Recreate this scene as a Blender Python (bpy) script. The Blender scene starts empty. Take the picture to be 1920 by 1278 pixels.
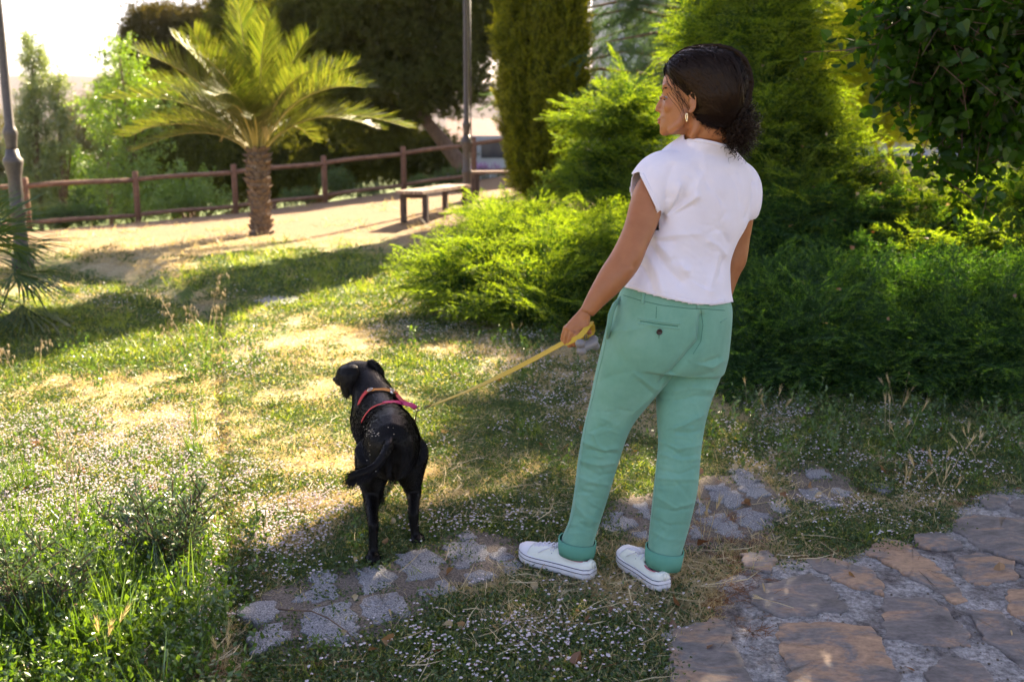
import bpy, bmesh, math, random
import numpy as np
from mathutils import Vector, Matrix, Euler
from mathutils.bvhtree import BVHTree
random.seed(7); RNG = np.random.default_rng(7)
S = bpy.context.scene; COL = S.collection
R = math.radians

# ------------------------------------------------------------------ camera
FPX = 1867.0; PITCH = R(11.5); CAMZ = 1.40
cam_d = bpy.data.cameras.new('camera'); cam = bpy.data.objects.new('camera', cam_d); COL.objects.link(cam)
cam.location = (0, 0, CAMZ); cam.rotation_euler = (R(90) - PITCH, 0, 0)
cam_d.sensor_width = 36; cam_d.lens = 36 * FPX / 1920; cam_d.clip_end = 6000; cam_d.clip_start = .05
cam_d.dof.use_dof = True; cam_d.dof.focus_distance = 3.15; cam_d.dof.aperture_fstop = 3.3; cam_d.dof.aperture_blades = 9
S.camera = cam
# ------------------------------------------------------------------ world, sun, exposure
SUN_AZ, SUN_EL = R(22), R(32)          # azimuth measured from +Y towards +X
w = bpy.data.worlds.new('World'); S.world = w; w.use_nodes = True
nt = w.node_tree; nt.nodes.clear()
sky = nt.nodes.new('ShaderNodeTexSky'); sky.sky_type = 'NISHITA'; sky.sun_disc = False
sky.sun_elevation = SUN_EL; sky.sun_rotation = SUN_AZ; sky.air_density = 1.0; sky.dust_density = 1.2; sky.ozone_density = 1.0
bg = nt.nodes.new('ShaderNodeBackground'); bg.inputs[1].default_value = 0.056
wo = nt.nodes.new('ShaderNodeOutputWorld')
tn = nt.nodes.new('ShaderNodeMix'); tn.data_type = 'RGBA'; tn.blend_type = 'MULTIPLY'; tn.inputs['Factor'].default_value = 1; tn.inputs['B'].default_value = (1.12, .93, .94, 1)
nt.links.new(sky.outputs[0], tn.inputs['A']); nt.links.new(tn.outputs['Result'], bg.inputs[0]); nt.links.new(bg.outputs[0], wo.inputs[0])
sun_d = bpy.data.lights.new('sun', 'SUN'); sun_d.energy = 5.0; sun_d.angle = R(0.5); sun_d.color = (1, .82, .58)
sun = bpy.data.objects.new('sun', sun_d); COL.objects.link(sun)
SUN = Vector((math.sin(SUN_AZ) * math.cos(SUN_EL), math.cos(SUN_AZ) * math.cos(SUN_EL), math.sin(SUN_EL)))
sun.rotation_euler = SUN.to_track_quat('Z', 'Y').to_euler(); sun.location = SUN * 30
S.view_settings.view_transform = 'Standard'; S.view_settings.look = 'None'; S.view_settings.gamma = 1
S.view_settings.exposure = 2.78
S.render.engine = 'CYCLES'
cy = S.cycles
cy.use_denoising = True
try: cy.denoiser = 'OPENIMAGEDENOISE'; cy.denoising_input_passes = 'RGB_ALBEDO_NORMAL'
except Exception: pass
cy.max_bounces = 6; cy.diffuse_bounces = 3; cy.glossy_bounces = 2; cy.transmission_bounces = 4; cy.transparent_max_bounces = 6
cy.sample_clamp_indirect = 6
cy.use_adaptive_sampling = True; cy.adaptive_threshold = .02
cy.caustics_reflective = False; cy.caustics_refractive = False

# ------------------------------------------------------------------ helpers
cp, sp = math.cos(PITCH), math.sin(PITCH)
def PX(u, v, D):
    """world point seen at photo pixel (u, v) with world y = D"""
    a = (u - 960) / FPX; b = (639 - v) / FPX
    dy = cp + b * sp; dz = -sp + b * cp
    t = D / dy
    return Vector((a * t, D, CAMZ + dz * t))
def proj(P):
    P = np.asarray(P, float).reshape(-1, 3)
    x, y, z = P[:, 0], P[:, 1], P[:, 2] - CAMZ
    d = y * cp - z * sp; h = y * sp + z * cp
    d = np.where(np.abs(d) < 1e-6, 1e-6, d)
    return 960 + FPX * x / d, 639 - FPX * h / d, d
def mpp(P):      # metres per photo pixel at P
    return (P[1] * cp - (P[2] - CAMZ) * sp) / FPX

_lat = RNG.random((256, 256))
def vnoise(x, y, s=1.0, seed=0):
    x = np.asarray(x, float) * s + seed * 17.31; y = np.asarray(y, float) * s + seed * 9.77
    xi = np.floor(x).astype(int); yi = np.floor(y).astype(int); fx = x - xi; fy = y - yi
    fx = fx * fx * (3 - 2 * fx); fy = fy * fy * (3 - 2 * fy)
    g = lambda a, b: _lat[a % 256, b % 256]
    return (g(xi, yi) * (1 - fx) + g(xi + 1, yi) * fx) * (1 - fy) + (g(xi, yi + 1) * (1 - fx) + g(xi + 1, yi + 1) * fx) * fy
def fbm(x, y, s=1.0, o=4, seed=0):
    t = 0; a = .5; n = 0
    for k in range(o):
        t = t + a * vnoise(x, y, s * 2 ** k, seed + k * 3); n += a; a *= .5
    return t / n
def smooth(a, b, x):
    t = np.clip((np.asarray(x, float) - a) / (b - a), 0, 1); return t * t * (3 - 2 * t)
def inpoly(u, v, poly):
    u = np.asarray(u, float); v = np.asarray(v, float); r = np.zeros(u.shape, bool)
    n = len(poly); j = n - 1
    for i in range(n):
        xi, yi = poly[i]; xj, yj = poly[j]
        c = ((yi > v) != (yj > v)) & (u < (xj - xi) * (v - yi) / ((yj - yi) + 1e-12) + xi)
        r ^= c; j = i
    return r
def segdist(u, v, pts):
    u = np.asarray(u, float); v = np.asarray(v, float); best = np.full(u.shape, 1e9)
    for (x0, y0), (x1, y1) in zip(pts[:-1], pts[1:]):
        dx, dy = x1 - x0, y1 - y0; L = dx * dx + dy * dy + 1e-9
        t = np.clip(((u - x0) * dx + (v - y0) * dy) / L, 0, 1)
        best = np.minimum(best, np.hypot(u - x0 - t * dx, v - y0 - t * dy))
    return best

class MB:
    """collects geometry, then becomes ONE mesh"""
    def __init__(s): s.v = []; s.f = []; s.m = []
    def add(s, vs, fs, m=0):
        o = len(s.v); s.v.extend([tuple(p) for p in vs]); s.f.extend([tuple(i + o for i in f) for f in fs]); s.m.extend([m] * len(fs)); return s
    def box(s, c, sz, rot=None, m=0, taper=1.0):
        hx, hy, hz = sz[0] / 2, sz[1] / 2, sz[2] / 2
        P = [Vector((a * hx * (taper if cc > 0 else 1), b * hy * (taper if cc > 0 else 1), cc * hz)) for cc in (-1, 1) for b in (-1, 1) for a in (-1, 1)]
        M = rot if isinstance(rot, Matrix) else (Euler(rot).to_matrix() if rot is not None else Matrix.Identity(3))
        P = [M @ p + Vector(c) for p in P]
        return s.add(P, [(0, 2, 3, 1), (4, 5, 7, 6), (0, 1, 5, 4), (2, 6, 7, 3), (0, 4, 6, 2), (1, 3, 7, 5)], m)
    def tube(s, pts, rad, n=8, m=0, caps=True, flat=1.0, up=None):
        pts = [Vector(p) for p in pts]; N = len(pts)
        if not hasattr(rad, '__len__'): rad = [rad] * N
        ref = Vector(up) if up is not None else Vector((0, 0, 1))
        rings = []; prev = None
        for i, p in enumerate(pts):
            t = (pts[min(i + 1, N - 1)] - pts[max(i - 1, 0)])
            if t.length < 1e-9: t = Vector((0, 0, 1))
            t.normalize()
            if prev is None:
                a = ref - t * ref.dot(t)
                if a.length < 1e-3: a = Vector((1, 0, 0)) - t * t.x
            else: a = prev - t * prev.dot(t)
            a.normalize(); prev = a; b = t.cross(a)
            rings.append([p + (a * math.cos(q) * flat + b * math.sin(q)) * rad[i] for q in [2 * math.pi * k / n for k in range(n)]])
        return s.rings(rings, m, caps)
    def rings(s, rings, m=0, caps=True):
        n = len(rings[0]); V = [p for r in rings for p in r]; F = []
        for i in range(len(rings) - 1):
            for k in range(n):
                k2 = (k + 1) % n; F.append((i * n + k, i * n + k2, (i + 1) * n + k2, (i + 1) * n + k))
        if caps: F.append(tuple(reversed(range(n)))); F.append(tuple((len(rings) - 1) * n + k for k in range(n)))
        return s.add(V, F, m)
    def lathe(s, c, prof, n=16, m=0):
        c = Vector(c)
        return s.rings([[c + Vector((r * math.cos(2 * math.pi * k / n), r * math.sin(2 * math.pi * k / n), z)) for k in range(n)] for r, z in prof], m, True)
    def ell(s, c, r, axes=None, n=16, k=10, m=0):
        c = Vector(c); A = axes or Matrix.Identity(3); rg = []
        for i in range(1, k):
            th = math.pi * i / k
            rg.append([c + A @ Vector((r[0] * math.sin(th) * math.cos(q), r[1] * math.sin(th) * math.sin(q), -r[2] * math.cos(th))) for q in [2 * math.pi * j / n for j in range(n)]])
        return s.rings(rg, m, True)
    def mesh(s, name, mats, origin=(0, 0, 0), smoothed=True):
        me = bpy.data.meshes.new(name); O = Vector(origin)
        V = np.array(s.v, float).reshape(-1, 3) - np.array(O)
        me.from_pydata(V.tolist(), [], s.f)
        for mt in (mats if isinstance(mats, (list, tuple)) else [mats]): me.materials.append(mt)
        if any(s.m): me.polygons.foreach_set('material_index', s.m)
        if smoothed: me.polygons.foreach_set('use_smooth', [True] * len(me.polygons))
        me.update(); return me
def tag(o, label=None, cat=None, group=None, kind=None):
    if label: o['label'] = label
    if cat: o['category'] = cat
    if group: o['group'] = group
    if kind: o['kind'] = kind
    return o
def link(name, me, parent=None, **kw):
    o = bpy.data.objects.new(name, me); COL.objects.link(o)
    if parent is not None: o.parent = parent
    return tag(o, **kw)
def origin_of(p):
    O = Vector((0, 0, 0))
    while p is not None: O += Vector(p.location); p = p.parent
    return O
def mk(mb, name, mats, parent=None, smoothed=True, **kw):
    """world-space MB -> object under parent (parents carry translation only)"""
    return link(name, mb.mesh(name, mats, origin_of(parent), smoothed), parent, **kw)
def thing(name, loc, label, cat, group=None):
    o = bpy.data.objects.new(name, None); COL.objects.link(o); o.location = loc; o.empty_display_size = .1
    return tag(o, label, cat, group)
def copy_tree(o, parent=None):
    c = o.copy(); COL.objects.link(c); c.parent = parent
    for ch in list(o.children): copy_tree(ch, c)
    return c
def remesh(mb, voxel, smooths=6, factor=.5, corrective=None):
    me = mb.mesh('tmp', [], (0, 0, 0)); o = bpy.data.objects.new('tmp', me); COL.objects.link(o)
    r = o.modifiers.new('r', 'REMESH'); r.mode = 'VOXEL'; r.voxel_size = voxel; r.use_smooth_shade = True
    if smooths:
        s = o.modifiers.new('s', 'SMOOTH'); s.factor = factor; s.iterations = smooths
    dg = bpy.context.evaluated_depsgraph_get(); dg.update()
    out = bpy.data.meshes.new_from_object(o.evaluated_get(dg), depsgraph=dg)
    bpy.data.objects.remove(o); bpy.data.meshes.remove(me)
    return out
def getv(me):
    a = np.empty(len(me.vertices) * 3); me.vertices.foreach_get('co', a); return a.reshape(-1, 3)
def getn(me):
    a = np.empty(len(me.vertices) * 3); me.vertex_normals.foreach_get('vector', a); return a.reshape(-1, 3)
def setv(me, V): me.vertices.foreach_set('co', V.reshape(-1)); me.update()
def delfaces(me, cond):
    """delete faces whose centre fulfils cond(array of centres)"""
    c = np.empty(len(me.polygons) * 3); me.polygons.foreach_get('center', c); k = cond(c.reshape(-1, 3))
    bm = bmesh.new(); bm.from_mesh(me); bm.faces.ensure_lookup_table()
    bmesh.ops.delete(bm, geom=[bm.faces[i] for i in np.nonzero(k)[0]], context='FACES'); bm.to_mesh(me); bm.free(); me.update()
def fin(me, name, mats, parent=None, **kw):
    me.name = name; me.materials.clear()
    for mt in (mats if isinstance(mats, (list, tuple)) else [mats]): me.materials.append(mt)
    me.polygons.foreach_set('use_smooth', [True] * len(me.polygons))
    O = origin_of(parent)
    if O.length > 0: setv(me, getv(me) - np.array(O))
    return link(name, me, parent, **kw)
def ringpts(L, Rr, tan, ratio, n=28, e=2.25, shift=0.0):
    c = (L + Rr) / 2; a = (Rr - L) / 2; t = Vector(tan).normalized()
    b = a.cross(t); b.normalize(); b *= a.length * ratio; c = c + b * shift
    out = []
    for k in range(n):
        q = 2 * math.pi * k / n; cc, ss = math.cos(q), math.sin(q)
        out.append(c + a * (abs(cc) ** (2 / e)) * (1 if cc >= 0 else -1) + b * (abs(ss) ** (2 / e)) * (1 if ss >= 0 else -1))
    return out
def loft(mb, spec, n=28, e=2.25, inset=3.5):
    """spec rows: uL,vL,uR,vR,DL,DR,ratio"""
    sp2 = []
    for r in spec:
        L_ = max(math.hypot(r[2] - r[0], r[3] - r[1]), 1); ax, ay = (r[2] - r[0]) / L_ * inset, (r[3] - r[1]) / L_ * inset; sp2.append((r[0] + ax, r[1] + ay, r[2] - ax, r[3] - ay) + tuple(r[4:]))
    spec = sp2
    Ls = [PX(r[0], r[1], r[4]) for r in spec]; Rs = [PX(r[2], r[3], r[5]) for r in spec]
    # densify by Catmull-Rom so the tube is smooth
    def cr(P, i, t):
        p0, p1, p2, p3 = P[max(i - 1, 0)], P[i], P[min(i + 1, len(P) - 1)], P[min(i + 2, len(P) - 1)]
        return .5 * ((2 * p1) + (p2 - p0) * t + (2 * p0 - 5 * p1 + 4 * p2 - p3) * t * t + (3 * p1 - 3 * p2 + p3 - p0) * t ** 3)
    L2, R2, ra = [], [], []
    for i in range(len(spec) - 1):
        for j in range(4):
            t = j / 4; L2.append(cr(Ls, i, t)); R2.append(cr(Rs, i, t)); ra.append(spec[i][6] * (1 - t) + spec[i + 1][6] * t)
    L2.append(Ls[-1]); R2.append(Rs[-1]); ra.append(spec[-1][6])
    C = [(a + b) / 2 for a, b in zip(L2, R2)]; rg = []
    for i in range(len(C)):
        t = C[min(i + 1, len(C) - 1)] - C[max(i - 1, 0)]
        rg.append(ringpts(L2[i], R2[i], t, ra[i], n, e))
    return mb.rings(rg)
def crease(me, folds, soft=1.0):
    """real folds: rows (points, width px, height m) pushed along the normal of the side seen there"""
    V = getv(me); N = getn(me); u, v, d = proj(V)
    view = V - np.array([0, 0, CAMZ]); view /= np.linalg.norm(view, axis=1)[:, None]
    face = np.clip(-(N * view).sum(1) * 1.6, 0, 1); off = np.zeros(len(V))
    for pts, wd, h in folds:
        ds = segdist(u, v, pts); off += h * np.exp(-(ds / wd) ** 1.25)
    V += N * (off * face * soft)[:, None]; setv(me, V)

# ------------------------------------------------------------------ materials
MATS = {}
def nodes_of(m): m.use_nodes = True; return m.node_tree, m.node_tree.nodes, m.node_tree.links
def lin(h):
    h = h.lstrip('#'); c = [int(h[i:i + 2], 16) / 255 for i in (0, 2, 4)]
    return tuple(x / 12.92 if x <= .04045 else ((x + .055) / 1.055) ** 2.4 for x in c) + (1,)
def mat(name, cols, rough=.7, scale=20, detail=6, bump=.2, bscale=None, spec=.4, metal=0, coord='Object', stretch=None, sheen=0, bdist=.01, coat=0, sss=0):
    """noise-mixed colours + fine bump. cols: list of (pos, rgb)"""
    m = bpy.data.materials.new(name); t, n, l = nodes_of(m); b = n['Principled BSDF']
    b.inputs['Roughness'].default_value = rough; b.inputs['Specular IOR Level'].default_value = spec; b.inputs['Metallic'].default_value = metal
    if sheen: b.inputs['Sheen Weight'].default_value = sheen; b.inputs['Sheen Roughness'].default_value = .5
    if coat: b.inputs['Coat Weight'].default_value = coat
    if sss: b.inputs['Subsurface Weight'].default_value = sss; b.inputs['Subsurface Radius'].default_value = (.012, .005, .003); b.inputs['Subsurface Scale'].default_value = 1
    tc = n.new('ShaderNodeTexCoord'); src = tc.outputs[coord]
    if stretch:
        mp = n.new('ShaderNodeMapping'); mp.inputs['Scale'].default_value = stretch; l.new(src, mp.inputs[0]); src = mp.outputs[0]
    nz = n.new('ShaderNodeTexNoise'); nz.inputs['Scale'].default_value = scale; nz.inputs['Detail'].default_value = detail; nz.inputs['Roughness'].default_value = .65
    l.new(src, nz.inputs['Vector'])
    cr = n.new('ShaderNodeValToRGB'); e = cr.color_ramp.elements
    while len(e) < len(cols): e.new(.5)
    for k, (p, c) in enumerate(cols): e[k].position = p; e[k].color = tuple(c)[:3] + (1,)
    l.new(nz.outputs[0], cr.inputs[0]); l.new(cr.outputs[0], b.inputs['Base Color'])
    if bump:
        n2 = n.new('ShaderNodeTexNoise'); n2.inputs['Scale'].default_value = bscale or scale * 3; n2.inputs['Detail'].default_value = 5
        l.new(src, n2.inputs['Vector']); bp = n.new('ShaderNodeBump'); bp.inputs['Strength'].default_value = bump; bp.inputs['Distance'].default_value = bdist
        l.new(n2.outputs[0], bp.inputs['Height']); l.new(bp.outputs[0], b.inputs['Normal'])
    return m
def leafmat(name, a, b_, trans=.45, tcol=None, gloss=.08, rough=.4, nscale=None):
    """leaf: diffuse + translucent + a little gloss; each instance its own mix of a..b"""
    m = bpy.data.materials.new(name); t, n, l = nodes_of(m); n.clear()
    oi = n.new('ShaderNodeObjectInfo'); mix = n.new('ShaderNodeMix'); mix.data_type = 'RGBA'
    mix.inputs['A'].default_value = tuple(a)[:3] + (1,); mix.inputs['B'].default_value = tuple(b_)[:3] + (1,)
    geo = n.new('ShaderNodeNewGeometry'); ma = n.new('ShaderNodeMath'); ma.operation = 'ADD'; fr = n.new('ShaderNodeMath'); fr.operation = 'FRACT'
    l.new(oi.outputs['Random'], ma.inputs[0]); l.new(geo.outputs['Random Per Island'], ma.inputs[1]); l.new(ma.outputs[0], fr.inputs[0])
    l.new(fr.outputs[0], mix.inputs['Factor'])
    df = n.new('ShaderNodeBsdfDiffuse'); tr = n.new('ShaderNodeBsdfTranslucent'); gl = n.new('ShaderNodeBsdfGlossy'); gl.inputs['Roughness'].default_value = rough
    l.new(mix.outputs['Result'], df.inputs[0])
    tm = n.new('ShaderNodeMix'); tm.data_type = 'RGBA'; tm.blend_type = 'MULTIPLY'; tm.inputs['Factor'].default_value = 1
    tm.inputs['B'].default_value = tuple(tcol or (1.6, 1.5, .6))[:3] + (1,); l.new(mix.outputs['Result'], tm.inputs['A']); l.new(tm.outputs['Result'], tr.inputs[0])
    m1 = n.new('ShaderNodeMixShader'); m1.inputs[0].default_value = trans; l.new(df.outputs[0], m1.inputs[1]); l.new(tr.outputs[0], m1.inputs[2])
    m2 = n.new('ShaderNodeMixShader'); m2.inputs[0].default_value = gloss; l.new(m1.outputs[0], m2.inputs[1]); l.new(gl.outputs[0], m2.inputs[2])
    o = n.new('ShaderNodeOutputMaterial'); l.new(m2.outputs[0], o.inputs[0])
    return m
def plain(name, c, rough=.6, spec=.4, metal=0):
    m = bpy.data.materials.new(name); t, n, l = nodes_of(m); b = n['Principled BSDF']
    b.inputs['Base Color'].default_value = tuple(c)[:3] + (1,); b.inputs['Roughness'].default_value = rough; b.inputs['Specular IOR Level'].default_value = spec; b.inputs['Metallic'].default_value = metal
    return m

# ------------------------------------------------------------------ geometry-node scatter (stuff and foliage only)
SRC = {}
def protos(key, meshes):
    c = bpy.data.collections.new('proto_' + key)
    for i, me in enumerate(meshes): c.objects.link(bpy.data.objects.new('proto_%s_%02d' % (key, i), me))
    SRC[key] = (c, len(meshes)); return c
GN = {}
def gn_for(key):
    if key in GN: return GN[key]
    g = bpy.data.node_groups.new('scatter_' + key, 'GeometryNodeTree')
    g.interface.new_socket('Geometry', in_out='INPUT', socket_type='NodeSocketGeometry'); g.interface.new_socket('Geometry', in_out='OUTPUT', socket_type='NodeSocketGeometry')
    n, l = g.nodes, g.links
    gi = n.new('NodeGroupInput'); go = n.new('NodeGroupOutput'); ip = n.new('GeometryNodeInstanceOnPoints'); ci = n.new('GeometryNodeCollectionInfo')
    ci.inputs['Collection'].default_value = SRC[key][0]; ci.inputs['Separate Children'].default_value = True; ci.inputs['Reset Children'].default_value = True
    def at(nm, ty):
        a = n.new('GeometryNodeInputNamedAttribute'); a.data_type = ty; a.inputs['Name'].default_value = nm; return a.outputs[0]
    ip.inputs['Pick Instance'].default_value = True
    l.new(gi.outputs[0], ip.inputs['Points']); l.new(ci.outputs[0], ip.inputs['Instance'])
    l.new(at('rot', 'FLOAT_VECTOR'), ip.inputs['Rotation']); l.new(at('scl', 'FLOAT_VECTOR'), ip.inputs['Scale']); l.new(at('pick', 'INT'), ip.inputs['Instance Index'])
    l.new(ip.outputs[0], go.inputs[0]); GN[key] = g; return g
def scatter(name, key, P, rot, scl, pick=None, parent=None, **kw):
    P = np.asarray(P, float); n = len(P); O = np.array(origin_of(parent))
    me = bpy.data.meshes.new(name); me.vertices.add(n); me.vertices.foreach_set('co', (P - O).reshape(-1))
    rot = np.asarray(rot, float); scl = np.asarray(scl, float)
    if scl.ndim == 1: scl = np.repeat(scl[:, None], 3, 1)
    if pick is None: pick = RNG.integers(0, SRC[key][1], n)
    for nm, ty, a, fld in (('rot', 'FLOAT_VECTOR', rot, 'vector'), ('scl', 'FLOAT_VECTOR', scl, 'vector'), ('pick', 'INT', np.asarray(pick, int), 'value')):
        at = me.attributes.new(nm, ty, 'POINT'); at.data.foreach_set(fld, a.reshape(-1))
    o = link(name, me, parent, kind='stuff', **kw)
    o.modifiers.new('scatter', 'NODES').node_group = gn_for(key)
    return o
def rot_from_dirs(D, roll=None):
    """euler angles that turn local +Z to direction D (n,3), random roll about it"""
    D = np.asarray(D, float); D = D / (np.linalg.norm(D, axis=1)[:, None] + 1e-9); n = len(D); out = np.zeros((n, 3))
    if roll is None: roll = RNG.random(n) * 2 * math.pi
    for i in range(n):
        q = Vector(D[i]).to_track_quat('Z', 'Y') @ Euler((0, 0, roll[i])).to_quaternion(); out[i] = q.to_euler()
    return out
# ------------------------------------------------------------------ terrain
TRENCH = [(470, 1290), (437, 1060), (424, 960), (412, 850), (405, 740), (402, 650), (404, 600), (345, 555), (255, 520), (150, 503), (40, 492), (-60, 488)]
SETT_BANDS = [[(455, 1140), (470, 1120), (560, 1085), (620, 1065), (700, 1062), (780, 1035), (850, 1000), (900, 990), (965, 1020), (985, 1062), (900, 1092), (810, 1128), (770, 1165), (735, 1205), (640, 1228), (480, 1232)],
              [(1118, 962), (1200, 925), (1320, 892), (1440, 896), (1480, 950), (1445, 1008), (1330, 1040), (1215, 1024), (1130, 1002)],
              [(1480, 880), (1530, 872), (1605, 905), (1600, 945), (1500, 960), (1470, 925)]]
PAVE = [(1240, 1500), (1256, 1278), (1256, 1200), (1330, 1160), (1352, 1100), (1420, 1072), (1500, 1055), (1560, 1050), (1640, 1028), (1720, 1010), (1790, 985), (1810, 950), (1870, 925), (1960, 905), (2300, 820), (2900, 1000), (2900, 1500)]
def fence_y(x): return np.where(x < -2.45, 23 + (x + 2.45) * .60, 23 + (x + 2.45) * .30)
def gz(x, y):
    x = np.asarray(x, float); y = np.asarray(y, float)
    xc = np.clip(x, -10, .4); ramp = smooth(10.5, 16, y) * (np.minimum(y, 26) - 13.0)
    z = ramp * (.049 + .0116 * xc)
    z = z + .05 * (fbm(x, y, .35, 3, 5) - .5) * smooth(4, 9, y) + .018 * (fbm(x, y, 2.2, 3, 9) - .5)
    d = y - fence_y(x); dd = np.maximum(d - .6, 0)
    z = z - 9.0 * (1 - np.exp(-dd * .035)) * smooth(1.5, -3, x) - .0 * x
    far = np.hypot(x, y); z = z - smooth(60, 300, far) * 10
    return z
def gz_t(x, y):
    z = gz(x, y); u, v, d = proj(np.stack([x, y, z], -1).reshape(-1, 3))
    ok = (d > .4) & (np.abs(y.reshape(-1)) < 14)
    m = np.where(ok, d / FPX, 1); ds = segdist(u, v * 1.0, TRENCH)
    wob = 1 + .5 * (vnoise(x.reshape(-1), y.reshape(-1), 6) - .5)
    t = np.exp(-((ds * m) / (.035 * wob * (1 + np.maximum(d - 6, 0) * .7))) ** 2) * ok
    return z - (t * .075 * (1 + np.maximum(d - 6, 0) * .30)).reshape(z.shape)
def GP(u, v, lift=0.0):
    """ground point seen at photo pixel (u, v)"""
    o = Vector((0, 0, CAMZ)); q = PX(u, v, 1.0) - o; lo, hi = 1.0, 1.0; y = 1.0
    prev = None
    while y < 70:
        p = o + q * y; g = float(gz(p.x, p.y)) + lift
        if p.z < g:
            a, b = y - max(.02, y * .01), y
            for _ in range(20):
                m = (a + b) / 2; p = o + q * m
                if p.z < float(gz(p.x, p.y)) + lift: b = m
                else: a = m
            return o + q * b
        y += max(.02, y * .01)
    return o + q * 40
xs = np.concatenate([-np.geomspace(1, 0.004, 150), [0], np.geomspace(0.004, 1, 150)])
xs = np.sort(np.concatenate([np.linspace(-.62, .62, 300), -np.geomspace(.63, 3, 24), np.geomspace(.63, 3, 24)]))
ys = np.concatenate([np.linspace(-8, 1.0, 14), np.geomspace(1.3, 30, 330), np.geomspace(31, 2500, 34)])
GX = xs[None, :] * np.maximum(ys[:, None], 1.6) ; GX = np.where(np.abs(xs[None, :]) > .62, xs[None, :] * np.maximum(ys[:, None], 12), xs[None, :] * np.maximum(ys[:, None], 1.6))
GY = np.repeat(ys[:, None], len(xs), 1)
GX.sort(axis=1); GX = np.clip(GX, -3300, 3300) + np.linspace(-.001, .001, len(xs))[None, :]
GZ = gz_t(GX, GY)
nv, nu = GX.shape
V = np.stack([GX, GY, GZ], -1).reshape(-1, 3)
idx = np.arange(nv * nu).reshape(nv, nu)
F = np.stack([idx[:-1, :-1], idx[:-1, 1:], idx[1:, 1:], idx[1:, :-1]], -1).reshape(-1, 4)
me = bpy.data.meshes.new('ground'); me.from_pydata(V.tolist(), [], F.tolist()); me.polygons.foreach_set('use_smooth', [True] * len(F))
pu, pv, pd = proj(V); infront = pd > .3
def blob(u, v, cu, cv, ru, rv): return np.exp(-((u - cu) / ru) ** 2 - ((v - cv) / rv) ** 2)
def fields(u, v, x, y):
    """dry straw / bare share and green share of the turf, laid out in the world through the photo's map"""
    n1 = fbm(x, y, 1.3, 4, 1); n2 = fbm(x, y, 5, 3, 2)
    green = .40 + 0 * u
    for a, cu, cv, ru, rv in ((.45, 150, 640, 260, 70), (.5, 620, 520, 260, 60), (.25, 470, 480, 120, 30), (.35, 150, 1150, 260, 160), (.3, 60, 900, 120, 120), (.3, 780, 690, 120, 30),
                             (-.5, 300, 450, 330, 38), (-.8, 620, 395, 420, 36), (-.6, 900, 365, 200, 30), (-.25, 620, 640, 130, 40), (.12, 940, 800, 150, 60), (-.35, 240, 715, 150, 30), (-.35, 120, 840, 90, 30),
                             (-.2, 1100, 1100, 200, 60), (-.35, 1400, 985, 120, 50), (.3, 1500, 1000, 120, 40), (.25, 1700, 850, 300, 60), (-.5, 1390, 1120, 60, 80), (-.4, 330, 1270, 90, 20), (-.15, 560, 900, 120, 60), (-.2, 330, 545, 70, 25), (-.4, 250, 500, 90, 14)):
        green = green + a * blob(u, v, cu, cv, ru, rv)
    green = green + (n1 - .5) * .55 + (n2 - .5) * .5
    return np.clip(green, 0, 1)
gr = fields(pu, pv, V[:, 0], V[:, 1]) * infront
farg = smooth(26, 40, V[:, 1] - 0 * V[:, 0]); gr = np.maximum(gr * (1 - farg), farg * .8)
red = np.zeros(len(V))
for cu, cv, ru, rv in ((1390, 1120, 70, 80), (1340, 990, 60, 60), (300, 1262, 120, 30), (1700, 900, 150, 30), (1560, 1000, 60, 30), (760, 1260, 200, 25)): red += blob(pu, pv, cu, cv, ru, rv)
red = np.clip(red, 0, 1) * infront
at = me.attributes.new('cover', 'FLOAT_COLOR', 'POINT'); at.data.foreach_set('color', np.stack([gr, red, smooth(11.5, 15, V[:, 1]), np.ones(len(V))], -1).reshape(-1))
gm = bpy.data.materials.new('turf_soil'); t, n, l = nodes_of(gm); b = n['Principled BSDF']; b.inputs['Roughness'].default_value = .95; b.inputs['Specular IOR Level'].default_value = .15
a = n.new('ShaderNodeAttribute'); a.attribute_name = 'cover'; se = n.new('ShaderNodeSeparateColor'); l.new(a.outputs['Color'], se.inputs[0])
tc = n.new('ShaderNodeTexCoord')
def nzn(sc, det=8, rough=.7):
    q = n.new('ShaderNodeTexNoise'); q.inputs['Scale'].default_value = sc; q.inputs['Detail'].default_value = det; q.inputs['Roughness'].default_value = rough; l.new(tc.outputs['Object'], q.inputs['Vector']); return q
def rampn(stops, src):
    r = n.new('ShaderNodeValToRGB'); e = r.color_ramp.elements
    while len(e) < len(stops): e.new(.5)
    for k, (p, c) in enumerate(stops): e[k].position = p; e[k].color = tuple(c)[:3] + (1,)
    l.new(src, r.inputs[0]); return r
def mixn(fac, A, B):
    q = n.new('ShaderNodeMix'); q.data_type = 'RGBA'; l.new(fac, q.inputs['Factor']); l.new(A, q.inputs['A']); l.new(B, q.inputs['B']); return q.outputs['Result']
nA = nzn(45); nB = nzn(9)
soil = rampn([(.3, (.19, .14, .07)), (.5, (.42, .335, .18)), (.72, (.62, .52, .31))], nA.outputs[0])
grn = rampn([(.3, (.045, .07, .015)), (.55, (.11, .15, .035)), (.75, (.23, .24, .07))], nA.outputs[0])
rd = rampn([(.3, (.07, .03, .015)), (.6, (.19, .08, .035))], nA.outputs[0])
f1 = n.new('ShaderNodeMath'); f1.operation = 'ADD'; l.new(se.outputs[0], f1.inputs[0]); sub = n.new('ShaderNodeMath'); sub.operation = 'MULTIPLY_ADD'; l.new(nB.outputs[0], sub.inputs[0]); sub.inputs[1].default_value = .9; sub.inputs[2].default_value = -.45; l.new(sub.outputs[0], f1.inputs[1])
f2 = n.new('ShaderNodeMapRange'); f2.inputs[1].default_value = .25; f2.inputs[2].default_value = .6; l.new(f1.outputs[0], f2.inputs[0])
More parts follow.
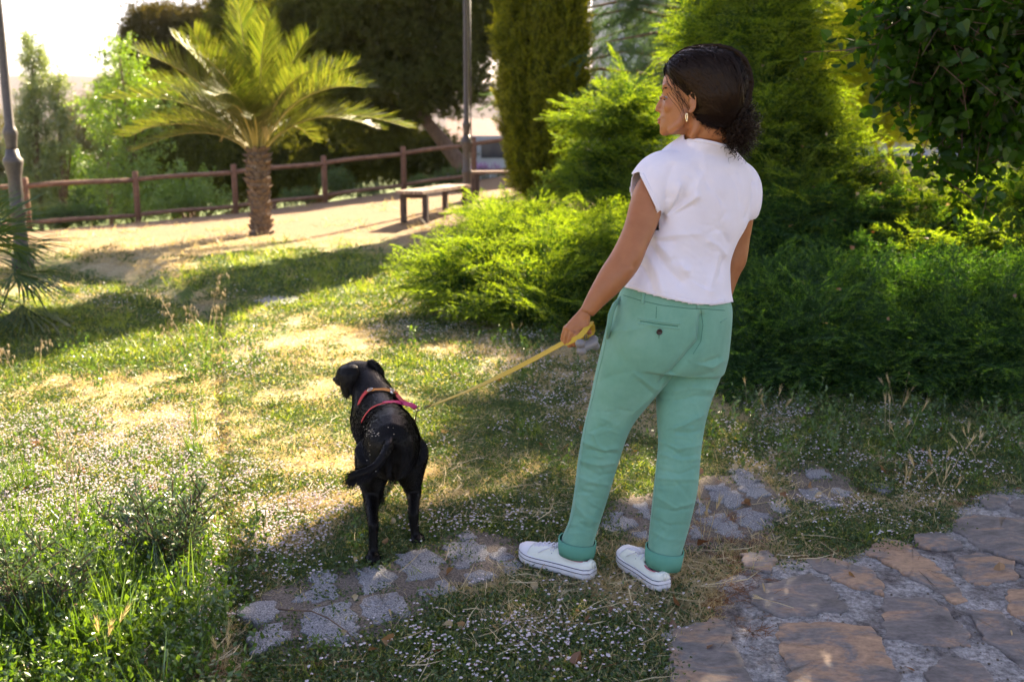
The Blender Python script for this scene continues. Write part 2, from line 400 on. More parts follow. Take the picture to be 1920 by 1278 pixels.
fsoil = rampn([(.3, (.13, .08, .045)), (.5, (.24, .16, .09)), (.72, (.34, .24, .14))], nA.outputs[0]); c0 = mixn(se.outputs[2], soil.outputs[0], fsoil.outputs[0]); c1 = mixn(f2.outputs[0], c0, grn.outputs[0]); c2 = mixn(se.outputs[1], c1, rd.outputs[0]); l.new(c2, b.inputs['Base Color'])
bp = n.new('ShaderNodeBump'); bp.inputs['Strength'].default_value = .9; bp.inputs['Distance'].default_value = .02; l.new(nA.outputs[0], bp.inputs['Height']); l.new(bp.outputs[0], b.inputs['Normal'])
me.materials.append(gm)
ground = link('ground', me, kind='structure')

# ------------------------------------------------------------------ hills behind the valley
mb = MB(); N = 90; rows = []
for j in range(16):
    t = j / 15; row = []
    for i in range(N):
        X = -2600 + 5200 * i / (N - 1); Y = 900 + 1500 * t
        hgt = -19 + 160 * math.sin(t * math.pi / 2) ** 1.3 * (1 + .22 * (float(fbm(X, 0, .0009, 3, 4)) - .5) * 2) + 18 * (float(fbm(X, Y, .004, 4, 6)) - .5) * t
        row.append(Vector((X, Y, hgt * (.93 if X < 0 else 1))))
    rows.append(row)
mb.add([p for r in rows for p in r], [(j * N + i, j * N + i + 1, (j + 1) * N + i + 1, (j + 1) * N + i) for j in range(15) for i in range(N - 1)])
hm = bpy.data.materials.new('olive_hill'); t, n, l = nodes_of(hm); b = n['Principled BSDF']; b.inputs['Roughness'].default_value = 1; b.inputs['Specular IOR Level'].default_value = 0
tc = n.new('ShaderNodeTexCoord'); mp = n.new('ShaderNodeMapping'); mp.inputs['Scale'].default_value = (.10, .10, 0); mp.inputs['Rotation'].default_value = (0, 0, .5)
vo = n.new('ShaderNodeTexVoronoi'); vo.inputs['Randomness'].default_value = .25; vo.inputs['Scale'].default_value = 1; l.new(tc.outputs['Object'], mp.inputs[0]); l.new(mp.outputs[0], vo.inputs['Vector'])
r = n.new('ShaderNodeValToRGB'); r.color_ramp.elements[0].position = .3; r.color_ramp.elements[0].color = (.045, .05, .04, 1); r.color_ramp.elements[1].position = .5; r.color_ramp.elements[1].color = (.17, .13, .115, 1)
l.new(vo.outputs[0], r.inputs[0]); l.new(r.outputs[0], b.inputs['Base Color'])
mk(mb, 'hills', hm, kind='structure')

# ------------------------------------------------------------------ paving: granite setts in mortar, and flagstones
def speckle(name, stops, sc, stops2=None, rough=.85, bump=.5, bd=.004):
    m = bpy.data.materials.new(name); t, n, l = nodes_of(m); b = n['Principled BSDF']; b.inputs['Roughness'].default_value = rough; b.inputs['Specular IOR Level'].default_value = .3
    tc = n.new('ShaderNodeTexCoord'); q = n.new('ShaderNodeTexNoise'); q.inputs['Scale'].default_value = sc; q.inputs['Detail'].default_value = 3; q.inputs['Roughness'].default_value = .8; l.new(tc.outputs['Object'], q.inputs['Vector'])
    r = n.new('ShaderNodeValToRGB'); e = r.color_ramp.elements
    while len(e) < len(stops): e.new(.5)
    for k, (p, c) in enumerate(stops): e[k].position = p; e[k].color = tuple(c)[:3] + (1,)
    l.new(q.outputs[0], r.inputs[0]); q2 = n.new('ShaderNodeTexNoise'); q2.inputs['Scale'].default_value = 7; q2.inputs['Detail'].default_value = 8; l.new(tc.outputs['Object'], q2.inputs['Vector'])
    out = r.outputs[0]
    if stops2:
        r2 = n.new('ShaderNodeValToRGB'); e = r2.color_ramp.elements
        while len(e) < len(stops2): e.new(.5)
        for k, (p, c) in enumerate(stops2): e[k].position = p; e[k].color = tuple(c)[:3] + (1,)
        l.new(q2.outputs[0], r2.inputs[0]); mx = n.new('ShaderNodeMix'); mx.data_type = 'RGBA'; mx.blend_type = 'MULTIPLY'; mx.inputs['Factor'].default_value = 1
        l.new(out, mx.inputs['A']); l.new(r2.outputs[0], mx.inputs['B']); out = mx.outputs['Result']
    l.new(out, b.inputs['Base Color'])
    bp = n.new('ShaderNodeBump'); bp.inputs['Strength'].default_value = bump; bp.inputs['Distance'].default_value = bd; l.new(q.outputs[0], bp.inputs['Height']); l.new(bp.outputs[0], b.inputs['Normal'])
    return m
M_gran = speckle('granite', [(.36, (.05, .05, .052)), (.46, (.19, .188, .19)), (.54, (.31, .30, .30)), (.66, (.50, .48, .46))], 210, [(.3, (.75, .75, .78)), (.7, (1.1, 1.08, 1.02))])
M_mort = speckle('mortar', [(.36, (.055, .045, .036)), (.5, (.16, .133, .105)), (.66, (.30, .255, .21))], 160, [(.3, (.7, .68, .66)), (.7, (1.1, 1.05, 1.0))], .95)
M_conc = speckle('pale_mortar', [(.32, (.13, .12, .112)), (.5, (.31, .29, .275)), (.68, (.52, .49, .465))], 55, [(.34, (.38, .33, .31)), (.5, (.9, .88, .86)), (.7, (1.25, 1.2, 1.17))], .95, 1.0, .012)
def slate(name, seed, warm):
    m = bpy.data.materials.new(name); t, n, l = nodes_of(m); b = n['Principled BSDF']; b.inputs['Roughness'].default_value = .62; b.inputs['Specular IOR Level'].default_value = .45
    tc = n.new('ShaderNodeTexCoord'); mp = n.new('ShaderNodeMapping'); mp.inputs['Location'].default_value = (seed * 3.1, seed * 1.7, 0); mp.inputs['Scale'].default_value = (1, 1.8, 1); mp.inputs['Rotation'].default_value = (0, 0, seed)
    l.new(tc.outputs['Object'], mp.inputs[0])
    q = n.new('ShaderNodeTexNoise'); q.inputs['Scale'].default_value = 5.5; q.inputs['Detail'].default_value = 9; q.inputs['Roughness'].default_value = .66; q.inputs['Distortion'].default_value = .8; l.new(mp.outputs[0], q.inputs['Vector'])
    r = n.new('ShaderNodeValToRGB'); e = r.color_ramp.elements
    cols = [(.30, (.075, .066, .064)), (.42 + .13 * (1 - warm), (.19, .163, .152)), (.52 + .15 * (1 - warm), (.35, .215, .135)), (.72, (.48, .30, .175))]
    while len(e) < 4: e.new(.5)
    for k, (p, c) in enumerate(cols): e[k].position = p; e[k].color = c + (1,)
    l.new(q.outputs[0], r.inputs[0]); q2 = n.new('ShaderNodeTexNoise'); q2.inputs['Scale'].default_value = 40; q2.inputs['Detail'].default_value = 8; q2.inputs['Roughness'].default_value = .7; l.new(mp.outputs[0], q2.inputs['Vector'])
    mr = n.new('ShaderNodeMapRange'); mr.inputs[1].default_value = .25; mr.inputs[2].default_value = .75; mr.inputs[3].default_value = .5; mr.inputs[4].default_value = 1.4; l.new(q2.outputs[0], mr.inputs[0])
    mx = n.new('ShaderNodeVectorMath'); mx.operation = 'SCALE'; l.new(r.outputs[0], mx.inputs[0]); l.new(mr.outputs[0], mx.inputs['Scale']); l.new(mx.outputs[0], b.inputs['Base Color'])
    bp = n.new('ShaderNodeBump'); bp.inputs['Strength'].default_value = .55; bp.inputs['Distance'].default_value = .004; l.new(q.outputs[0], bp.inputs['Height'])
    b2 = n.new('ShaderNodeBump'); b2.inputs['Strength'].default_value = .5; b2.inputs['Distance'].default_value = .003; l.new(q2.outputs[0], b2.inputs['Height']); l.new(bp.outputs[0], b2.inputs['Normal']); l.new(b2.outputs[0], b.inputs['Normal'])
    return m
M_slate = [slate('slate', i, wv) for i, wv in enumerate((1.0, .1, .9, .5, .2, .7))]
def sheet(name, poly_px, lift, m, res=.03, rough_h=.006, parent=None, **kw):
    """a thin slab of mortar following the ground, its rim buried"""
    P = [GP(u, v) for u, v in poly_px]; xs_ = [p.x for p in P]; ys_ = [p.y for p in P]
    gx = np.arange(min(xs_) - .1, max(xs_) + .1, res); gy = np.arange(min(ys_) - .1, max(ys_) + .1, res); X, Y = np.meshgrid(gx, gy)
    pts = [(p.x, p.y) for p in P]; ds = segdist(X, Y, pts + pts[:1]); ins = inpoly(X, Y, pts); sd = np.where(ins, ds, -ds) + .13 * (fbm(X, Y, 9, 3, 3) - .5)
    Z = gz_t(X, Y) + lift * smooth(-.035, .02, sd) - .02 * (1 - smooth(-.05, 0, sd)) + rough_h * (fbm(X, Y, 22, 3, 8) - .5)
    keep = sd > -.06; ii = np.arange(X.size).reshape(X.shape)
    k = keep[:-1, :-1] & keep[1:, :-1] & keep[:-1, 1:] & keep[1:, 1:]
    F = np.stack([ii[:-1, :-1], ii[:-1, 1:], ii[1:, 1:], ii[1:, :-1]], -1)[k]
    me = bpy.data.meshes.new(name); me.from_pydata(np.stack([X, Y, Z], -1).reshape(-1, 3).tolist(), [], F.tolist())
    bm = bmesh.new(); bm.from_mesh(me); bmesh.ops.delete(bm, geom=[v for v in bm.verts if not v.link_faces], context='VERTS'); bm.to_mesh(me); bm.free()
    me.polygons.foreach_set('use_smooth', [True] * len(me.polygons)); me.materials.append(m); return link(name, me, parent, **kw)
def stone(name, poly_px, lift, thick, m, parent, edge=.006, seed=0, grow=1.0):
    """an irregular slab: wobbly outline, broken bevel, gently uneven top"""
    P = [GP(u, v) for u, v in poly_px]; c = sum(P, Vector()) / len(P); out = []
    rr = random.Random(seed); L = sum((P[i] - P[i - 1]).length for i in range(len(P)))
    for i in range(len(P)):
        a, b = P[i], P[(i + 1) % len(P)]; k = max(2, int((b - a).length / .018)); k = min(k, 9)
        for j in range(k):
            p = a.lerp(b, j / k); s = edge * (1.6 if j else .6); p = p + Vector((rr.uniform(-s, s), rr.uniform(-s, s), 0)); out.append(p)
    # round the corners a little
    out = [c + (p - c) * grow for p in out]
    tilt = Vector((rr.uniform(-.012, .012), rr.uniform(-.012, .012), 0)); rings = []
    for ins, dz in ((0, -thick), (0, -.0035), (.002, -.0005), (.007, .0008), (.5, .002), (.8, .0015)):
        ring = []
        for p in out:
            q = p.lerp(c, ins) if ins >= .3 else p + (c - p).normalized() * ins
            z = float(gz(c.x, c.y)) + lift + dz + (q - c).dot(tilt) + (.003 * (float(vnoise(q.x, q.y, 14, seed)) - .5) if dz > -.01 else 0)
            ring.append(Vector((q.x, q.y, z)))
        rings.append(ring)
    mb = MB(); mb.rings(rings); return mk(mb, name, m, parent)
def zz(pts, ox, oy, s): return [(ox + a * s, oy + b * s) for a, b in pts]
SETTS = [zz(p, 420, 852, 1 / 3) for p in ([(1250, 520), (1400, 505), (1460, 560), (1450, 610), (1320, 645), (1290, 600)], [(990, 590), (1130, 560), (1210, 610), (1200, 690), (1040, 715), (1010, 650)], [(750, 670), (880, 650), (940, 690), (945, 750), (800, 790), (765, 740)],
    [(480, 690), (600, 665), (612, 730), (560, 745), (500, 730)], [(410, 835), (520, 750), (620, 770), (630, 810), (540, 840)], [(800, 840), (960, 805), (1010, 850), (1020, 930), (850, 970), (820, 920)], [(465, 925), (690, 870), (740, 1030), (650, 1080), (490, 1085), (465, 1000)],
    [(105, 860), (280, 845), (300, 900), (200, 960), (120, 930)], [(150, 1060), (230, 985), (330, 975), (380, 1060), (200, 1130)], [(1100, 800), (1230, 730), (1300, 790), (1180, 830)], [(1360, 690), (1450, 665), (1520, 695), (1390, 740)], [(1500, 575), (1570, 545), (1625, 590), (1560, 615)],
    [(1570, 630), (1640, 610), (1675, 640), (1640, 685), (1590, 670)], [(1310, 470), (1370, 440), (1420, 480), (1350, 495)])]
SETTS += [zz(p, 1200, 852, .375) for p in ([(475, 130), (560, 120), (640, 200), (570, 225), (510, 190)], [(325, 170), (420, 165), (510, 235), (470, 275), (380, 240)], [(480, 300), (560, 285), (640, 325), (650, 370), (560, 390), (490, 340)], [(295, 335), (410, 310), (440, 345), (390, 370), (320, 360)],
    [(370, 378), (450, 350), (515, 420), (450, 440)], [(270, 250), (300, 240), (355, 295), (300, 310)], [(240, 390), (270, 375), (315, 420), (260, 430)], [(650, 255), (720, 240), (740, 290), (700, 310)], [(800, 195), (870, 185), (975, 265), (920, 280)], [(830, 90), (920, 85), (950, 125), (850, 130)],
    [(960, 190), (1000, 180), (1060, 205), (1010, 225)], [(1135, 160), (1170, 150), (1260, 185), (1210, 198)], [(440, 95), (500, 85), (550, 110), (470, 118)])]
SETTS += [zz(p, 940, 850, .219) for p in ([(860, 560), (1000, 530), (1130, 630), (1050, 680), (930, 690), (860, 650)], [(1150, 460), (1240, 440), (1280, 500), (1280, 590), (1180, 520)], [(1130, 700), (1230, 690), (1290, 740), (1180, 750)])]
FLAGS = [zz(p, 1200, 852, .375) for p in ([(840, 545), (960, 540), (1150, 610), (1195, 660), (1210, 730), (1080, 690), (900, 610)], [(555, 730), (600, 680), (850, 630), (950, 700), (1025, 800), (720, 838), (600, 790)],
    [(1235, 445), (1330, 470), (1450, 560), (1560, 660), (1625, 745), (1560, 760), (1380, 650), (1250, 570), (1140, 520), (1180, 470)], [(1375, 430), (1480, 410), (1600, 455), (1610, 480), (1500, 500), (1400, 480)],
    [(1600, 345), (1700, 330), (1950, 350), (2080, 480), (1950, 575), (1700, 490), (1570, 390)], [(1580, 540), (1700, 520), (1870, 560), (1870, 640), (1680, 670), (1590, 610)], [(1220, 750), (1450, 755), (1520, 800), (1640, 930), (1640, 980), (1450, 970), (1230, 940)],
    [(700, 875), (900, 870), (1150, 895), (1210, 990), (1290, 1136), (1320, 1230), (740, 1240), (760, 1090), (710, 1000)], [(165, 920), (370, 850), (430, 870), (480, 1000), (540, 1136), (560, 1250), (170, 1250)], [(1640, 810), (1780, 810), (1870, 890), (1980, 1000), (1990, 1130), (1880, 1060), (1720, 940)],
    [(1840, 700), (1960, 695), (2080, 760), (1980, 880), (1850, 820)], [(1420, 1120), (1540, 1035), (1700, 1080), (1780, 1200), (1450, 1240)], [(1710, 240), (1760, 225), (1840, 240), (1820, 275), (1730, 290)], [(500, 520), (640, 505), (680, 560), (640, 610), (530, 585)],
    [(1860, 260), (1960, 240), (2100, 290), (1960, 335), (1850, 300)], [(1900, 620), (2020, 590), (2160, 680), (2060, 720)])]
cob = sheet('cobble_path', SETT_BANDS[0], .010, M_mort, .018, kind='structure')
for bnd in SETT_BANDS[1:]: sheet('mortar_bed', bnd, .010, M_mort, .018, parent=cob)
for i, pl in enumerate(SETTS): stone('cobblestone', pl, .0135, .03, M_gran, cob, .008, i, 1.20)
pave = sheet('flagstone_path', PAVE, .012, M_conc, .016, .014, kind='structure')
for i, pl in enumerate(FLAGS): stone('flagstone', pl, .0205, .03, M_slate[[0, 1, 2, 3, 4, 5, 1, 2, 3, 4, 0, 1, 4, 5, 3, 1][i]], pave, .006, 50 + i, 1.05)
stone('stone_slab', [(478, 568), (500, 558), (560, 560), (545, 572), (500, 577)], .02, .05, M_gran, ground, .01, 99)
# ------------------------------------------------------------------ the woman
M_skin = mat('skin', [(.3, (.30, .112, .038)), (.7, (.37, .150, .058))], rough=.45, scale=14, bump=.12, bscale=260, spec=.45, bdist=.001, sss=.25)
M_shirt = mat('white_cotton', [(.35, (.70, .66, .72)), (.65, (.78, .74, .80))], rough=.9, scale=3, bump=.25, bscale=500, spec=.15, bdist=.0006, sheen=.3)
M_pant = mat('mint_twill', [(.3, (.135, .30, .215)), (.5, (.165, .355, .26)), (.75, (.225, .43, .33))], rough=.85, scale=6, detail=8, bump=.3, bscale=700, spec=.15, bdist=.0006, sheen=.2)
M_thread = mat('mint_stitching', [(.3, (.05, .16, .11)), (.7, (.07, .20, .14))], rough=.9, scale=90)
M_button = plain('dark_button', (.035, .02, .016), .35)
M_hair = bpy.data.materials.new('dark_brown_hair'); t, n, l = nodes_of(M_hair); b = n['Principled BSDF']; b.inputs['Base Color'].default_value = (.0035, .0022, .002, 1); b.inputs['Roughness'].default_value = .5; b.inputs['Specular IOR Level'].default_value = .07; b.inputs['Specular Tint'].default_value = (1, .8, .65, 1)
M_shoe = mat('white_canvas', [(.3, (.70, .71, .62)), (.7, (.80, .80, .72))], rough=.75, scale=10, bump=.2, bscale=400, bdist=.001)
M_rubber = mat('white_rubber', [(.3, (.66, .63, .66)), (.7, (.78, .76, .78))], rough=.5, scale=18, bump=.05)
M_line = plain('navy_line', (.012, .013, .03), .5); M_lace = mat('lace', [(.3, (.62, .60, .68)), (.7, (.78, .76, .82))], rough=.9, scale=60)
M_gold = plain('earring_metal', (.7, .6, .42), .25, .5, 1); M_eye = plain('eyelash', (.01, .007, .006), .6); M_lip = mat('lips', [(.3, (.33, .10, .08)), (.7, (.40, .14, .11))], rough=.4, scale=50); M_sock = plain('pink_lining', (.45, .12, .16), .8)
_g = PX(1165, 1090, 3.05)
person = thing('person', (.33, 3.05, float(gz(.33, 3.05)) + .005), 'woman in white t-shirt and mint green trousers seen from behind, holding the yellow leash', 'person')

# --- body (one continuous surface: head, neck, trunk, arms, hands, legs)
HC = PX(1300, 176, 3.04)                       # head centre
hf = Vector((-math.cos(R(17)), math.sin(R(17)), -.02)).normalized(); hl = Vector((-hf.y, hf.x, 0)).normalized(); hu = hf.cross(hl).normalized()
if hu.z < 0: hu = -hu
HM = Matrix((hf, hl, hu)).transposed()         # head axes: x forward, y her left (towards us), z up
def HP(x, y, z): return HC + HM @ Vector((x, y, z))
mpx = mpp(HC)
def prof_u(u): return (1300 - u) * mpx / abs(hf.x)      # photo column -> forward coordinate on the midline
# profile rows: z(px rows from 176 upward positive), front x, back x, half width
rowsH = [(-74, 1252, 1285, .018), (-70, 1243, 1300, .030), (-62, 1240, 1318, .046), (-52, 1242, 1328, .056), (-42, 1241, 1336, .060), (-30, 1243, 1342, .063), (-14, 1245, 1350, .067), (0, 1246, 1358, .071),
         (14, 1244, 1368, .074), (28, 1246, 1369, .075), (42, 1252, 1366, .074), (56, 1262, 1360, .068), (66, 1275, 1350, .056), (74, 1292, 1335, .034)]
mb = MB(); rg = []
for zp, uf, ub, hw in rowsH:
    z = zp * mpx; xf, xb = prof_u(uf), prof_u(ub); cx = (xf + xb) / 2; a = (xf - xb) / 2; ring = []
    for k in range(40):
        q = 2 * math.pi * k / 40; cc, ss = math.cos(q), math.sin(q)
        e = 2.3; xx = cx + a * (abs(cc) ** (2 / e)) * (1 if cc >= 0 else -1); yy = hw * (abs(ss) ** (2 / e)) * (1 if ss >= 0 else -1)
        if cc > 0: yy *= 1 - .18 * cc ** 2
        ring.append(HP(xx, yy, z))
    rg.append(ring)
mb.rings(rg)
# nose, lips, chin, brow, ear
nx = prof_u(1244)
mb.tube([HP(nx - .012, 0, 8 * mpx), HP(nx + .000, 0, -4 * mpx), HP(nx + .008, 0, -16 * mpx), HP(nx + .015, 0, -26 * mpx)], [.006, .006, .0065, .0075], 10)
mb.ell(HP(nx + .014, 0, -28 * mpx), (.008, .008, .0065), HM)
for s in (-1, 1): mb.ell(HP(nx + .003, s * .010, -30 * mpx), (.009, .006, .006), HM)
mb.ell(HP(nx - .000, 0, -44 * mpx), (.012, .020, .006), HM); mb.ell(HP(nx - .001, 0, -52 * mpx), (.011, .018, .006), HM); mb.ell(HP(nx - .010, 0, -68 * mpx), (.017, .022, .014), HM)
mb.ell(HP(nx - .016, 0, 16 * mpx), (.014, .050, .008), HM)
for s in (-1, 1): mb.ell(HP(nx - .029, s * .038, -22 * mpx), (.020, .020, .022), HM)
# jaw line and cheeks
for s in (-1, 1): mb.tube([HP(prof_u(1294), s * .062, -34 * mpx), HP(prof_u(1284), s * .058, -54 * mpx), HP(prof_u(1262), s * .032, -68 * mpx)], [.010, .012, .014], 10)
# ear
ear_c = HP(prof_u(1300), .072, -16 * mpx)
def ear(mb, s):
    c = Vector((prof_u(1303), s * .076, -17 * mpx)); pts = []
    for k in range(15):
        q = R(-60) + R(290) * k / 14
        pts.append(HP(c.x - .012 * math.sin(q) * .9 - .002, c.y + s * (.006 + .007 * math.sin(q) * .6), c.z + .029 * math.cos(q)))
    mb.tube(pts, [.0035] * 15, 8); mb.ell(HP(c.x - .002, c.y + s * .001, c.z), (.011, .005, .024), HM); mb.ell(HP(c.x + .004, c.y + s * .003, c.z - .027), (.007, .004, .009), HM)
ear(mb, 1); ear(mb, -1)
# neck
loft(mb, [(1279, 226, 1362, 220, 3.02, 3.10, .9), (1284, 244, 1364, 246, 3.02, 3.10, .92), (1290, 260, 1370, 268, 3.02, 3.11, .82), (1290, 276, 1364, 284, 3.02, 3.10, .55), (1268, 300, 1380, 312, 3.0, 3.12, .34)])
mb.tube([PX(1308, 226, 2.99), PX(1302, 246, 2.995), PX(1298, 260, 3.0)], [.012, .014, .012], 10)
# trunk under the shirt
loft(mb, [(1260, 308, 1384, 316, 3.0, 3.12, .38), (1240, 330, 1390, 340, 3.0, 3.12, .42), (1250, 380, 1380, 400, 3.0, 3.12, .46), (1256, 430, 1362, 445, 3, 3.12, .5), (1240, 480, 1344, 495, 3, 3.11, .54), (1196, 522, 1346, 545, 2.99, 3.11, .6), (1178, 542, 1352, 570, 2.985, 3.12, .62), (1180, 580, 1345, 600, 2.99, 3.11, .5), (1190, 640, 1335, 660, 3.0, 3.1, .35)])
# left arm
LA = [(1222, 312, 1252, 352, 3.02, 3.0, 1.0), (1196, 338, 1246, 384, 2.98, 2.96, .95), (1181, 375, 1240, 404, 2.96, 2.95, .95), (1171, 415, 1231, 430, 2.94, 2.93, .92), (1158, 450, 1217, 460, 2.92, 2.9, .9), (1141, 482, 1204, 492, 2.9, 2.88, .9), (1124, 508, 1188, 517, 2.88, 2.86, .88), (1108, 536, 1164, 546, 2.86, 2.85, .86), (1096, 560, 1138, 569, 2.85, 2.84, .82), (1086, 581, 1113, 594, 2.84, 2.835, .75)]
loft(mb, LA, 20, inset=1.0)
mb.ell(PX(1186, 498, 2.875), (.016, .02, .02))
# right arm
RA = [(1366, 330, 1412, 336, 3.14, 3.16, 1), (1366, 372, 1416, 372, 3.16, 3.17, .95), (1362, 410, 1413, 409, 3.17, 3.18, .92), (1356, 445, 1407, 443, 3.18, 3.19, .9), (1350, 485, 1400, 490, 3.18, 3.19, .88), (1343, 512, 1388, 514, 3.18, 3.19, .88), (1338, 550, 1374, 552, 3.17, 3.18, .85), (1334, 580, 1362, 584, 3.16, 3.17, .8), (1332, 606, 1356, 610, 3.16, 3.165, .7), (1328, 640, 1358, 640, 3.17, 3.18, .5)]
loft(mb, RA, 18, inset=1.5)
for k in range(4): mb.tube([PX(1332 + k * 7, 636, 3.17), PX(1331 + k * 7, 658, 3.18), PX(1332 + k * 6.4, 676 - abs(k - 1.5) * 3, 3.19)], [.009, .0085, .007], 8)
mb.tube([PX(1330, 622, 3.16), PX(1322, 642, 3.15), PX(1322, 656, 3.15)], [.011, .010, .008], 8)
# lower legs inside the trousers, down into the shoes
mb.tube([PX(1160, 700, 3.05), PX(1120, 850, 3.05), PX(1090, 980, 3.06), PX(1082, 1045, 3.065)], [.055, .042, .036, .033], 14)
mb.tube([PX(1300, 700, 3.11), PX(1275, 850, 3.02), PX(1250, 1000, 2.96), PX(1243, 1062, 2.96)], [.045, .042, .036, .033], 14)
mb.tube([PX(1170, 620, 3.05), PX(1160, 700, 3.05)], [.05, .055], 14); mb.tube([PX(1305, 620, 3.10), PX(1300, 700, 3.11)], [.04, .045], 14)
body = remesh(mb, .0045, 5)
# eye socket, nostril, mouth, neck tendon lines worked into the surface
crease(body, [([(1240, 184), (1250, 186)], 6, -.0035), ([(1238, 171), (1256, 167)], 5, .0018), ([(1235, 222), (1243, 224)], 2.2, -.003), ([(1233, 209), (1240, 212)], 2.5, -.002),
              ([(1306, 258), (1326, 240), (1336, 222)], 4, -.0025), ([(1296, 256), (1312, 236), (1320, 222)], 4, .0025), ([(1170, 497), (1190, 501)], 3, -.0025), ([(1172, 491), (1192, 495)], 3, -.0015), ([(1280, 240), (1262, 252)], 5, .002),
              ([(1299, 180), (1303, 194)], 3.5, -.004)])
bodyo = fin(body, 'body', [M_skin], person)
# left hand: palm, four fingers closed on the leash, thumb
def HZ(a, b, D): return PX(1020 + a * .1095, 560 + b * .1095, D)
hb = MB()
hb.rings([ringpts(HZ(662, 110, 2.846), HZ(832, 170, 2.842), HZ(590, 205, 2.84) - HZ(640, 90, 2.84), .72, 20), ringpts(HZ(590, 205, 2.84), HZ(800, 300, 2.835), HZ(400, 600, 2.84) - HZ(700, 200, 2.84), .72, 20), ringpts(HZ(510, 290, 2.84), HZ(790, 390, 2.835), HZ(400, 600, 2.84) - HZ(700, 200, 2.84), .60, 20),
          ringpts(HZ(420, 390, 2.835), HZ(765, 500, 2.83), HZ(400, 600, 2.84) - HZ(700, 200, 2.84), .46, 20), ringpts(HZ(355, 490, 2.83), HZ(640, 620, 2.825), HZ(400, 700, 2.84) - HZ(600, 300, 2.84), .38, 20), ringpts(HZ(370, 560, 2.835), HZ(590, 665, 2.83), HZ(400, 700, 2.84) - HZ(600, 300, 2.84), .30, 20)])
for (a, b), (c, d), (e, f), (g, h_), rr, dd in (((385, 500), (325, 690), (400, 745), (520, 700), .0088, 2.845), ((430, 540), (375, 735), (455, 775), (560, 705), .0092, 2.836), ((490, 580), (440, 790), (520, 790), (590, 700), .0092, 2.827), ((565, 615), (520, 770), (580, 765), (620, 700), .0082, 2.819)):
    hb.tube([HZ(a + 40, b - 40, dd), HZ(a, b, dd - .006), HZ((a + c) / 2 - 6, (b + d) / 2, dd - .004), HZ(c, d, dd), HZ(e, f, dd + .016), HZ(g, h_, dd + .024)], [rr * .95, rr * 1.12, rr, rr * 1.03, rr * .92, rr * .75], 10)
hb.tube([HZ(690, 330, 2.85), HZ(720, 430, 2.868), HZ(745, 500, 2.872), HZ(765, 560, 2.868), HZ(790, 615, 2.86)], [.013, .012, .0105, .0095, .0065], 10)
hm_ = remesh(hb, .0017, 3)
crease(hm_, [([(1060, 614), (1057, 632)], 1.4, .0006), ([(1064.5, 622), (1059, 644)], .9, -.0012), ([(1071, 628), (1065, 648)], .9, -.0012), ([(1078, 634), (1073, 648)], .9, -.0010), ([(1066, 606), (1078, 598)], 1.6, .0008), ([(1074, 614), (1086, 602)], 1.6, .0008), ([(1106, 594), (1098, 600)], 2, -.001)])
# join hand and body into the one skin mesh
bm = bmesh.new(); bm.from_mesh(body); setv(hm_, getv(hm_) - np.array(person.location)); bm.from_mesh(hm_); bm.to_mesh(body); bm.free(); body.polygons.foreach_set('use_smooth', [True] * len(body.polygons))
# face details
lp = MB(); lp.ell(HP(nx + .0075, 0, -45.5 * mpx), (.006, .016, .0042), HM, 12, 8); lp.ell(HP(nx + .0070, 0, -51 * mpx), (.006, .015, .0048), HM, 12, 8); mk(lp, 'lips', M_lip, person)
for s in (1, -1):
    ey = MB(); ey.ell(HP(nx - .0225, s * .031, -8 * mpx), (.0105, .0105, .0105), HM, 12, 8); eo = mk(ey, 'eye', plain('eye_white', (.22, .19, .17), .3), person)
    ir = MB(); ir.ell(HP(nx - .0135, s * .031, -8 * mpx), (.005, .006, .006), HM, 10, 6); mk(ir, 'iris', M_eye, eo)
    lid = MB(); lid.tube([HP(nx - .020, s * .046, -9 * mpx), HP(nx - .006, s * .040, -5.5 * mpx), HP(nx + .001, s * .030, -5.5 * mpx), HP(nx - .004, s * .020, -7.5 * mpx)], [.0015, .0035, .0035, .0015], 6); mk(lid, 'eyelid', M_skin, eo)
    ls = MB()
    for k in range(9): ls.tube([HP(nx - .004 - .0006 * k, s * (.024 + .0022 * k), -6.5 * mpx), HP(nx + .006 - .001 * k, s * (.026 + .0026 * k), -8.5 * mpx)], [.0007, .0003], 4)
    mk(ls, 'eyelash', M_eye, eo)
    eb = MB()
    for k in range(26):
        q = k / 25; p = HP(nx - .002 - .016 * q, s * (.014 + .038 * q), (5 + 6 * math.sin(q * 2.4)) * mpx); eb.tube([p, p + HM @ Vector((-.001 - .004 * q, s * .005, .002))], [.0011, .0004], 4)
    mk(eb, 'eyebrow', M_hair, person)
er = MB(); c = PX(1287, 219, 2.965)
er.tube([c + Vector((.007 * math.sin(q) * .35, -.004, .010 * math.cos(q))) for q in [2 * math.pi * k / 16 for k in range(17)]], .0016, 6); er.ell(c + Vector((.001, -.004, -.011)), (.0022, .0022, .0045)); mk(er, 'earring', M_gold, person)

# --- hair: scalp mass, coil at the nape, and strands
hb = MB(); rg = []
HR = [(-64, 1324, 1362, .040), (-52, 1306, 1372, .062), (-40, 1296, 1380, .074), (-24, 1293, 1390, .081), (-8, 1288, 1394, .087), (6, 1276, 1396, .087), (13, 1268, 1397, .087), (18, 1262, 1397, .087), (32, 1256, 1395, .088), (46, 1252, 1391, .086), (60, 1258, 1384, .079), (70, 1268, 1374, .068), (78, 1282, 1358, .050), (83, 1300, 1340, .028)]
for zp, uf, ub, hw in HR:
    z = zp * mpx; xf, xb = prof_u(uf), prof_u(ub); cx = (xf + xb) / 2; a = (xf - xb) / 2
    rg.append([HP(cx + a * math.copysign(abs(math.cos(q)) ** .9, math.cos(q)), hw * math.copysign(abs(math.sin(q)) ** .62, math.sin(q)), z) for q in [2 * math.pi * k / 36 for k in range(36)]])
hb.rings(rg)
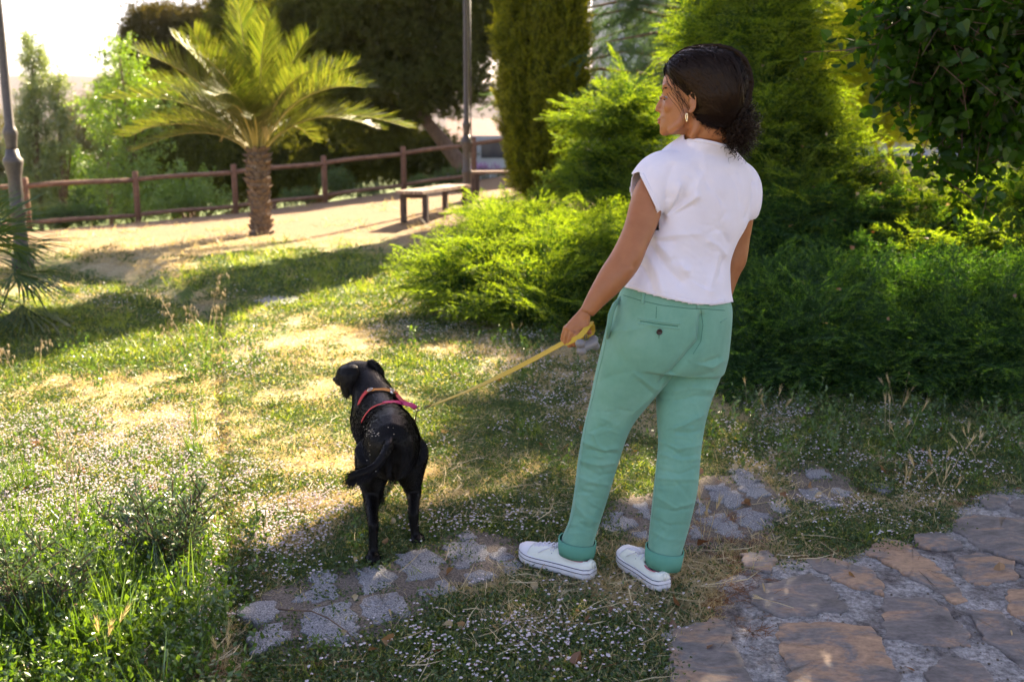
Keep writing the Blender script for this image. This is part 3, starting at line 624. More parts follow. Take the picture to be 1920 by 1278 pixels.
hair_me = remesh(hb, .0026, 8)
BV = BVHTree.FromPolygons([tuple(v.co) for v in hair_me.vertices], [tuple(p.vertices) for p in hair_me.polygons])
Vh = getv(hair_me); Nh = getn(hair_me); rel = (Vh - np.array(HC)) @ np.array(HM)
kx0, kz0 = prof_u(1372), -24 * mpx; th_ = np.arctan2(rel[:, 2] - kz0, rel[:, 0] - kx0); rk = np.hypot(rel[:, 2] - kz0, rel[:, 0] - kx0)
Vh += Nh * (.0020 * np.sin(th_ * 40 + 5 * fbm(th_ * 3, rk * 20, 1.5, 3) + 14 * rel[:, 1]) * smooth(.05, .085, rk) + .008 * (fbm(th_ * 9, rk * 26, 1.2, 4, 3) - .5) + .006 * (fbm(th_ * 30, rk * 40, 1, 2, 8) - .5))[:, None]; setv(hair_me, Vh)
hair = fin(hair_me, 'hair', [M_hair], person)
# nape coil
hb = MB(); rr = random.Random(3)
BC = PX(1376, 232, 3.02); BAX = (PX(1384, 280, 3.02) - PX(1366, 190, 3.02))
for f, r_ in ((.0, .036), (.28, .050), (.52, .054), (.76, .047), (.96, .028)):
    c = PX(1374, 190, 3.03) + (PX(1386, 262, 3.02) - PX(1374, 190, 3.03)) * f; hb.ell(c, (r_ * .88, r_, r_ * .95))
bun_me = remesh(hb, .004, 5); fin(bun_me, 'hair_knot', [M_hair], hair)
def ribbon(mb, pts, w0, w1, nrm):
    N = len(pts); vs = []
    for i, p in enumerate(pts):
        t = (pts[min(i + 1, N - 1)] - pts[max(i - 1, 0)]).normalized(); s = t.cross(nrm if isinstance(nrm, Vector) else nrm[i]); s.normalize(); ww = w0 + (w1 - w0) * i / (N - 1)
        vs += [p - s * ww, p + s * ww]
    mb.add(vs, [(2 * i, 2 * i + 1, 2 * i + 3, 2 * i + 2) for i in range(N - 1)])
st = MB(); viewd = Vector((0, 1, -.1)).normalized()
# scalp strands: from the hairline / parting swept back to the knot, hugging the mass
knot = PX(1358, 198, 3.0)
for k in range(1500):
    q = rr.uniform(-1.2, 1.25); top = rr.random()
    a0 = Vector((rr.uniform(-.10, .085), rr.uniform(.0, .05), rr.uniform(-.05, .14))); knot = PX(1352 + 14 * rr.random(), 190 + 46 * rr.random(), 2.99)
    # start on the surface near the front
    s0 = HP(a0.x, .2, a0.z - .02); hit = BV.ray_cast(s0, -(HM @ Vector((0, 1, 0))))
    p = hit[0] if hit[0] is not None else None
    if p is None: continue
    pts = [p + (HM @ Vector((0, .001, 0)))]; cur = p.copy(); ph = rr.uniform(0, 6)
    for i in range(12):
        d = (knot - cur); L = d.length
        if L < .03: break
        d.normalize(); down = Vector((0, 0, -1)) * .15 + HM @ Vector((-.5, 0, .1)) * (1 - i / 12); d = (d + down).normalized()
        cur = cur + d * .02; nr = BV.find_nearest(cur)
        if nr[0] is None: break
        cur = nr[0] + nr[1] * .0012; pts.append(cur + nr[1] * (.0012 + .0026 * math.sin(i * .9 + ph) + .003 * (k % 5) / 5) + d.cross(nr[1]) * (.0045 * math.sin(i * .7 + ph * 1.7)))
    if len(pts) > 3:
        nn = [(BV.find_nearest(x)[1] + Vector((rr.uniform(-.3, .3), rr.uniform(-.3, .3), rr.uniform(-.3, .3)))).normalized() for x in pts]; ribbon(st, pts, .0011, .0008, nn)
# front wisps over temple and in front of the ear, baby hairs at the nape
for k in range(26):
    z0 = rr.uniform(.0, .075); p = HP(prof_u(1262 + rr.uniform(-6, 16)), .066 + rr.uniform(0, .012), z0); pts = [p]; amp = rr.uniform(.002, .007); ph = rr.uniform(0, 6); ln = rr.randint(6, 10)
    for i in range(ln): pts.append(p + HM @ Vector((-.006 * i + amp * math.sin(i * .8 + ph) + .002 * i * (i - 8) * .1, .004 * math.sin(i * .7 + ph) + (.003 if i > 3 else 0), -.0105 * i)))
    ribbon(st, pts, .0007, .0003, HM @ Vector((0, 1, 0)))
for k in range(120):
    p = PX(rr.uniform(1322, 1350), rr.uniform(222, 240), 2.985 + rr.uniform(0, .03)); pts = [p]; ph = rr.uniform(0, 6); rad = rr.uniform(.003, .008)
    for i in range(8): pts.append(p + Vector((rad * math.sin(i * .9 + ph) + .0015 * i, rad * math.cos(i * .9 + ph) * .6, -.004 * i)))
    ribbon(st, pts, .0006, .0003, Vector((0, 1, 0)))
for k in range(900):      # crown flyaways
    q = rr.uniform(R(15), R(215)); zz_ = rr.uniform(-.02, .12); s0 = HP(.25 * math.cos(q), .02 + rr.uniform(-.05, .05), .04 + .25 * math.sin(q)); hit = BV.ray_cast(s0, (HP(-.02, 0, .0) - s0).normalized())
    if hit[0] is None: continue
    p = hit[0]; pts = [p + hit[1] * -.001]; d = (HM @ Vector((-.6, 0, -.3)) + hit[1] * .7).normalized()
    for i in range(8): pts.append(p + d * .005 * (i + 1) + hit[1] * -.0007 * i * i + (HM @ Vector((0, 1, 0))).cross(d) * .003 * math.sin(i * 1.3 + k))
    ribbon(st, pts, .0010, .0003, Vector((0, 1, 0)))
M_hair2 = M_hair.copy(); M_hair2.name = 'brown_hair_strand'; b2_ = M_hair2.node_tree.nodes['Principled BSDF']; b2_.inputs['Base Color'].default_value = (.010, .0055, .004, 1); b2_.inputs['Roughness'].default_value = .3; b2_.inputs['Specular IOR Level'].default_value = .17; mk(st, 'hair_strand', M_hair2, hair, kind='stuff')
st = MB()
for k in range(1700):      # curls of the knot
    f = rr.random(); c = PX(1374, 190, 3.03) + (PX(1388, 266, 3.02) - PX(1374, 190, 3.03)) * f; r0 = (.040, .052, .056, .050, .034)[min(4, int(f * 5))]
    dr = Vector((rr.gauss(0, 1), -abs(rr.gauss(0, 1)) * .8, rr.gauss(0, 1))).normalized(); p = c + dr * r0 * rr.uniform(.85, 1.2); rad = rr.uniform(.004, .012); pit = rr.uniform(.001, .003); ax = (Vector((.35, 0, -1)) + Vector((rr.uniform(-.8, .8), rr.uniform(-.8, .8), rr.uniform(-.4, .4)))).normalized()
    a1 = ax.orthogonal().normalized(); a2 = ax.cross(a1); ph = rr.uniform(0, 6); nn_ = rr.randint(10, 18)
    pts = [p + (a1 * math.cos(ph + i * .55) + a2 * math.sin(ph + i * .55)) * rad * (1 - .02 * i) + ax * pit * i for i in range(nn_)]
    ribbon(st, pts, .0009, .0004, dr)
for k in range(420):      # loose waves lying over the swept hair
    s0 = HP(rr.uniform(-.11, .08), .2 if k % 3 else rr.uniform(0, .1), rr.uniform(-.07, .13)); hit = BV.ray_cast(s0, (HP(-.03, .01, .02) - s0).normalized())
    if hit[0] is None: continue
    cur = hit[0]; nr_ = hit[1]; dk = (knot - cur); dk = (dk - nr_ * dk.dot(nr_)).normalized(); sd_ = dk.cross(nr_).normalized(); ph = rr.uniform(0, 6); am = rr.uniform(.003, .007); pts = []
    for i in range(11):
        q_ = BV.find_nearest(cur + dk * .0055 * i)
        if q_[0] is None: break
        pts.append(q_[0] + q_[1] * (.003 + .004 * math.sin(i * .8 + ph)) + sd_ * am * math.sin(i * .62 + ph * 2))
    if len(pts) > 4: ribbon(st, pts, .0016, .0006, nr_)
mk(st, 'hair_curl', M_hair2, hair, kind='stuff')

# --- t-shirt
mb = MB()
loft(mb, [(1172, 560, 1368, 590, 2.975, 3.125, .66), (1171, 531, 1365, 560, 2.975, 3.125, .66), (1190, 503, 1361, 525, 2.975, 3.125, .64), (1203, 472, 1362, 488, 2.98, 3.125, .62), (1214, 441, 1374, 452, 2.98, 3.13, .6), (1222, 410, 1390, 424, 2.98, 3.14, .57), (1234, 380, 1402, 392, 2.98, 3.145, .54), (1226, 350, 1408, 360, 2.98, 3.15, .52),
          (1222, 325, 1404, 334, 2.985, 3.15, .5), (1228, 302, 1398, 310, 2.99, 3.15, .5), (1248, 282, 1388, 292, 3.0, 3.14, .52), (1274, 268, 1381, 280, 3.01, 3.13, .58), (1288, 259, 1377, 274, 3.01, 3.12, .68), (1290, 248, 1376, 262, 3.01, 3.12, .7)], 36, 2.4, inset=4.5)
loft(mb, [(1262, 278, 1300, 380, 3.02, 3.02, .9), (1232, 280, 1262, 392, 3.0, 2.99, .85), (1203, 296, 1247, 404, 2.985, 2.96, .75), (1180, 325, 1240, 406, 2.97, 2.945, .72), (1164, 350, 1230, 424, 2.96, 2.93, .70)], 24, 2.1)
loft(mb, [(1360, 300, 1380, 420, 3.13, 3.13, .8), (1394, 300, 1392, 432, 3.15, 3.15, .75), (1416, 340, 1382, 436, 3.165, 3.16, .7), (1424, 374, 1376, 438, 3.17, 3.165, .66), (1420, 402, 1366, 446, 3.175, 3.17, .62), (1418, 425, 1362, 470, 3.18, 3.17, .6)], 24, 2.1)
mb.ell(PX(1250, 422, 3.01), (.034, .045, .05)); mb.ell(PX(1258, 400, 3.01), (.034, .05, .05))
sh = remesh(mb, .005, 7)
FS = [([(1252, 372), (1245, 398), (1240, 412)], 5, -.006), ([(1272, 348), (1262, 376), (1248, 402)], 5, .007), ([(1284, 372), (1262, 392), (1246, 406)], 5, -.006), ([(1306, 368), (1278, 388), (1252, 404)], 5, .006), ([(1300, 384), (1272, 398)], 4, -.004),
      ([(1262, 312), (1252, 340), (1250, 362)], 7, -.004), ([(1232, 445), (1270, 440), (1310, 438)], 5, .003), ([(1224, 452), (1262, 452)], 5, -.004), ([(1222, 462), (1250, 500), (1278, 528)], 7, -.006), ([(1232, 456), (1264, 492), (1300, 528), (1330, 548)], 7, .006), ([(1262, 488), (1290, 520), (1320, 538)], 5, -.005),
      ([(1214, 478), (1232, 512), (1240, 545)], 6, .004), ([(1204, 500), (1220, 528), (1226, 548)], 5, -.004), ([(1345, 430), (1358, 440), (1366, 456)], 5, -.004), ([(1330, 452), (1348, 462), (1360, 478)], 4, .004), ([(1352, 430), (1350, 414), (1360, 400)], 4, -.003), ([(1358, 380), (1330, 350), (1312, 310)], 6, -.003), ([(1340, 360), (1356, 410), (1348, 440)], 6, .003),
      ([(1345, 478), (1338, 510), (1330, 536)], 5, .004), ([(1356, 486), (1350, 520)], 4, -.004), ([(1276, 498), (1280, 506), (1288, 508)], 4, .005), ([(1200, 298), (1226, 286), (1258, 276)], 4, .002), ([(1372, 330), (1384, 352), (1388, 380)], 7, -.003), ([(1412, 340), (1410, 380), (1400, 408)], 4, -.005), ([(1316, 284), (1322, 320), (1300, 360)], 8, .003), ([(1340, 275), (1352, 292)], 5, -.002), ([(1298, 268), (1306, 280)], 4, .002)]
FS = [(a, b * 1.4, c * 1.8) for a, b, c in FS]; crease(sh, FS)
rr = random.Random(11); FF = []
for k in range(70):
    a, b = rr.uniform(1230, 1370), rr.uniform(300, 550); an = rr.gauss(.35, .35); L = rr.uniform(6, 18); FF.append(([(a - L * math.cos(an), b - L * math.sin(an)), (a + L * math.cos(an), b + L * math.sin(an))], rr.uniform(1.5, 3), rr.uniform(-.0012, .0012)))
for k in range(26):
    a, b = rr.uniform(1325, 1362), rr.uniform(410, 470); L = rr.uniform(4, 10); FF.append(([(a - L, b - rr.uniform(-2, 2)), (a + L, b + rr.uniform(-2, 2))], 1.6, rr.uniform(-.0016, .0016)))
crease(sh, FF)
def below_hem(c):
    u, v, d = proj(c); hem = np.interp(u, [1160, 1172, 1210, 1250, 1300, 1340, 1366, 1380], [533, 539, 549, 560, 570, 572, 567, 564]); front = (c[:, 1] > 3.06); return v > hem - front * 12
def sleeveL(c):
    u, v, d = proj(c); q = v - np.interp(u, [1170, 1198, 1215, 1228, 1233, 1240], [330, 322, 352, 378, 404, 470]); return (q > 0) & (u < 1238) & (v > 318) & (v < 432) & (c[:, 1] < 3.0)
def sleeveR(c):
    u, v, d = proj(c); q = (v - 418) - (u - 1398) * (405 - 418) / (1420 - 1398); return (u > 1372) & (q > 0) & (c[:, 1] > 3.10) & (u > 1379 - (v - 443) * .5) & (v > 400)
def neck(c):
    u, v, d = proj(c); vv = np.interp(u, [1270, 1290, 1310, 1340, 1374, 1390], [262, 261, 261, 267, 276, 280]); return (v < vv) & (u > 1282) & (u < 1384)
delfaces(sh, lambda c: below_hem(c) | sleeveL(c) | sleeveR(c) | neck(c))
def thick(me, t, sub=0):
    o = bpy.data.objects.new('tmp', me); COL.objects.link(o); s = o.modifiers.new('s', 'SOLIDIFY'); s.thickness = t; s.offset = -1
    dg = bpy.context.evaluated_depsgraph_get(); dg.update(); out = bpy.data.meshes.new_from_object(o.evaluated_get(dg), depsgraph=dg); bpy.data.objects.remove(o); return out
shirt_bv_src = sh.copy()
shirt = fin(thick(sh, .0022), 'shirt', [M_shirt], person)
def bvh_of(me): return BVHTree.FromPolygons([tuple(x.co) for x in me.vertices], [tuple(p.vertices) for p in me.polygons])
def onto(bv, u, v, lift=.001):
    o = Vector((0, 0, CAMZ)); d = (PX(u, v, 3) - o).normalized(); h = bv.ray_cast(o, d)
    return (h[0] + h[1] * lift * (1 if h[1].dot(d) < 0 else -1), h[1] * (1 if h[1].dot(d) < 0 else -1)) if h[0] is not None else (None, None)
def seam(name, bv, pts, wid, m, parent, lift=.0012, hgt=.0012, step=3.0):
    """a sewn band lying on the cloth"""
    P = []; Nn = []
    for (a, b), (c, d) in zip(pts[:-1], pts[1:]):
        k = max(1, int(math.hypot(c - a, d - b) / step))
        for j in range(k):
            p, nn = onto(bv, a + (c - a) * j / k, b + (d - b) * j / k, lift)
            if p is not None and (not P or (p - P[-1]).length < .05): P.append(p); Nn.append(nn)
    if len(P) < 3: return None
    mb = MB(); rg = []
    for i, p in enumerate(P):
        t = (P[min(i + 1, len(P) - 1)] - P[max(i - 1, 0)]).normalized(); s = t.cross(Nn[i]).normalized()
        rg.append([p - s * wid, p - s * wid * .8 + Nn[i] * hgt, p + s * wid * .8 + Nn[i] * hgt, p + s * wid, p - Nn[i] * .002])
    mb.rings(rg); return mk(mb, name, m, parent)
bs = bvh_of(shirt_bv_src)
seam('hem', bs, [(1176, 536), (1210, 545), (1250, 556), (1300, 566), (1340, 568), (1362, 563)], .006, M_shirt, shirt, .0, .0012)
seam('sleeve_hem', bs, [(1203, 326), (1216, 352), (1228, 378), (1237, 398)], .006, M_shirt, shirt, .0, .0014)
seam('collar', bs, [(1290, 263), (1310, 263), (1340, 269), (1372, 278)], .0055, M_shirt, shirt, .0, .0015)

# --- trousers
mb = MB()
LL = [(1049, 1038, 1114, 1044, 3.06, 3.05, .95), (1049, 1010, 1117, 1018, 3.06, 3.05, .95), (1063, 975, 1128, 982, 3.06, 3.05, .9), (1073, 920, 1143, 935, 3.06, 3.05, .88), (1080, 860, 1162, 872, 3.06, 3.05, .88), (1090, 805, 1184, 806, 3.05, 3.05, .88), (1103, 755, 1213, 760, 3.04, 3.06, .86), (1114, 705, 1246, 716, 3.02, 3.06, .82), (1128, 655, 1270, 680, 3.0, 3.07, .78), (1142, 600, 1280, 620, 3.0, 3.08, .7)]
RL = [(1211, 1058, 1274, 1068, 2.97, 2.97, .95), (1212, 1022, 1282, 1032, 2.97, 2.97, .95), (1215, 985, 1293, 995, 2.98, 2.98, .9), (1222, 920, 1309, 928, 2.99, 2.99, .88), (1226, 880, 1314, 888, 3.0, 3.0, .86), (1231, 830, 1318, 842, 3.02, 3.02, .85), (1229, 780, 1325, 792, 3.04, 3.05, .85), (1229, 735, 1338, 744, 3.06, 3.08, .84), (1242, 690, 1353, 702, 3.07, 3.1, .8), (1258, 640, 1361, 655, 3.07, 3.12, .75)]
loft(mb, LL, 26); loft(mb, RL, 26)
loft(mb, [(1133, 672, 1355, 694, 3.0, 3.12, .56), (1137, 640, 1361, 665, 2.99, 3.12, .60), (1146, 608, 1364, 632, 2.985, 3.12, .62), (1155, 580, 1366, 603, 2.98, 3.12, .62), (1164, 557, 1366, 582, 2.98, 3.12, .63), (1172, 536, 1363, 565, 2.985, 3.12, .64), (1175, 528, 1362, 556, 2.985, 3.12, .64)], 36, 2.3)
mb.ell(PX(1236, 640, 3.0), (.108, .085, .105)); mb.ell(PX(1322, 652, 3.065), (.066, .075, .098))
tr = remesh(mb, .0042, 10)
FT = [([(1317, 592), (1314, 640), (1296, 668), (1262, 700), (1244, 716)], 6, -.011), ([(1290, 676), (1320, 680), (1346, 672)], 5, -.005), ([(1298, 684), (1330, 690), (1352, 684)], 5, .005), ([(1262, 712), (1300, 706), (1340, 700)], 6, -.003),
      ([(1243, 716), (1215, 742), (1190, 772)], 6, .004), ([(1196, 706), (1222, 722), (1244, 728)], 5, .003), ([(1198, 716), (1226, 736)], 4, -.003), ([(1262, 738), (1300, 730), (1330, 726)], 6, .004), ([(1266, 752), (1300, 748), (1332, 740)], 5, -.004), ([(1262, 800), (1290, 790), (1322, 776)], 5, .004), ([(1268, 812), (1296, 806), (1320, 800)], 4, -.004),
      ([(1240, 828), (1275, 842), (1312, 840)], 4, .004), ([(1242, 838), (1280, 852), (1314, 848)], 4, -.0035), ([(1240, 852), (1276, 864), (1312, 862)], 4, .003), ([(1236, 872), (1276, 886), (1310, 882)], 4, -.003), ([(1235, 890), (1272, 902), (1308, 898)], 4, .003), ([(1232, 936), (1266, 950), (1302, 944)], 4, .003), ([(1230, 948), (1264, 960), (1300, 956)], 4, -.003),
      ([(1100, 830), (1130, 840), (1166, 838)], 5, .004), ([(1098, 842), (1124, 852), (1160, 852)], 4, -.004), ([(1092, 862), (1122, 872), (1156, 870)], 5, .004), ([(1094, 876), (1124, 888), (1150, 886)], 4, -.003), ([(1090, 896), (1114, 906), (1144, 906)], 4, .003), ([(1086, 920), (1110, 932), (1138, 930)], 4, -.002), ([(1108, 814), (1120, 832), (1134, 850)], 3, .003),
      ([(1150, 620), (1190, 612), (1240, 600)], 8, .0025), ([(1138, 590), (1142, 610), (1136, 640)], 5, .005), ([(1120, 720), (1150, 700), (1190, 690)], 8, -.002), ([(1082, 948), (1100, 968), (1120, 974)], 4, .003), ([(1076, 965), (1092, 984), (1116, 992)], 4, -.002), ([(1225, 970), (1250, 985), (1288, 978)], 4, -.002), ([(1226, 1000), (1250, 1010), (1284, 1004)], 4, .002)]
FT = [([(x + RNG.normal() * 3, y + RNG.normal() * 4) for x, y in a], b * .9, c * 1.5) for a, b, c in FT]; crease(tr, FT)
rr = random.Random(5); FF = []
for k in range(150):
    if k % 2: b = rr.uniform(760, 1010); a = np.interp(b, [700, 800, 900, 1010], [1180, 1138, 1110, 1084]) + rr.uniform(-30, 30)
    else: b = rr.uniform(730, 1030); a = np.interp(b, [700, 850, 1030], [1296, 1272, 1246]) + rr.uniform(-34, 34)
    L = rr.uniform(6, 24); an = rr.gauss(.1, .5); FF.append(([(a - L * math.cos(an), b - L * math.sin(an)), (a + L * math.cos(an), b + L * math.sin(an))], rr.uniform(1.3, 3.0), rr.uniform(-.0024, .0024)))
crease(tr, FF)
delfaces(tr, lambda c: (lambda u, v, d: ((v > np.interp(u, [1040, 1115], [1034, 1041])) & (u < 1160)) | ((v > np.interp(u, [1205, 1280], [1056, 1063])) & (u > 1160)) | ((v < np.interp(u, [1165, 1370], [535, 566]) - (c[:, 1] > 3.06) * 8)))(*proj(c)))
bt = bvh_of(tr)
trousers = fin(thick(tr, .002), 'trousers', [M_pant], person)
M_cuff = mat('mint_twill_inner', [(.3, (.10, .28, .195)), (.7, (.13, .335, .245))], rough=.85, scale=9, bump=.3, bscale=500, spec=.15, bdist=.0008)
cuffs = []
for spec in ([(1047, 1005, 1118, 1018, 3.065, 3.045, 1.0), (1047, 1022, 1116, 1034, 3.065, 3.045, 1.0), (1048, 1033, 1114, 1043, 3.065, 3.045, 1.0)], [(1210, 1022, 1283, 1034, 2.975, 2.965, 1.0), (1209, 1040, 1279, 1052, 2.975, 2.965, 1.0), (1210, 1053, 1276, 1065, 2.975, 2.965, 1.0)]):
    mb = MB(); Ls = [PX(r[0], r[1], r[4]) for r in spec]; Rs = [PX(r[2], r[3], r[5]) for r in spec]; t = (Ls[2] + Rs[2] - Ls[0] - Rs[0]); rg = []
    for (L_, R_, q) in ((Ls[0], Rs[0], .93), (Ls[0], Rs[0], 1.00), (Ls[1], Rs[1], 1.015), (Ls[2], Rs[2], 1.00), (Ls[2], Rs[2], .95), (Ls[1], Rs[1], .90)):
        c = (L_ + R_) / 2; rg.append([c + (p - c) * q * (1 + .012 * math.sin(k * 1.1) + .01 * math.sin(k * .5 + 1)) for k, p in enumerate(ringpts(L_, R_, t, .95, 32))])
    mb.rings(rg, 0, False); cuffs.append(mk(mb, 'cuff', M_cuff, trousers))
# waistband, loops, pockets, seams, button
seam('waistband_seam', bt, [(1168, 553), (1200, 563), (1240, 572), (1290, 578), (1320, 579), (1362, 582)], .0011, M_thread, trousers, .0, .0006)
for x0, y0, x1, y1 in ((1207, 545, 1205, 572), (1309, 569, 1308, 580)): seam('belt_loop', bt, [(x0, y0), (x1, y1)], .0055, M_pant, trousers, .001, .0035, 2)
seam('centre_seam', bt, [(1314, 578), (1318, 610), (1314, 640), (1298, 666)], .0010, M_thread, trousers, 0, .0006)
seam('yoke_dart', bt, [(1231, 575), (1230, 600)], .0009, M_thread, trousers, 0, .0006)
for dy in (-4.5, 4.5): seam('pocket_welt', bt, [(1196, 602 + dy), (1240, 608 + dy), (1278, 613 + dy)], .0016, M_pant, trousers, 0, .0022)
seam('pocket_slit', bt, [(1200, 602), (1240, 608), (1274, 612)], .0016, M_thread, trousers, 0, .0004)
seam('pocket_welt', bt, [(1350, 604), (1364, 597)], .0016, M_pant, trousers, 0, .002)
seam('side_seam', bt, [(1137, 632), (1130, 670), (1122, 700), (1112, 745), (1100, 790), (1094, 830), (1090, 870), (1084, 920), (1078, 960), (1062, 1000)], .0014, M_pant, trousers, 0, .0016)
seam('inseam', bt, [(1232, 770), (1236, 830), (1232, 880), (1228, 930), (1220, 990), (1216, 1020)], .0012, M_pant, trousers, 0, .0014)
p, nn = onto(bt, 1236, 621.5, .002)
if p is not None:
    mb = MB(); A = nn.to_track_quat('Z', 'Y').to_matrix(); ring = []
    for r_, z in ((.0055, -.002), (.0088, 0), (.0092, .0015), (.0085, .003), (.0062, .0028), (.0052, .0018)): ring.append([p + A @ Vector((r_ * math.cos(q), r_ * math.sin(q), z)) for q in [2 * math.pi * k / 20 for k in range(20)]])
    mb.rings(ring); bo = mk(mb, 'button', M_button, trousers)
    mb = MB(); mb.box(p + A @ Vector((0, -.016, -.0005)), (.0012, .011, .0012), A); mk(mb, 'buttonhole', M_thread, trousers)
# side pocket gaping at the left hip
mb = MB(); P0 = [PX(1164, 558, 3.0), PX(1152, 572, 2.975), PX(1145, 590, 2.965), PX(1142, 612, 2.97), PX(1139, 634, 2.985)]
mb.tube(P0, [.004, .006, .0065, .006, .004], 10, flat=1.6); mk(mb, 'side_pocket', M_pant, trousers)

# --- shoes
def shoe(heel, toe, hz=0.0):
    """canvas plimsoll; local x runs heel->toe"""
    heel, toe = Vector(heel), Vector(toe); ax = (toe - heel); L = ax.length; ax.normalize(); side = Vector((-ax.y, ax.x, 0)); up = Vector((0, 0, 1))
    def Q(t, s, z): return heel + ax * (t * L) + side * s + up * z
    def halfw(t): return np.interp(t, [0, .06, .18, .35, .5, .65, .78, .88, .95, 1], [.018, .031, .034, .033, .037, .044, .047, .043, .031, .008])
    def skew(t): return .006 * math.sin(t * 3)
    root = None
    ts = np.concatenate([[0, .012, .03, .06], np.linspace(.1, .9, 17), [.93, .955, .975, .99, 1.0]])
    def outline(off, z, lift=True):
        pts = []
        for t in ts: pts.append(Q(t, halfw(t) * 1.0 + off + skew(t), z + (toe_lift(t) if lift else 0)))
        for t in ts[::-1]: pts.append(Q(t, -(halfw(t) + off) + skew(t), z + (toe_lift(t) if lift else 0)))
        return pts
    def toe_lift(t): return .012 * max(0, (t - .72) / .28) ** 2
    # upper
    mb = MB(); rg = []
    topz = lambda t: float(np.interp(t, [0, .05, .2, .32, .45, .6, .75, .86, .95, 1], [.058, .062, .056, .062, .078, .074, .062, .056, .046, .034]))
    for t in np.concatenate([[0.004, .02], np.linspace(.05, .95, 24), [.97, .985, .996]]):
        hw = max(halfw(t) - .001, .004); h = topz(t); ring = []
        for k in range(24):
            q = math.pi * k / 23; cx = math.cos(q); sx = math.sin(q)
            squeeze = 1 - .42 * sx ** 2 * (1 if t < .55 else .6)
            ring.append(Q(t, hw * math.copysign(abs(cx) ** .7, cx) * (squeeze if abs(cx) > .02 else squeeze) + skew(t), .022 + toe_lift(t) + (h - .022) * abs(sx) ** float(np.interp(t, [0, .3, .5], [.4, .5, .8]))))
        rg.append(ring)
    n_ = 24; V_ = [p for r in rg for p in r]; F_ = [(i * n_ + k, i * n_ + k + 1, (i + 1) * n_ + k + 1, (i + 1) * n_ + k) for i in range(len(rg) - 1) for k in range(n_ - 1)]
    # opening for the ankle: leave the top faces between t .10 and .40 out
    tt = np.concatenate([[0.004, .02], np.linspace(.05, .95, 24), [.97, .985, .996]])
    F_ = [f for f in F_ if not (.03 < tt[f[0] // n_] < .36 and 6 < (f[0] % n_) < 16)]
    F_ += [(k, 23 - k, 22 - k, k + 1) for k in range(7)]; F_.append(tuple((len(rg) - 1) * 24 + k for k in range(24))); mb.add(V_, F_); me = mb.mesh('upper', M_shoe, (0, 0, 0)); me2 = thick(me, .003)
    root = bpy.data.objects.new('shoe', None); COL.objects.link(root); root.parent = person; root.location = (heel + toe) / 2 - Vector(person.location)
    up_o = fin(me2, 'upper', [M_shoe], root)
    mb = MB(); mb.rings([outline(-.004, .0), outline(.002, .002), outline(.0035, .010), outline(.003, .020), outline(.0022, .0335), outline(-.001, .036)]); mk(mb, 'sole', M_rubber, root)
    for z, o_ in ((.0335, .0035), (.0200, .0042)):
        mb = MB(); o1 = outline(o_, z); o2 = outline(o_ + .0009, z + .0012); o3 = outline(o_, z + .0026)
        mb.rings([o1, o2, o3], 0, False); mk(mb, 'stripe', M_line, root)
    # rubber toe cap
    mb = MB(); rg = []
    for t in np.concatenate([np.linspace(.80, .95, 8), [.97, .985, .997]]):
        hw = max(halfw(t) + .0008, .005); h = topz(t) + .0015
        rg.append([Q(t, hw * math.copysign(abs(math.cos(q)) ** .7, math.cos(q)) * (1 - .25 * math.sin(q) ** 2) + skew(t), .022 + toe_lift(t) + (h - .022) * abs(math.sin(q)) ** .8) for q in [math.pi * k / 23 for k in range(24)]])
    V_ = [p for r in rg for p in r]; mb.add(V_, [(i * 24 + k, i * 24 + k + 1, (i + 1) * 24 + k + 1, (i + 1) * 24 + k) for i in range(len(rg) - 1) for k in range(23)]); me = mb.mesh('toe_cap', M_rubber, (0, 0, 0)); fin(thick(me, .001), 'toe_cap', [M_rubber], root)
    # laces and eyelets
    for k in range(6):
        t = .42 + .062 * k; h = topz(t); lc = MB()
        lc.tube([Q(t, -.026 + .02 * 0, h - .012), Q(t + .012, -.012, h + .0015), Q(t + .02, .002, h + .003), Q(t + .03, .014, h + .001), Q(t + .035, .026, h - .012)], .0032, 8, flat=.45); mk(lc, 'lace', M_lace, root)
        lc = MB(); lc.tube([Q(t + .035, -.026, h - .012), Q(t + .02, -.010, h + .003), Q(t, .012, h + .0035), Q(t, .026, h - .012)], .0032, 8, flat=.45); mk(lc, 'lace', M_lace, root)
        for s in (-1, 1):
            e = MB(); c = Q(t + .01, s * .0305 * (.95 if t < .6 else 1.05), h - .019); e.ell(c, (.0035, .0035, .0035), None, 8, 6); mk(e, 'eyelet', M_line, root)
    lc = MB(); h = topz(.44)
    for s in (-1, 1):
        lc.tube([Q(.44, 0, h + .004), Q(.46, s * .02, h + .012), Q(.50, s * .032, h + .006), Q(.47, s * .022, h + .0), Q(.44, 0, h + .004)], .0028, 6, flat=.5); lc.tube([Q(.44, 0, h + .004), Q(.5, s * .018, h + .004), Q(.60, s * .036, h - .012), Q(.66, s * .040, h - .024)], .0026, 6, flat=.5)
    mk(lc, 'lace_bow', M_lace, root)
    mb = MB(); mb.tube([Q(-.004, 0, z) for z in (.034, .046, .056)], [.006] * 3, 6, flat=.3, up=ax); mk(mb, 'heel_strip', M_shoe, root)
    mb = MB(); mb.tube([Q(.07 + .16 * (1 - math.cos(q)), .024 * math.sin(q) + skew(.2), topz(.2) - .001) for q in [2 * math.pi * k / 24 for k in range(25)]], .003, 6, flat=.6); mk(mb, 'lining', M_sock, root)
    return root
zf = float(gz(.15, 3.1)) + .012
shoe((.262, 2.995, zf), (.032, 3.17, zf)); shoe((.478, 2.905, zf), (.378, 3.150, zf))
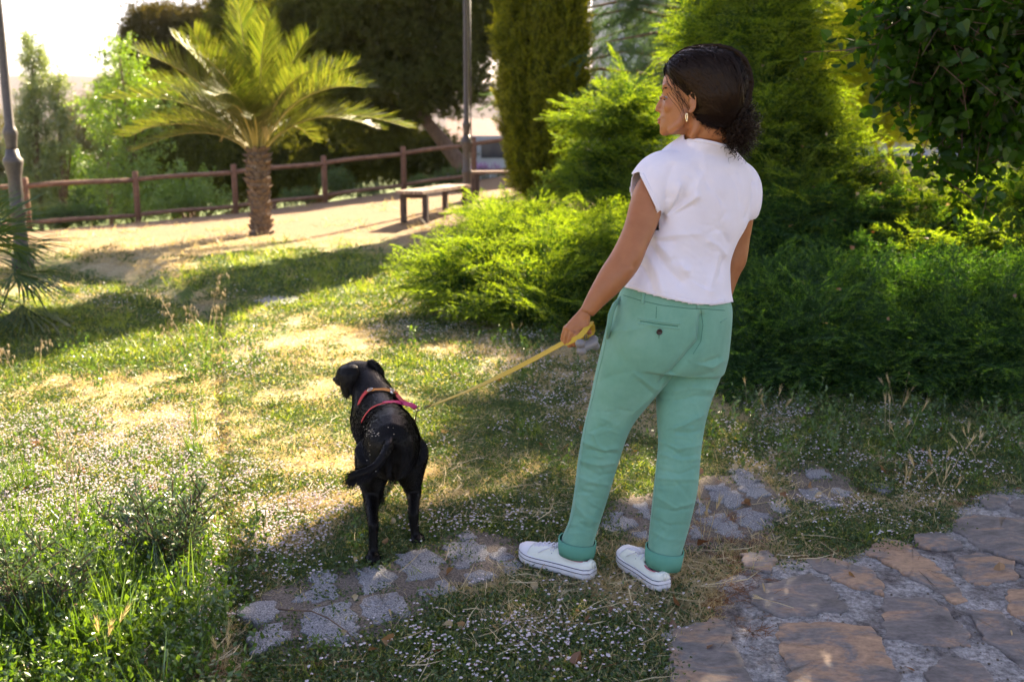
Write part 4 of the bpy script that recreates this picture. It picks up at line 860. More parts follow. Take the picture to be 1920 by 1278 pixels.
# ------------------------------------------------------------------ the dog
M_fur = mat('black_fur', [(.3, (.0022, .0017, .0016)), (.7, (.007, .005, .004))], rough=.42, scale=30, bump=.6, bscale=160, spec=.17, bdist=.002, stretch=(1, 1, .4))
M_strap1 = mat('orange_webbing', [(.3, (.52, .17, .02)), (.7, (.62, .24, .03))], rough=.7, scale=200, bump=.3); M_strap2 = mat('magenta_webbing', [(.3, (.42, .01, .09)), (.7, (.55, .02, .13))], rough=.7, scale=200, bump=.3); M_strap3 = mat('red_webbing', [(.3, (.45, .03, .03)), (.7, (.58, .05, .04))], rough=.7, scale=200, bump=.3)
M_steel = plain('dark_steel', (.16, .14, .13), .3, .5, .9); M_fleck = plain('pale_burr', (.55, .48, .38), .9)
dz0 = float(gz(-.42, 3.4))
dog = thing('dog', (-.42, 3.4, dz0), 'black dog in a pink and orange harness standing with its head turned left', 'dog')
mb = MB()
def cap(mb, pts, rad, n=16): mb.tube(pts, rad, n)
def ring3(mb, rows):
    """rows: centre px(u,v), D, half width px, half height m, tilt"""
    rg = []; C = [PX(r[0], r[1], r[2]) for r in rows]
    for i, r in enumerate(rows):
        t = (C[min(i + 1, len(C) - 1)] - C[max(i - 1, 0)]).normalized(); side = Vector((0, 0, 1)).cross(t).normalized(); up = t.cross(side).normalized(); hw = r[3] * mpp(C[i]); rg.append([C[i] + side * hw * math.cos(q) + up * r[4] * math.sin(q) for q in [2 * math.pi * k / 28 for k in range(28)]])
    mb.rings(rg)
# trunk from rump to chest
ring3(mb, [(733, 850, 3.12, 22, .045), (733, 842, 3.15, 42, .085), (734, 838, 3.20, 51, .112), (734, 830, 3.28, 54, .122), (731, 822, 3.36, 52, .120), (725, 812, 3.45, 49, .116), (717, 803, 3.54, 47, .124), (710, 795, 3.62, 46, .133), (703, 788, 3.70, 46, .132), (697, 783, 3.77, 38, .11), (694, 781, 3.83, 22, .07)])
# neck and head
cap(mb, [PX(708, 770, 3.66), PX(702, 750, 3.70), PX(694, 731, 3.74), PX(684, 714, 3.78), PX(676, 703, 3.80)], [.100, .086, .074, .064, .060], 20)
mb.ell(PX(668, 702, 3.80), (.060, .062, .056)); mb.ell(PX(682, 700, 3.80), (.056, .056, .050)); mb.ell(PX(652, 703, 3.81), (.045, .045, .045))
cap(mb, [PX(660, 706, 3.82), PX(648, 710, 3.86), PX(638, 712, 3.89), PX(634, 713, 3.90)], [.042, .033, .026, .020], 16)
# thighs and hind legs: knee forward, hock back
cap(mb, [PX(706, 846, 3.22), PX(700, 880, 3.27), PX(698, 915, 3.31), PX(697, 940, 3.27), PX(698, 965, 3.205), PX(700, 985, 3.165), PX(700, 1004, 3.165), PX(700, 1028, 3.16), PX(699, 1046, 3.155)], [.074, .060, .040, .027, .019, .019, .0155, .0155, .020], 18)
cap(mb, [PX(762, 846, 3.26), PX(766, 875, 3.33), PX(772, 905, 3.39), PX(776, 925, 3.38), PX(776, 945, 3.34), PX(775, 966, 3.31), PX(776, 982, 3.31), PX(778, 998, 3.31), PX(780, 1010, 3.305)], [.076, .060, .037, .027, .020, .019, .0155, .0155, .020], 18)
mb.ell(PX(699, 1046, 3.135), (.027, .034, .019)); mb.ell(PX(697, 1052, 3.15), (.031, .040, .014)); mb.ell(PX(784, 1011, 3.30), (.028, .036, .017)); mb.ell(PX(791, 1014, 3.32), (.026, .034, .013))
# front legs
cap(mb, [PX(690, 840, 3.66), PX(700, 880, 3.68), PX(708, 915, 3.66), PX(712, 938, 3.66)], [.050, .035, .023, .018], 14); mb.ell(PX(714, 944, 3.67), (.026, .036, .015))
cap(mb, [PX(728, 835, 3.70), PX(738, 870, 3.80), PX(738, 892, 3.88), PX(737, 905, 3.90)], [.050, .034, .022, .018], 14); mb.ell(PX(737, 909, 3.91), (.026, .036, .015))
# belly tuck
mb.ell(PX(728, 858, 3.42), (.075, .12, .05))
# tail
cap(mb, [PX(733, 826, 3.14), PX(727, 840, 3.08), PX(717, 858, 3.045), PX(705, 874, 3.03), PX(690, 884, 3.02), PX(675, 889, 3.02), PX(661, 897, 3.03), PX(654, 908, 3.035)], [.021, .018, .016, .016, .017, .019, .019, .012], 14)
dg_me = remesh(mb, .006, 7)
crease(dg_me, [([(734, 770), (733, 830)], 8, .004), ([(712, 770), (700, 800)], 12, -.003), ([(760, 800), (768, 830)], 14, .003), ([(735, 845), (736, 895)], 7, -.014), ([(700, 985), (700, 992)], 5, .003)])
dbody = fin(dg_me, 'body', [M_fur], dog)
# ears: thick flaps hanging from the sides of the skull
def ear_flap(px_rows, D, thick_=.010):
    mb = MB(); rg = []
    for (uL, vL, uR, vR, dd, th) in px_rows:
        L_, R_ = PX(uL, vL, D + dd), PX(uR, vR, D + dd - .005); c = (L_ + R_) / 2; a = (R_ - L_) / 2; b = Vector((0, 1, 0)); rg.append([c + a * math.cos(q) + b * th * math.sin(q) - b * .012 * math.cos(q) ** 2 * -1 for q in [2 * math.pi * k / 16 for k in range(16)]])
    mb.rings(rg); return mb
e1 = ear_flap([(646, 684, 664, 683, .0, .012), (637, 690, 671, 688, -.014, .016), (633, 702, 674, 700, -.028, .015), (634, 715, 672, 714, -.034, .013), (637, 727, 667, 726, -.032, .011), (641, 738, 661, 737, -.026, .009), (647, 748, 653, 747, -.018, .005)], 3.745)
fin(remesh(e1, .004, 4), 'ear', [M_fur], dog)
e2 = ear_flap([(688, 676, 698, 673, .0, .010), (690, 684, 708, 680, .0, .013), (697, 694, 716, 690, .0, .013), (704, 703, 720, 700, .0, .011), (709, 711, 720, 709, .0, .008), (715, 718, 719, 718, 0, .004)], 3.79)
fin(remesh(e2, .004, 4), 'ear', [M_fur], dog)
mb = MB(); mb.ell(PX(629, 711, 3.905), (.012, .012, .010)); mk(mb, 'nose', plain('nose_leather', (.01, .008, .008), .25), dog)
# coat: short guard hairs all over, long feathering on tail, ears and thighs
bvd = bvh_of(dg_me); Vd = getv(dg_me) + np.array(dog.location); Nd = getn(dg_me); rr = random.Random(9)
fur = MB(); tris = []
areas = np.array([p.area for p in dg_me.polygons]); cent = np.array([p.center for p in dg_me.polygons]) + np.array(dog.location); nor = np.array([p.normal for p in dg_me.polygons])
pick = RNG.choice(len(areas), 60000, p=areas / areas.sum()); uu, vv, _d = proj(cent[pick])
FV, FFc = [], []
def add_hairs(c, nrm, L, wd, lay, jit):
    k = len(c); d = nrm * (1 - lay)[:, None] + np.array([0, 0, 0.0]) + jit; d /= np.linalg.norm(d, axis=1)[:, None]
    s = np.cross(d, np.array([.1, 1, .1])); s /= np.linalg.norm(s, axis=1)[:, None] + 1e-9
    mid = c + d * (L * .5)[:, None]; tip = mid + (d * .7 + jit * .5) * (L * .5)[:, None]
    base = len(FV) and sum(len(x) for x in FV) or 0
    A = np.concatenate([c - s * wd[:, None], c + s * wd[:, None], tip]); FV.append(A); i = np.arange(k); FFc.append(np.stack([i, i + k, i + 2 * k], -1) + base)
flow = np.zeros((len(pick), 3)); flow[:, 2] = -1; flow[:, 1] = -.9
t_ = flow - nor[pick] * (flow * nor[pick]).sum(1)[:, None]; t_ /= np.linalg.norm(t_, axis=1)[:, None] + 1e-6
jit = t_ * .95 + RNG.normal(0, .16, t_.shape)
edge = (uu < 665) & (vv > 880) & (vv < 930)
L = RNG.uniform(.006, .011, len(pick)); tail = ((uu < 712) & (vv > 868) & (cent[pick][:, 1] < 3.11)) ; L = np.where(tail, RNG.uniform(.012, .03, len(pick)), L); rearth = (vv > 850) & (vv < 930) & (cent[pick][:, 1] < 3.3) & ~tail; L = np.where(rearth, L * 1.4, L)
low = np.where(tail, .0, .72)
jit[tail] = jit[tail] * .4 + np.array([-.5, -.1, -.5])
add_hairs(cent[pick], nor[pick], L, np.full(len(pick), .0006), low, jit)
for eo in [o for o in dog.children if o.name.startswith('ear')]:
    em = eo.data; ea = np.array([p.area for p in em.polygons]); ec = np.array([p.center for p in em.polygons]) + np.array(dog.location); en = np.array([p.normal for p in em.polygons]); k = RNG.choice(len(ea), 1500, p=ea / ea.sum())
    add_hairs(ec[k], en[k], RNG.uniform(.006, .016, 1500), np.full(1500, .0006), np.full(1500, .5), RNG.normal(0, .25, (1500, 3)) + np.array([0, 0, -.8]))
FVa = np.concatenate(FV); FFa = np.concatenate(FFc); me = bpy.data.meshes.new('fur'); me.from_pydata((FVa - np.array(dog.location)).tolist(), [], FFa.tolist()); me.materials.append(M_fur); link('fur', me, dbody, kind='stuff')
# burrs caught in the coat
mb = MB()
BVd2 = BVHTree.FromPolygons([tuple(Vector(x.co) + Vector(dog.location)) for x in dg_me.vertices], [tuple(q.vertices) for q in dg_me.polygons])
for k in range(30):
    a, b = (rr.gauss(700, 10), rr.gauss(812, 12)) if k < 24 else (rr.uniform(690, 745), rr.uniform(775, 885))
    p, nn = onto(BVd2, a, b, .007)
    if p is not None: r_ = rr.uniform(.0008, .0019); mb.ell(p, (r_ * rr.uniform(1, 2), r_, r_), None, 5, 4)
mk(mb, 'burr', M_fleck, dog, kind='stuff')
# --- harness (worn: a part of the dog's outfit, moves with the dog)
def strap(name, pts, wid, m, parent, bv=BVd2, lift=.006, th=.0016):
    P, Nn = [], []
    for (a, b), (c, d) in zip(pts[:-1], pts[1:]):
        k = max(2, int(math.hypot(c - a, d - b) / 3))
        for j in range(k + (1 if (c, d) == pts[-1] else 0)):
            p, nn = onto(bv, a + (c - a) * j / k, b + (d - b) * j / k, lift)
            if p is not None: P.append(p); Nn.append(nn)
    for _ in range(3):
        P = [P[0]] + [(P[i - 1] + P[i] * 2 + P[i + 1]) / 4 for i in range(1, len(P) - 1)] + [P[-1]]; Nn = [Nn[0]] + [(Nn[i - 1] + Nn[i] + Nn[i + 1]).normalized() for i in range(1, len(P) - 1)] + [Nn[-1]]
    mb = MB(); rg = []
    for i, p in enumerate(P):
        t = (P[min(i + 1, len(P) - 1)] - P[max(i - 1, 0)]).normalized(); s = t.cross(Nn[i]).normalized(); nn = Nn[i]; rg.append([p - s * wid, p - s * wid + nn * th, p + s * wid + nn * th, p + s * wid])
    mb.rings(rg); return mk(mb, name, m, parent, False)
hz_ = lambda a, b: (600 + a * .1722, 640 + b * .1722)
strap('neck_strap', [hz_(438, 690), hz_(455, 640), hz_(490, 585), hz_(525, 550)], .010, M_strap3, dog)
hs = strap('neck_strap', [hz_(520, 545), hz_(600, 540), hz_(680, 535), hz_(750, 545), hz_(800, 560)], .011, M_strap1, dog)
strap('neck_strap', [hz_(790, 545), hz_(830, 580), hz_(845, 610)], .009, M_strap3, dog)
strap('back_strap', [hz_(470, 880), hz_(500, 820), hz_(560, 745), hz_(640, 705), hz_(740, 682)], .008, M_strap3, dog)
# pink strap pulled off the back towards the ring
Rg = PX(786, 765, 3.44)
def freestrap(name, P, wid, m, parent, nrm=Vector((0, -.5, .85)), th=.0016):
    mb = MB(); rg = []
    for i, p in enumerate(P):
        t = (P[min(i + 1, len(P) - 1)] - P[max(i - 1, 0)]).normalized(); s = t.cross(nrm).normalized(); nn = s.cross(t).normalized(); wv = wid[i] if hasattr(wid, '__len__') else wid
        rg.append([p - s * wv, p - s * wv + nn * th, p + s * wv + nn * th, p + s * wv])
    mb.rings(rg); return mk(mb, name, m, parent, False)
pa, _ = onto(BVd2, *hz_(700, 690), .008); pb, _ = onto(BVd2, *hz_(860, 690), .010)
if pb is None: pb = PX(748, 759, 3.5)
freestrap('back_strap', [pa, pa.lerp(pb, .5) + Vector((0, 0, .004)), pb, PX(762, 757, 3.47), PX(772, 759, 3.455), PX(780, 764, 3.445)], [.008, .009, .011, .011, .010, .008], M_strap2, dog)
pc, _ = onto(BVd2, *hz_(820, 590), .008)
if pc is None: pc = PX(741, 742, 3.62)
freestrap('side_strap', [pc, PX(752, 749, 3.57), PX(762, 756, 3.50), PX(772, 762, 3.46), PX(780, 766, 3.445)], .007, M_strap3, dog)
freestrap('girth_strap', [PX(783, 768, 3.44), PX(780, 776, 3.45), PX(778, 790, 3.47), PX(776, 806, 3.50)], .008, plain('brown_webbing', (.10, .045, .02), .8), dog, Vector((1, -.3, 0)))
mb = MB(); mb.tube([Rg + Vector((.008 * math.cos(q), 0, .008 * math.sin(q))) for q in [2 * math.pi * k / 16 for k in range(17)]], .0016, 6); mk(mb, 'ring', M_steel, dog)
for a, b, r_ in ((553, 545, .008), (775, 545, .007)):
    p, nn = onto(BVd2, *hz_(a, b), .009)
    if p is not None:
        mb = MB(); A = nn.to_track_quat('Z', 'Y').to_matrix(); mb.tube([p + A @ Vector((r_ * math.cos(q), r_ * 1.3 * math.sin(q), 0)) for q in [2 * math.pi * k / 14 for k in range(15)]], .0018, 6); mk(mb, 'buckle', plain('buckle_steel', (.6, .6, .6), .3, .5, 1), dog)
p, nn = onto(BVd2, *hz_(765, 575), .009)
if p is not None: mb = MB(); A = nn.to_track_quat('Z', 'Y').to_matrix(); mb.rings([[p + A @ Vector((.010 * math.cos(q), .007 * math.sin(q), z)) for q in [2 * math.pi * k / 16 for k in range(16)]] for z in (0, .002)]); mk(mb, 'name_tag', plain('tag_metal', (.75, .75, .78), .35, .5, .6), dog)

# ------------------------------------------------------------------ leash and bag holder
M_leash = mat('yellow_webbing', [(.3, (.42, .28, .022)), (.7, (.54, .37, .035))], rough=.6, scale=260, bump=.3, bdist=.001)
A0, A1 = PX(1060, 641, 2.845), Rg + Vector((.030, -.005, .006)); leash = thing('leash', A1, 'yellow webbing leash running from the hand down to the dog harness', 'leash')
P = []
for k in range(21):
    q = k / 20; p = A0.lerp(A1, q); p.z -= .012 * 4 * q * (1 - q); P.append(p)
mb = MB(); rg = []
for i, p in enumerate(P):
    q = i / 20; t = (P[min(i + 1, 20)] - P[max(i - 1, 0)]).normalized(); tw = R(20) + R(38) * smooth(.25, .75, q); up = Vector((0, 0, 1)); a = (up - t * up.dot(t)).normalized(); b = t.cross(a); s = a * math.cos(tw) + b * math.sin(tw); nn = s.cross(t).normalized(); rg.append([p - s * .0082, p - s * .0082 + nn * .002, p + s * .0082 + nn * .002, p + s * .0082])
mb.rings(rg); mk(mb, 'strap', M_leash, leash, False)
freestrap('handle_loop', [HZ(360, 760, 2.835), HZ(440, 735, 2.82), HZ(540, 690, 2.805), HZ(620, 640, 2.803), HZ(690, 560, 2.81), HZ(740, 490, 2.822), HZ(780, 430, 2.835), HZ(815, 420, 2.85), HZ(830, 460, 2.862), HZ(835, 540, 2.868), HZ(815, 600, 2.862), HZ(760, 625, 2.86), HZ(680, 640, 2.868), HZ(560, 690, 2.875), HZ(440, 740, 2.865)], [.0078] * 15, M_leash, leash, Vector((-.3, -.9, .3)), .002)
mb = MB(); dr = (A0 - A1).normalized(); mb.tube([A1 - dr * .004, A1 + dr * .012, A1 + dr * .03], [.005, .0062, .005], 10, flat=.8); mk(mb, 'stitched_end', mat('dark_yellow', [(.3, (.10, .07, .02)), (.7, (.16, .11, .03))], rough=.7), leash)
mb = MB(); mb.tube([A1 + dr * .004, A1 - dr * .008], [.0035, .003], 8); mb.tube([A1 - dr * .014 + (dr * math.cos(q) * .009 + Vector((0, 0, 1)) * math.sin(q) * .006) for q in [2 * math.pi * k / 14 for k in range(15)]], .0016, 6); mk(mb, 'snap_hook', M_steel, leash)
M_gray = mat('grey_plastic', [(.3, (.17, .162, .16)), (.7, (.20, .19, .188))], rough=.38, scale=8, bump=.0)
holder = thing('bag_dispenser', PX(1101, 645, 2.83), 'grey bone-shaped waste bag holder hanging from the leash at her hand', 'bag holder')
mb = MB(); a_, b_ = HZ(640, 840, 2.80), HZ(870, 750, 2.845); mb.tube([a_, a_.lerp(b_, .5), b_], [.0150, .0145, .0150], 18)
for (x, y, D, r_) in ((620, 765, 2.795, .0130), (640, 890, 2.80, .0130), (855, 690, 2.85, .0115), (880, 810, 2.85, .0120)): mb.ell(HZ(x, y, D), (r_ * 1.15, r_ * 1.15, r_))
fin(remesh(mb, .0014, 6), 'case', [M_gray], holder)
mb = MB(); mb.tube([HZ(700, 680, 2.815), HZ(690, 640, 2.815), HZ(705, 610, 2.82), HZ(730, 620, 2.825), HZ(735, 670, 2.82)], .0014, 6); mk(mb, 'clip', M_steel, holder)
# ------------------------------------------------------------------ fence, lamp posts, benches, house, building, van
M_wood = mat('brown_wood', [(.3, (.13, .065, .04)), (.7, (.25, .135, .085))], rough=.8, scale=4, bump=.5, bscale=30, stretch=(1, 1, 6), bdist=.01)
M_rail = mat('brown_rail_wood', [(.3, (.14, .075, .048)), (.7, (.28, .16, .10))], rough=.8, scale=12, bump=.5, bscale=40, bdist=.01)
M_bench = mat('weathered_bench_wood', [(.3, (.16, .10, .075)), (.7, (.38, .27, .20))], rough=.85, scale=12, bump=.5, bscale=60)
M_benchleg = mat('dark_bench_leg', [(.3, (.05, .035, .03)), (.7, (.10, .07, .06))], rough=.8, scale=20)
M_iron = mat('grey_brown_iron', [(.3, (.05, .042, .038)), (.7, (.095, .08, .072))], rough=.5, scale=30, bump=.1, spec=.5)
def GD(u, D): x = (u - 960) / FPX * (D * cp + CAMZ * sp); return Vector((x, D, float(gz(x, D))))
fence = thing('wooden_fence', GD(258, 20), 'brown wooden post and rail fence along the top of the slope', 'fence')
FP = [(-420, 17.2), (-200, 18.0), (-40, 18.7), (52, 19.2), (258, 20.2), (442, 21.1), (610, 22.0), (758, 22.9), (889, 23.7), (1010, 24.4), (1130, 25.1), (1250, 25.8)]
FP = [GD(u, float(fence_y(GD(u, D).x)) * .35 + D * .65) for u, D in FP]
for i, p in enumerate(FP):
    mb = MB(); hgt = 1.02; mb.tube([p + Vector((0, 0, -.3)), p + Vector((0, 0, hgt - .02)), p + Vector((0, 0, hgt))], [.062, .060, .050], 10); mk(mb, 'post', M_wood, fence)
for a, b in zip(FP[:-1], FP[1:]):
    for z, r_ in ((.86, .047), (.16, .042)):
        d = (b - a).normalized(); mb = MB(); off = Vector((0, -.015, 0)); pts = [a.lerp(b, q) + Vector((0, 0, z + .012 * math.sin(q * 5))) + off for q in (0.02, .25, .5, .75, .98)]
        mb.tube(pts, r_, 8); mk(mb, 'rail', M_rail, fence)
mb = MB(); p = FP[5].lerp(FP[6], .42); mb.tube([p + Vector((0, 0, -.1)), p + Vector((0, 0, .16))], .04, 8); mk(mb, 'short_post', M_wood, fence)

def lamp_post(base, label, sc=1.0):
    t = thing('lamp_post', base, label, 'lamp post', 'tall iron lamp posts'); b = base
    pr = lambda rows: [(r * sc * .8, z * sc) for r, z in rows]
    mb = MB(); mb.lathe(b + Vector((0, 0, -.1)), pr([(.16, 0), (.16, .14), (.13, .18), (.105, .24), (.10, .62), (.125, .66), (.128, .70), (.10, .74), (.095, 1.10), (.115, 1.16), (.118, 1.2), (.14, 1.26), (.14, 1.30), (.10, 1.34), (.085, 1.42)]), 14); mk(mb, 'base', M_iron, t)
    mb = MB(); mb.lathe(b, pr([(.075, 1.3), (.078, 1.36), (.095, 1.48), (.105, 1.52), (.085, 1.56), (.066, 1.6), (.062, 2.6), (.052, 4.0), (.048, 4.4)]), 12); mk(mb, 'shaft', M_iron, t)
    mb = MB(); mb.lathe(b, pr([(.06, 4.38), (.10, 4.42), (.10, 4.46), (.05, 4.5), (.05, 4.62), (.16, 4.68), (.17, 4.72)]), 12); mk(mb, 'bracket', M_iron, t)
    mb = MB(); mb.lathe(b, pr([(.13, 4.72), (.20, 5.12)]), 6); lp_ = mk(mb, 'lantern_glass', plain('lantern_glass', (.5, .5, .48), .2), t, False)
    mb = MB(); mb.lathe(b, pr([(.24, 5.12), (.22, 5.18), (.12, 5.32), (.04, 5.40), (.03, 5.5)]), 12); mk(mb, 'lantern_roof', M_iron, t)
    return t
lamp_post(GD(42, 12.0) - Vector((0, 0, .05)), 'tall grey iron lamp post at the left edge of the picture beside the fan palm', 1.0)
lp2 = lamp_post(GD(876, 19.0), 'tall grey iron lamp post beside the wooden benches, left of the columnar cypress', .93)
mb = MB(); b = GD(876, 19.0); mb.tube([b + Vector((.085, -.03, .9)), b + Vector((.085, -.03, 3.8))], .012, 6); mk(mb, 'cable_pipe', M_iron, lp2)

def bench(u0, v0, u1, v1, label, wide=.42, hgt=.45):
    a, b = GP(u0, v0), GP(u1, v1); t = thing('bench', (a + b) / 2, label, 'bench', 'backless wooden benches'); d = (b - a); d.z = 0; L = d.length; d.normalize(); s = Vector((-d.y, d.x, 0)); z0 = (a.z + b.z) / 2; c = (a + b) / 2; rz = math.atan2(d.y, d.x)
    for k in range(3): mb = MB(); mb.box(Vector((c.x, c.y, z0 + hgt)) + s * (k - 1) * wide / 3, (L * 1.08, wide / 3 - .015, .05), (0, 0, rz)); mk(mb, 'plank', M_bench, t, False)
    for e in (-.44, .44):
        for q in (-.4, .4): mb = MB(); mb.box(Vector((c.x, c.y, z0 + hgt / 2 - .03)) + d * e * L + s * q * wide, (.08, .08, hgt + .0), (0, 0, rz)); mk(mb, 'leg', M_benchleg, t, False)
        mb = MB(); mb.box(Vector((c.x, c.y, z0 + hgt - .06)) + d * e * L, (.07, wide * .95, .07), (0, 0, rz)); mk(mb, 'cross_bar', M_benchleg, t, False)
    return t
bench(772, 421, 858, 392, 'nearer weathered wooden bench to the left of the lamp post', .46)
bench(885, 372, 990, 362, 'farther wooden bench partly behind the lamp post and the cypress', .40)

M_wallp = mat('pale_render', [(.3, (.42, .40, .44)), (.7, (.50, .48, .52))], rough=.9, scale=.6, bump=.1); M_win = plain('window_glass', (.05, .06, .08), .1, .6); M_frame = plain('window_frame', (.55, .55, .55), .5)
bd = thing('apartment_building', (16, 42, 0), 'large pale grey building showing between the trees on the right', 'building')
mb = MB(); mb.box((20, 47, 6), (32, 10, 16)); mk(mb, 'wall', M_wallp, bd, False)
for i in range(9):
    for j in range(3):
        mb = MB(); c = Vector((6 + i * 3.4, 41.98, 2.2 + j * 3.4)); mb.box(c, (1.3, .12, 1.5)); w_ = mk(mb, 'window', M_win, bd, False)
        mb = MB(); mb.box(c + Vector((0, -.03, -.85)), (1.6, .3, .12)); mk(mb, 'sill', M_frame, w_, False)
mb = MB(); mb.box((20, 47, 14.15), (33, 11, .3)); mk(mb, 'roof', plain('roof_grey', (.3, .29, .28), .9), bd, False)
# low house beyond the fence, by the van
hx = PX(925, 262, 46); hs_ = thing('house', (hx.x, 46, hx.z - 1.6), 'low house with a pink tiled roof behind the fence, seen between lamp post and cypress', 'house')
mb = MB(); mb.box((hx.x + .8, 49, hx.z - 1.2), (5.4, 5, 2.4)); mk(mb, 'wall', mat('cream_render', [(.3, (.36, .32, .26)), (.7, (.44, .40, .33))], scale=1), hs_, False)
mb = MB(); z = hx.z; x0, x1 = hx.x - 2.3, hx.x + 3.9; mb.add([(x0, 46, z - .1), (x1, 46, z - .1), (x1, 49, z + 1.0), (x0, 49, z + 1.0), (x1, 52, z - .1), (x0, 52, z - .1), (x0, 46, z - .25), (x1, 46, z - .25), (x1, 52, z - .25), (x0, 52, z - .25)], [(0, 1, 2, 3), (3, 2, 4, 5), (6, 7, 1, 0), (9, 8, 7, 6), (8, 9, 5, 4), (0, 3, 5, 9, 6), (1, 7, 8, 4, 2)])
mk(mb, 'roof', mat('pink_tiles', [(.3, (.20, .10, .075)), (.7, (.30, .17, .13))], scale=6, bump=.5), hs_, False)
for k in range(2): mb = MB(); mb.box((hx.x - .6 + k * 1.9, 46.48, z - 1.1), (.8, .1, .9)); mk(mb, 'window', M_win, hs_, False)
vx = PX(925, 306, 36); van = thing('parked_van', (vx.x, 36, vx.z - .9), 'white van parked beyond the fence, partly hidden by the cypress', 'van')
mw = plain('white_paint', (.62, .64, .68), .3, .5); O = Vector((vx.x + .2, 36, vx.z - .9))
def side_prism(mb, prof, y0, y1, O): n_ = len(prof); mb.add([O + Vector((x, y0, z)) for x, z in prof] + [O + Vector((x, y1, z)) for x, z in prof], [tuple(range(n_)), tuple(reversed(range(n_, 2 * n_)))] + [(i, n_ + i, n_ + (i + 1) % n_, (i + 1) % n_) for i in range(n_)])
mb = MB(); side_prism(mb, [(-2.2, .35), (-2.25, .85), (-1.75, 1.05), (-1.25, 1.75), (-1.0, 1.85), (2.1, 1.85), (2.2, 1.6), (2.2, .35)], -.9, .9, O); mk(mb, 'van_body', mw, van, False)
for x0, x1 in ((-1.35, -.75), (-.6, .4), (.55, 1.6)): mb = MB(); side_prism(mb, [(x0 - (.25 if x0 < -1 else 0), 1.1), (x0, 1.65), (x1, 1.65), (x1, 1.1)], -.92, -.88, O); mk(mb, 'window', M_win, van, False)
for x in (-1.4, 1.4):
    for y in (-.82, .82): mb = MB(); mb.tube([O + Vector((x, y - .1, .34)), O + Vector((x, y + .1, .34))], .34, 16); wh = mk(mb, 'wheel', plain('tyre', (.02, .02, .02), .8), van); mb = MB(); mb.tube([O + Vector((x, y - .11, .34)), O + Vector((x, y + .11, .34))], .19, 12); mk(mb, 'rim', plain('rim_metal', (.5, .5, .52), .3, .5, .8), wh)
# ------------------------------------------------------------------ plants
def rv(r_=RNG): return r_.random()
def blade(mb, p, d, L, w_, bend=.3, m=0, seg=2):
    """a narrow pointed blade from p along d"""
    d = Vector(d).normalized(); s = d.cross(Vector((rv() - .5, rv() - .5, .2))).normalized(); n_ = s.cross(d); vs = []; fs = []
    for i in range(seg):
        t = i / seg; c = Vector(p) + d * L * t + n_ * (-bend * L * t * t); ww = w_ * (1 - .55 * t); vs += [c - s * ww, c + s * ww]
        if i: fs.append((2 * i - 2, 2 * i - 1, 2 * i + 1, 2 * i))
    vs.append(Vector(p) + d * L + n_ * (-bend * L)); k = len(vs) - 1; fs.append((k - 2, k - 1, k)); mb.add(vs, fs, m)
def leafq(mb, p, d, L, w_, m=0, fold=.25):
    """a broad leaf: two halves folded along the midrib"""
    d = Vector(d).normalized(); s = d.cross(Vector((rv() - .5, rv() - .5, rv() - .5))).normalized(); n_ = s.cross(d); P = Vector(p)
    mb.add([P, P + d * L * .45 + s * w_ + n_ * fold * w_, P + d * L, P + d * L * .45 - s * w_ + n_ * fold * w_], [(0, 1, 2), (0, 2, 3)], m)
def rdir(up=0.0, spread=1.0):
    v = Vector((RNG.normal(), RNG.normal(), RNG.normal())) * spread + Vector((0, 0, up)); return v.normalized()
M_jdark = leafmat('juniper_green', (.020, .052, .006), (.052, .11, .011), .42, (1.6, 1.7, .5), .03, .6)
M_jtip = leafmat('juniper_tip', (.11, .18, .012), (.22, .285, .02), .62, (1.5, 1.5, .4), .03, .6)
M_jsht = leafmat('juniper_tip_shaded', (.055, .125, .012), (.11, .20, .018), .45, (1.5, 1.6, .5), .03, .6)  # tip colour for shrubs standing in shade, the shade painted in
M_jshade = leafmat('juniper_green_shaded', (.014, .045, .009), (.035, .09, .015), .3, (1.5, 1.7, .6), .03, .6)  # darker copy of the juniper green, shade painted into the colour
M_jgold = leafmat('golden_conifer', (.24, .30, .02), (.44, .47, .035), .7, (1.4, 1.35, .4), .03, .6)
M_bark = mat('bark', [(.3, (.09, .055, .035)), (.7, (.20, .13, .085))], rough=.95, scale=12, bump=1, bscale=30, bdist=.02, stretch=(1, 1, .3))
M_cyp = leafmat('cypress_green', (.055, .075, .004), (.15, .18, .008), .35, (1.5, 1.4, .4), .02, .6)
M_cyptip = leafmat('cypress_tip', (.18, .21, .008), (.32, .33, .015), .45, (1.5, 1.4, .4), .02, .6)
M_ced = leafmat('cedar_blue_green', (.05, .11, .055), (.11, .17, .075), .35, (1.5, 1.5, .7), .03, .6)
M_pine = leafmat('pine_green', (.032, .050, .008), (.13, .14, .018), .4, (1.7, 1.5, .5), .02, .6)
M_pine2 = leafmat('olive_pine', (.05, .05, .012), (.12, .105, .024), .35, (1.5, 1.3, .5), .02, .6)
M_leaf = leafmat('bright_leaf', (.10, .19, .010), (.22, .32, .02), .5, (1.5, 1.5, .35), .10, .35)
M_pop = leafmat('poplar_leaf', (.13, .19, .05), (.30, .35, .13), .45, (1.3, 1.3, .5), .12, .3)
M_lind = leafmat('linden_leaf', (.014, .042, .005), (.032, .08, .008), .5, (3.0, 2.8, .5), .018, .35)
M_palm = leafmat('palm_leaf', (.05, .085, .012), (.15, .165, .028), .5, (1.35, 1.3, .45), .05, .4)
M_palmdry = leafmat('dry_palm_leaf', (.42, .32, .13), (.58, .46, .22), .45, (1.2, 1.1, .7), .0, .5)
M_lime = mat('palm_rachis', [(.3, (.30, .26, .07)), (.7, (.42, .36, .12))], rough=.6, scale=12)

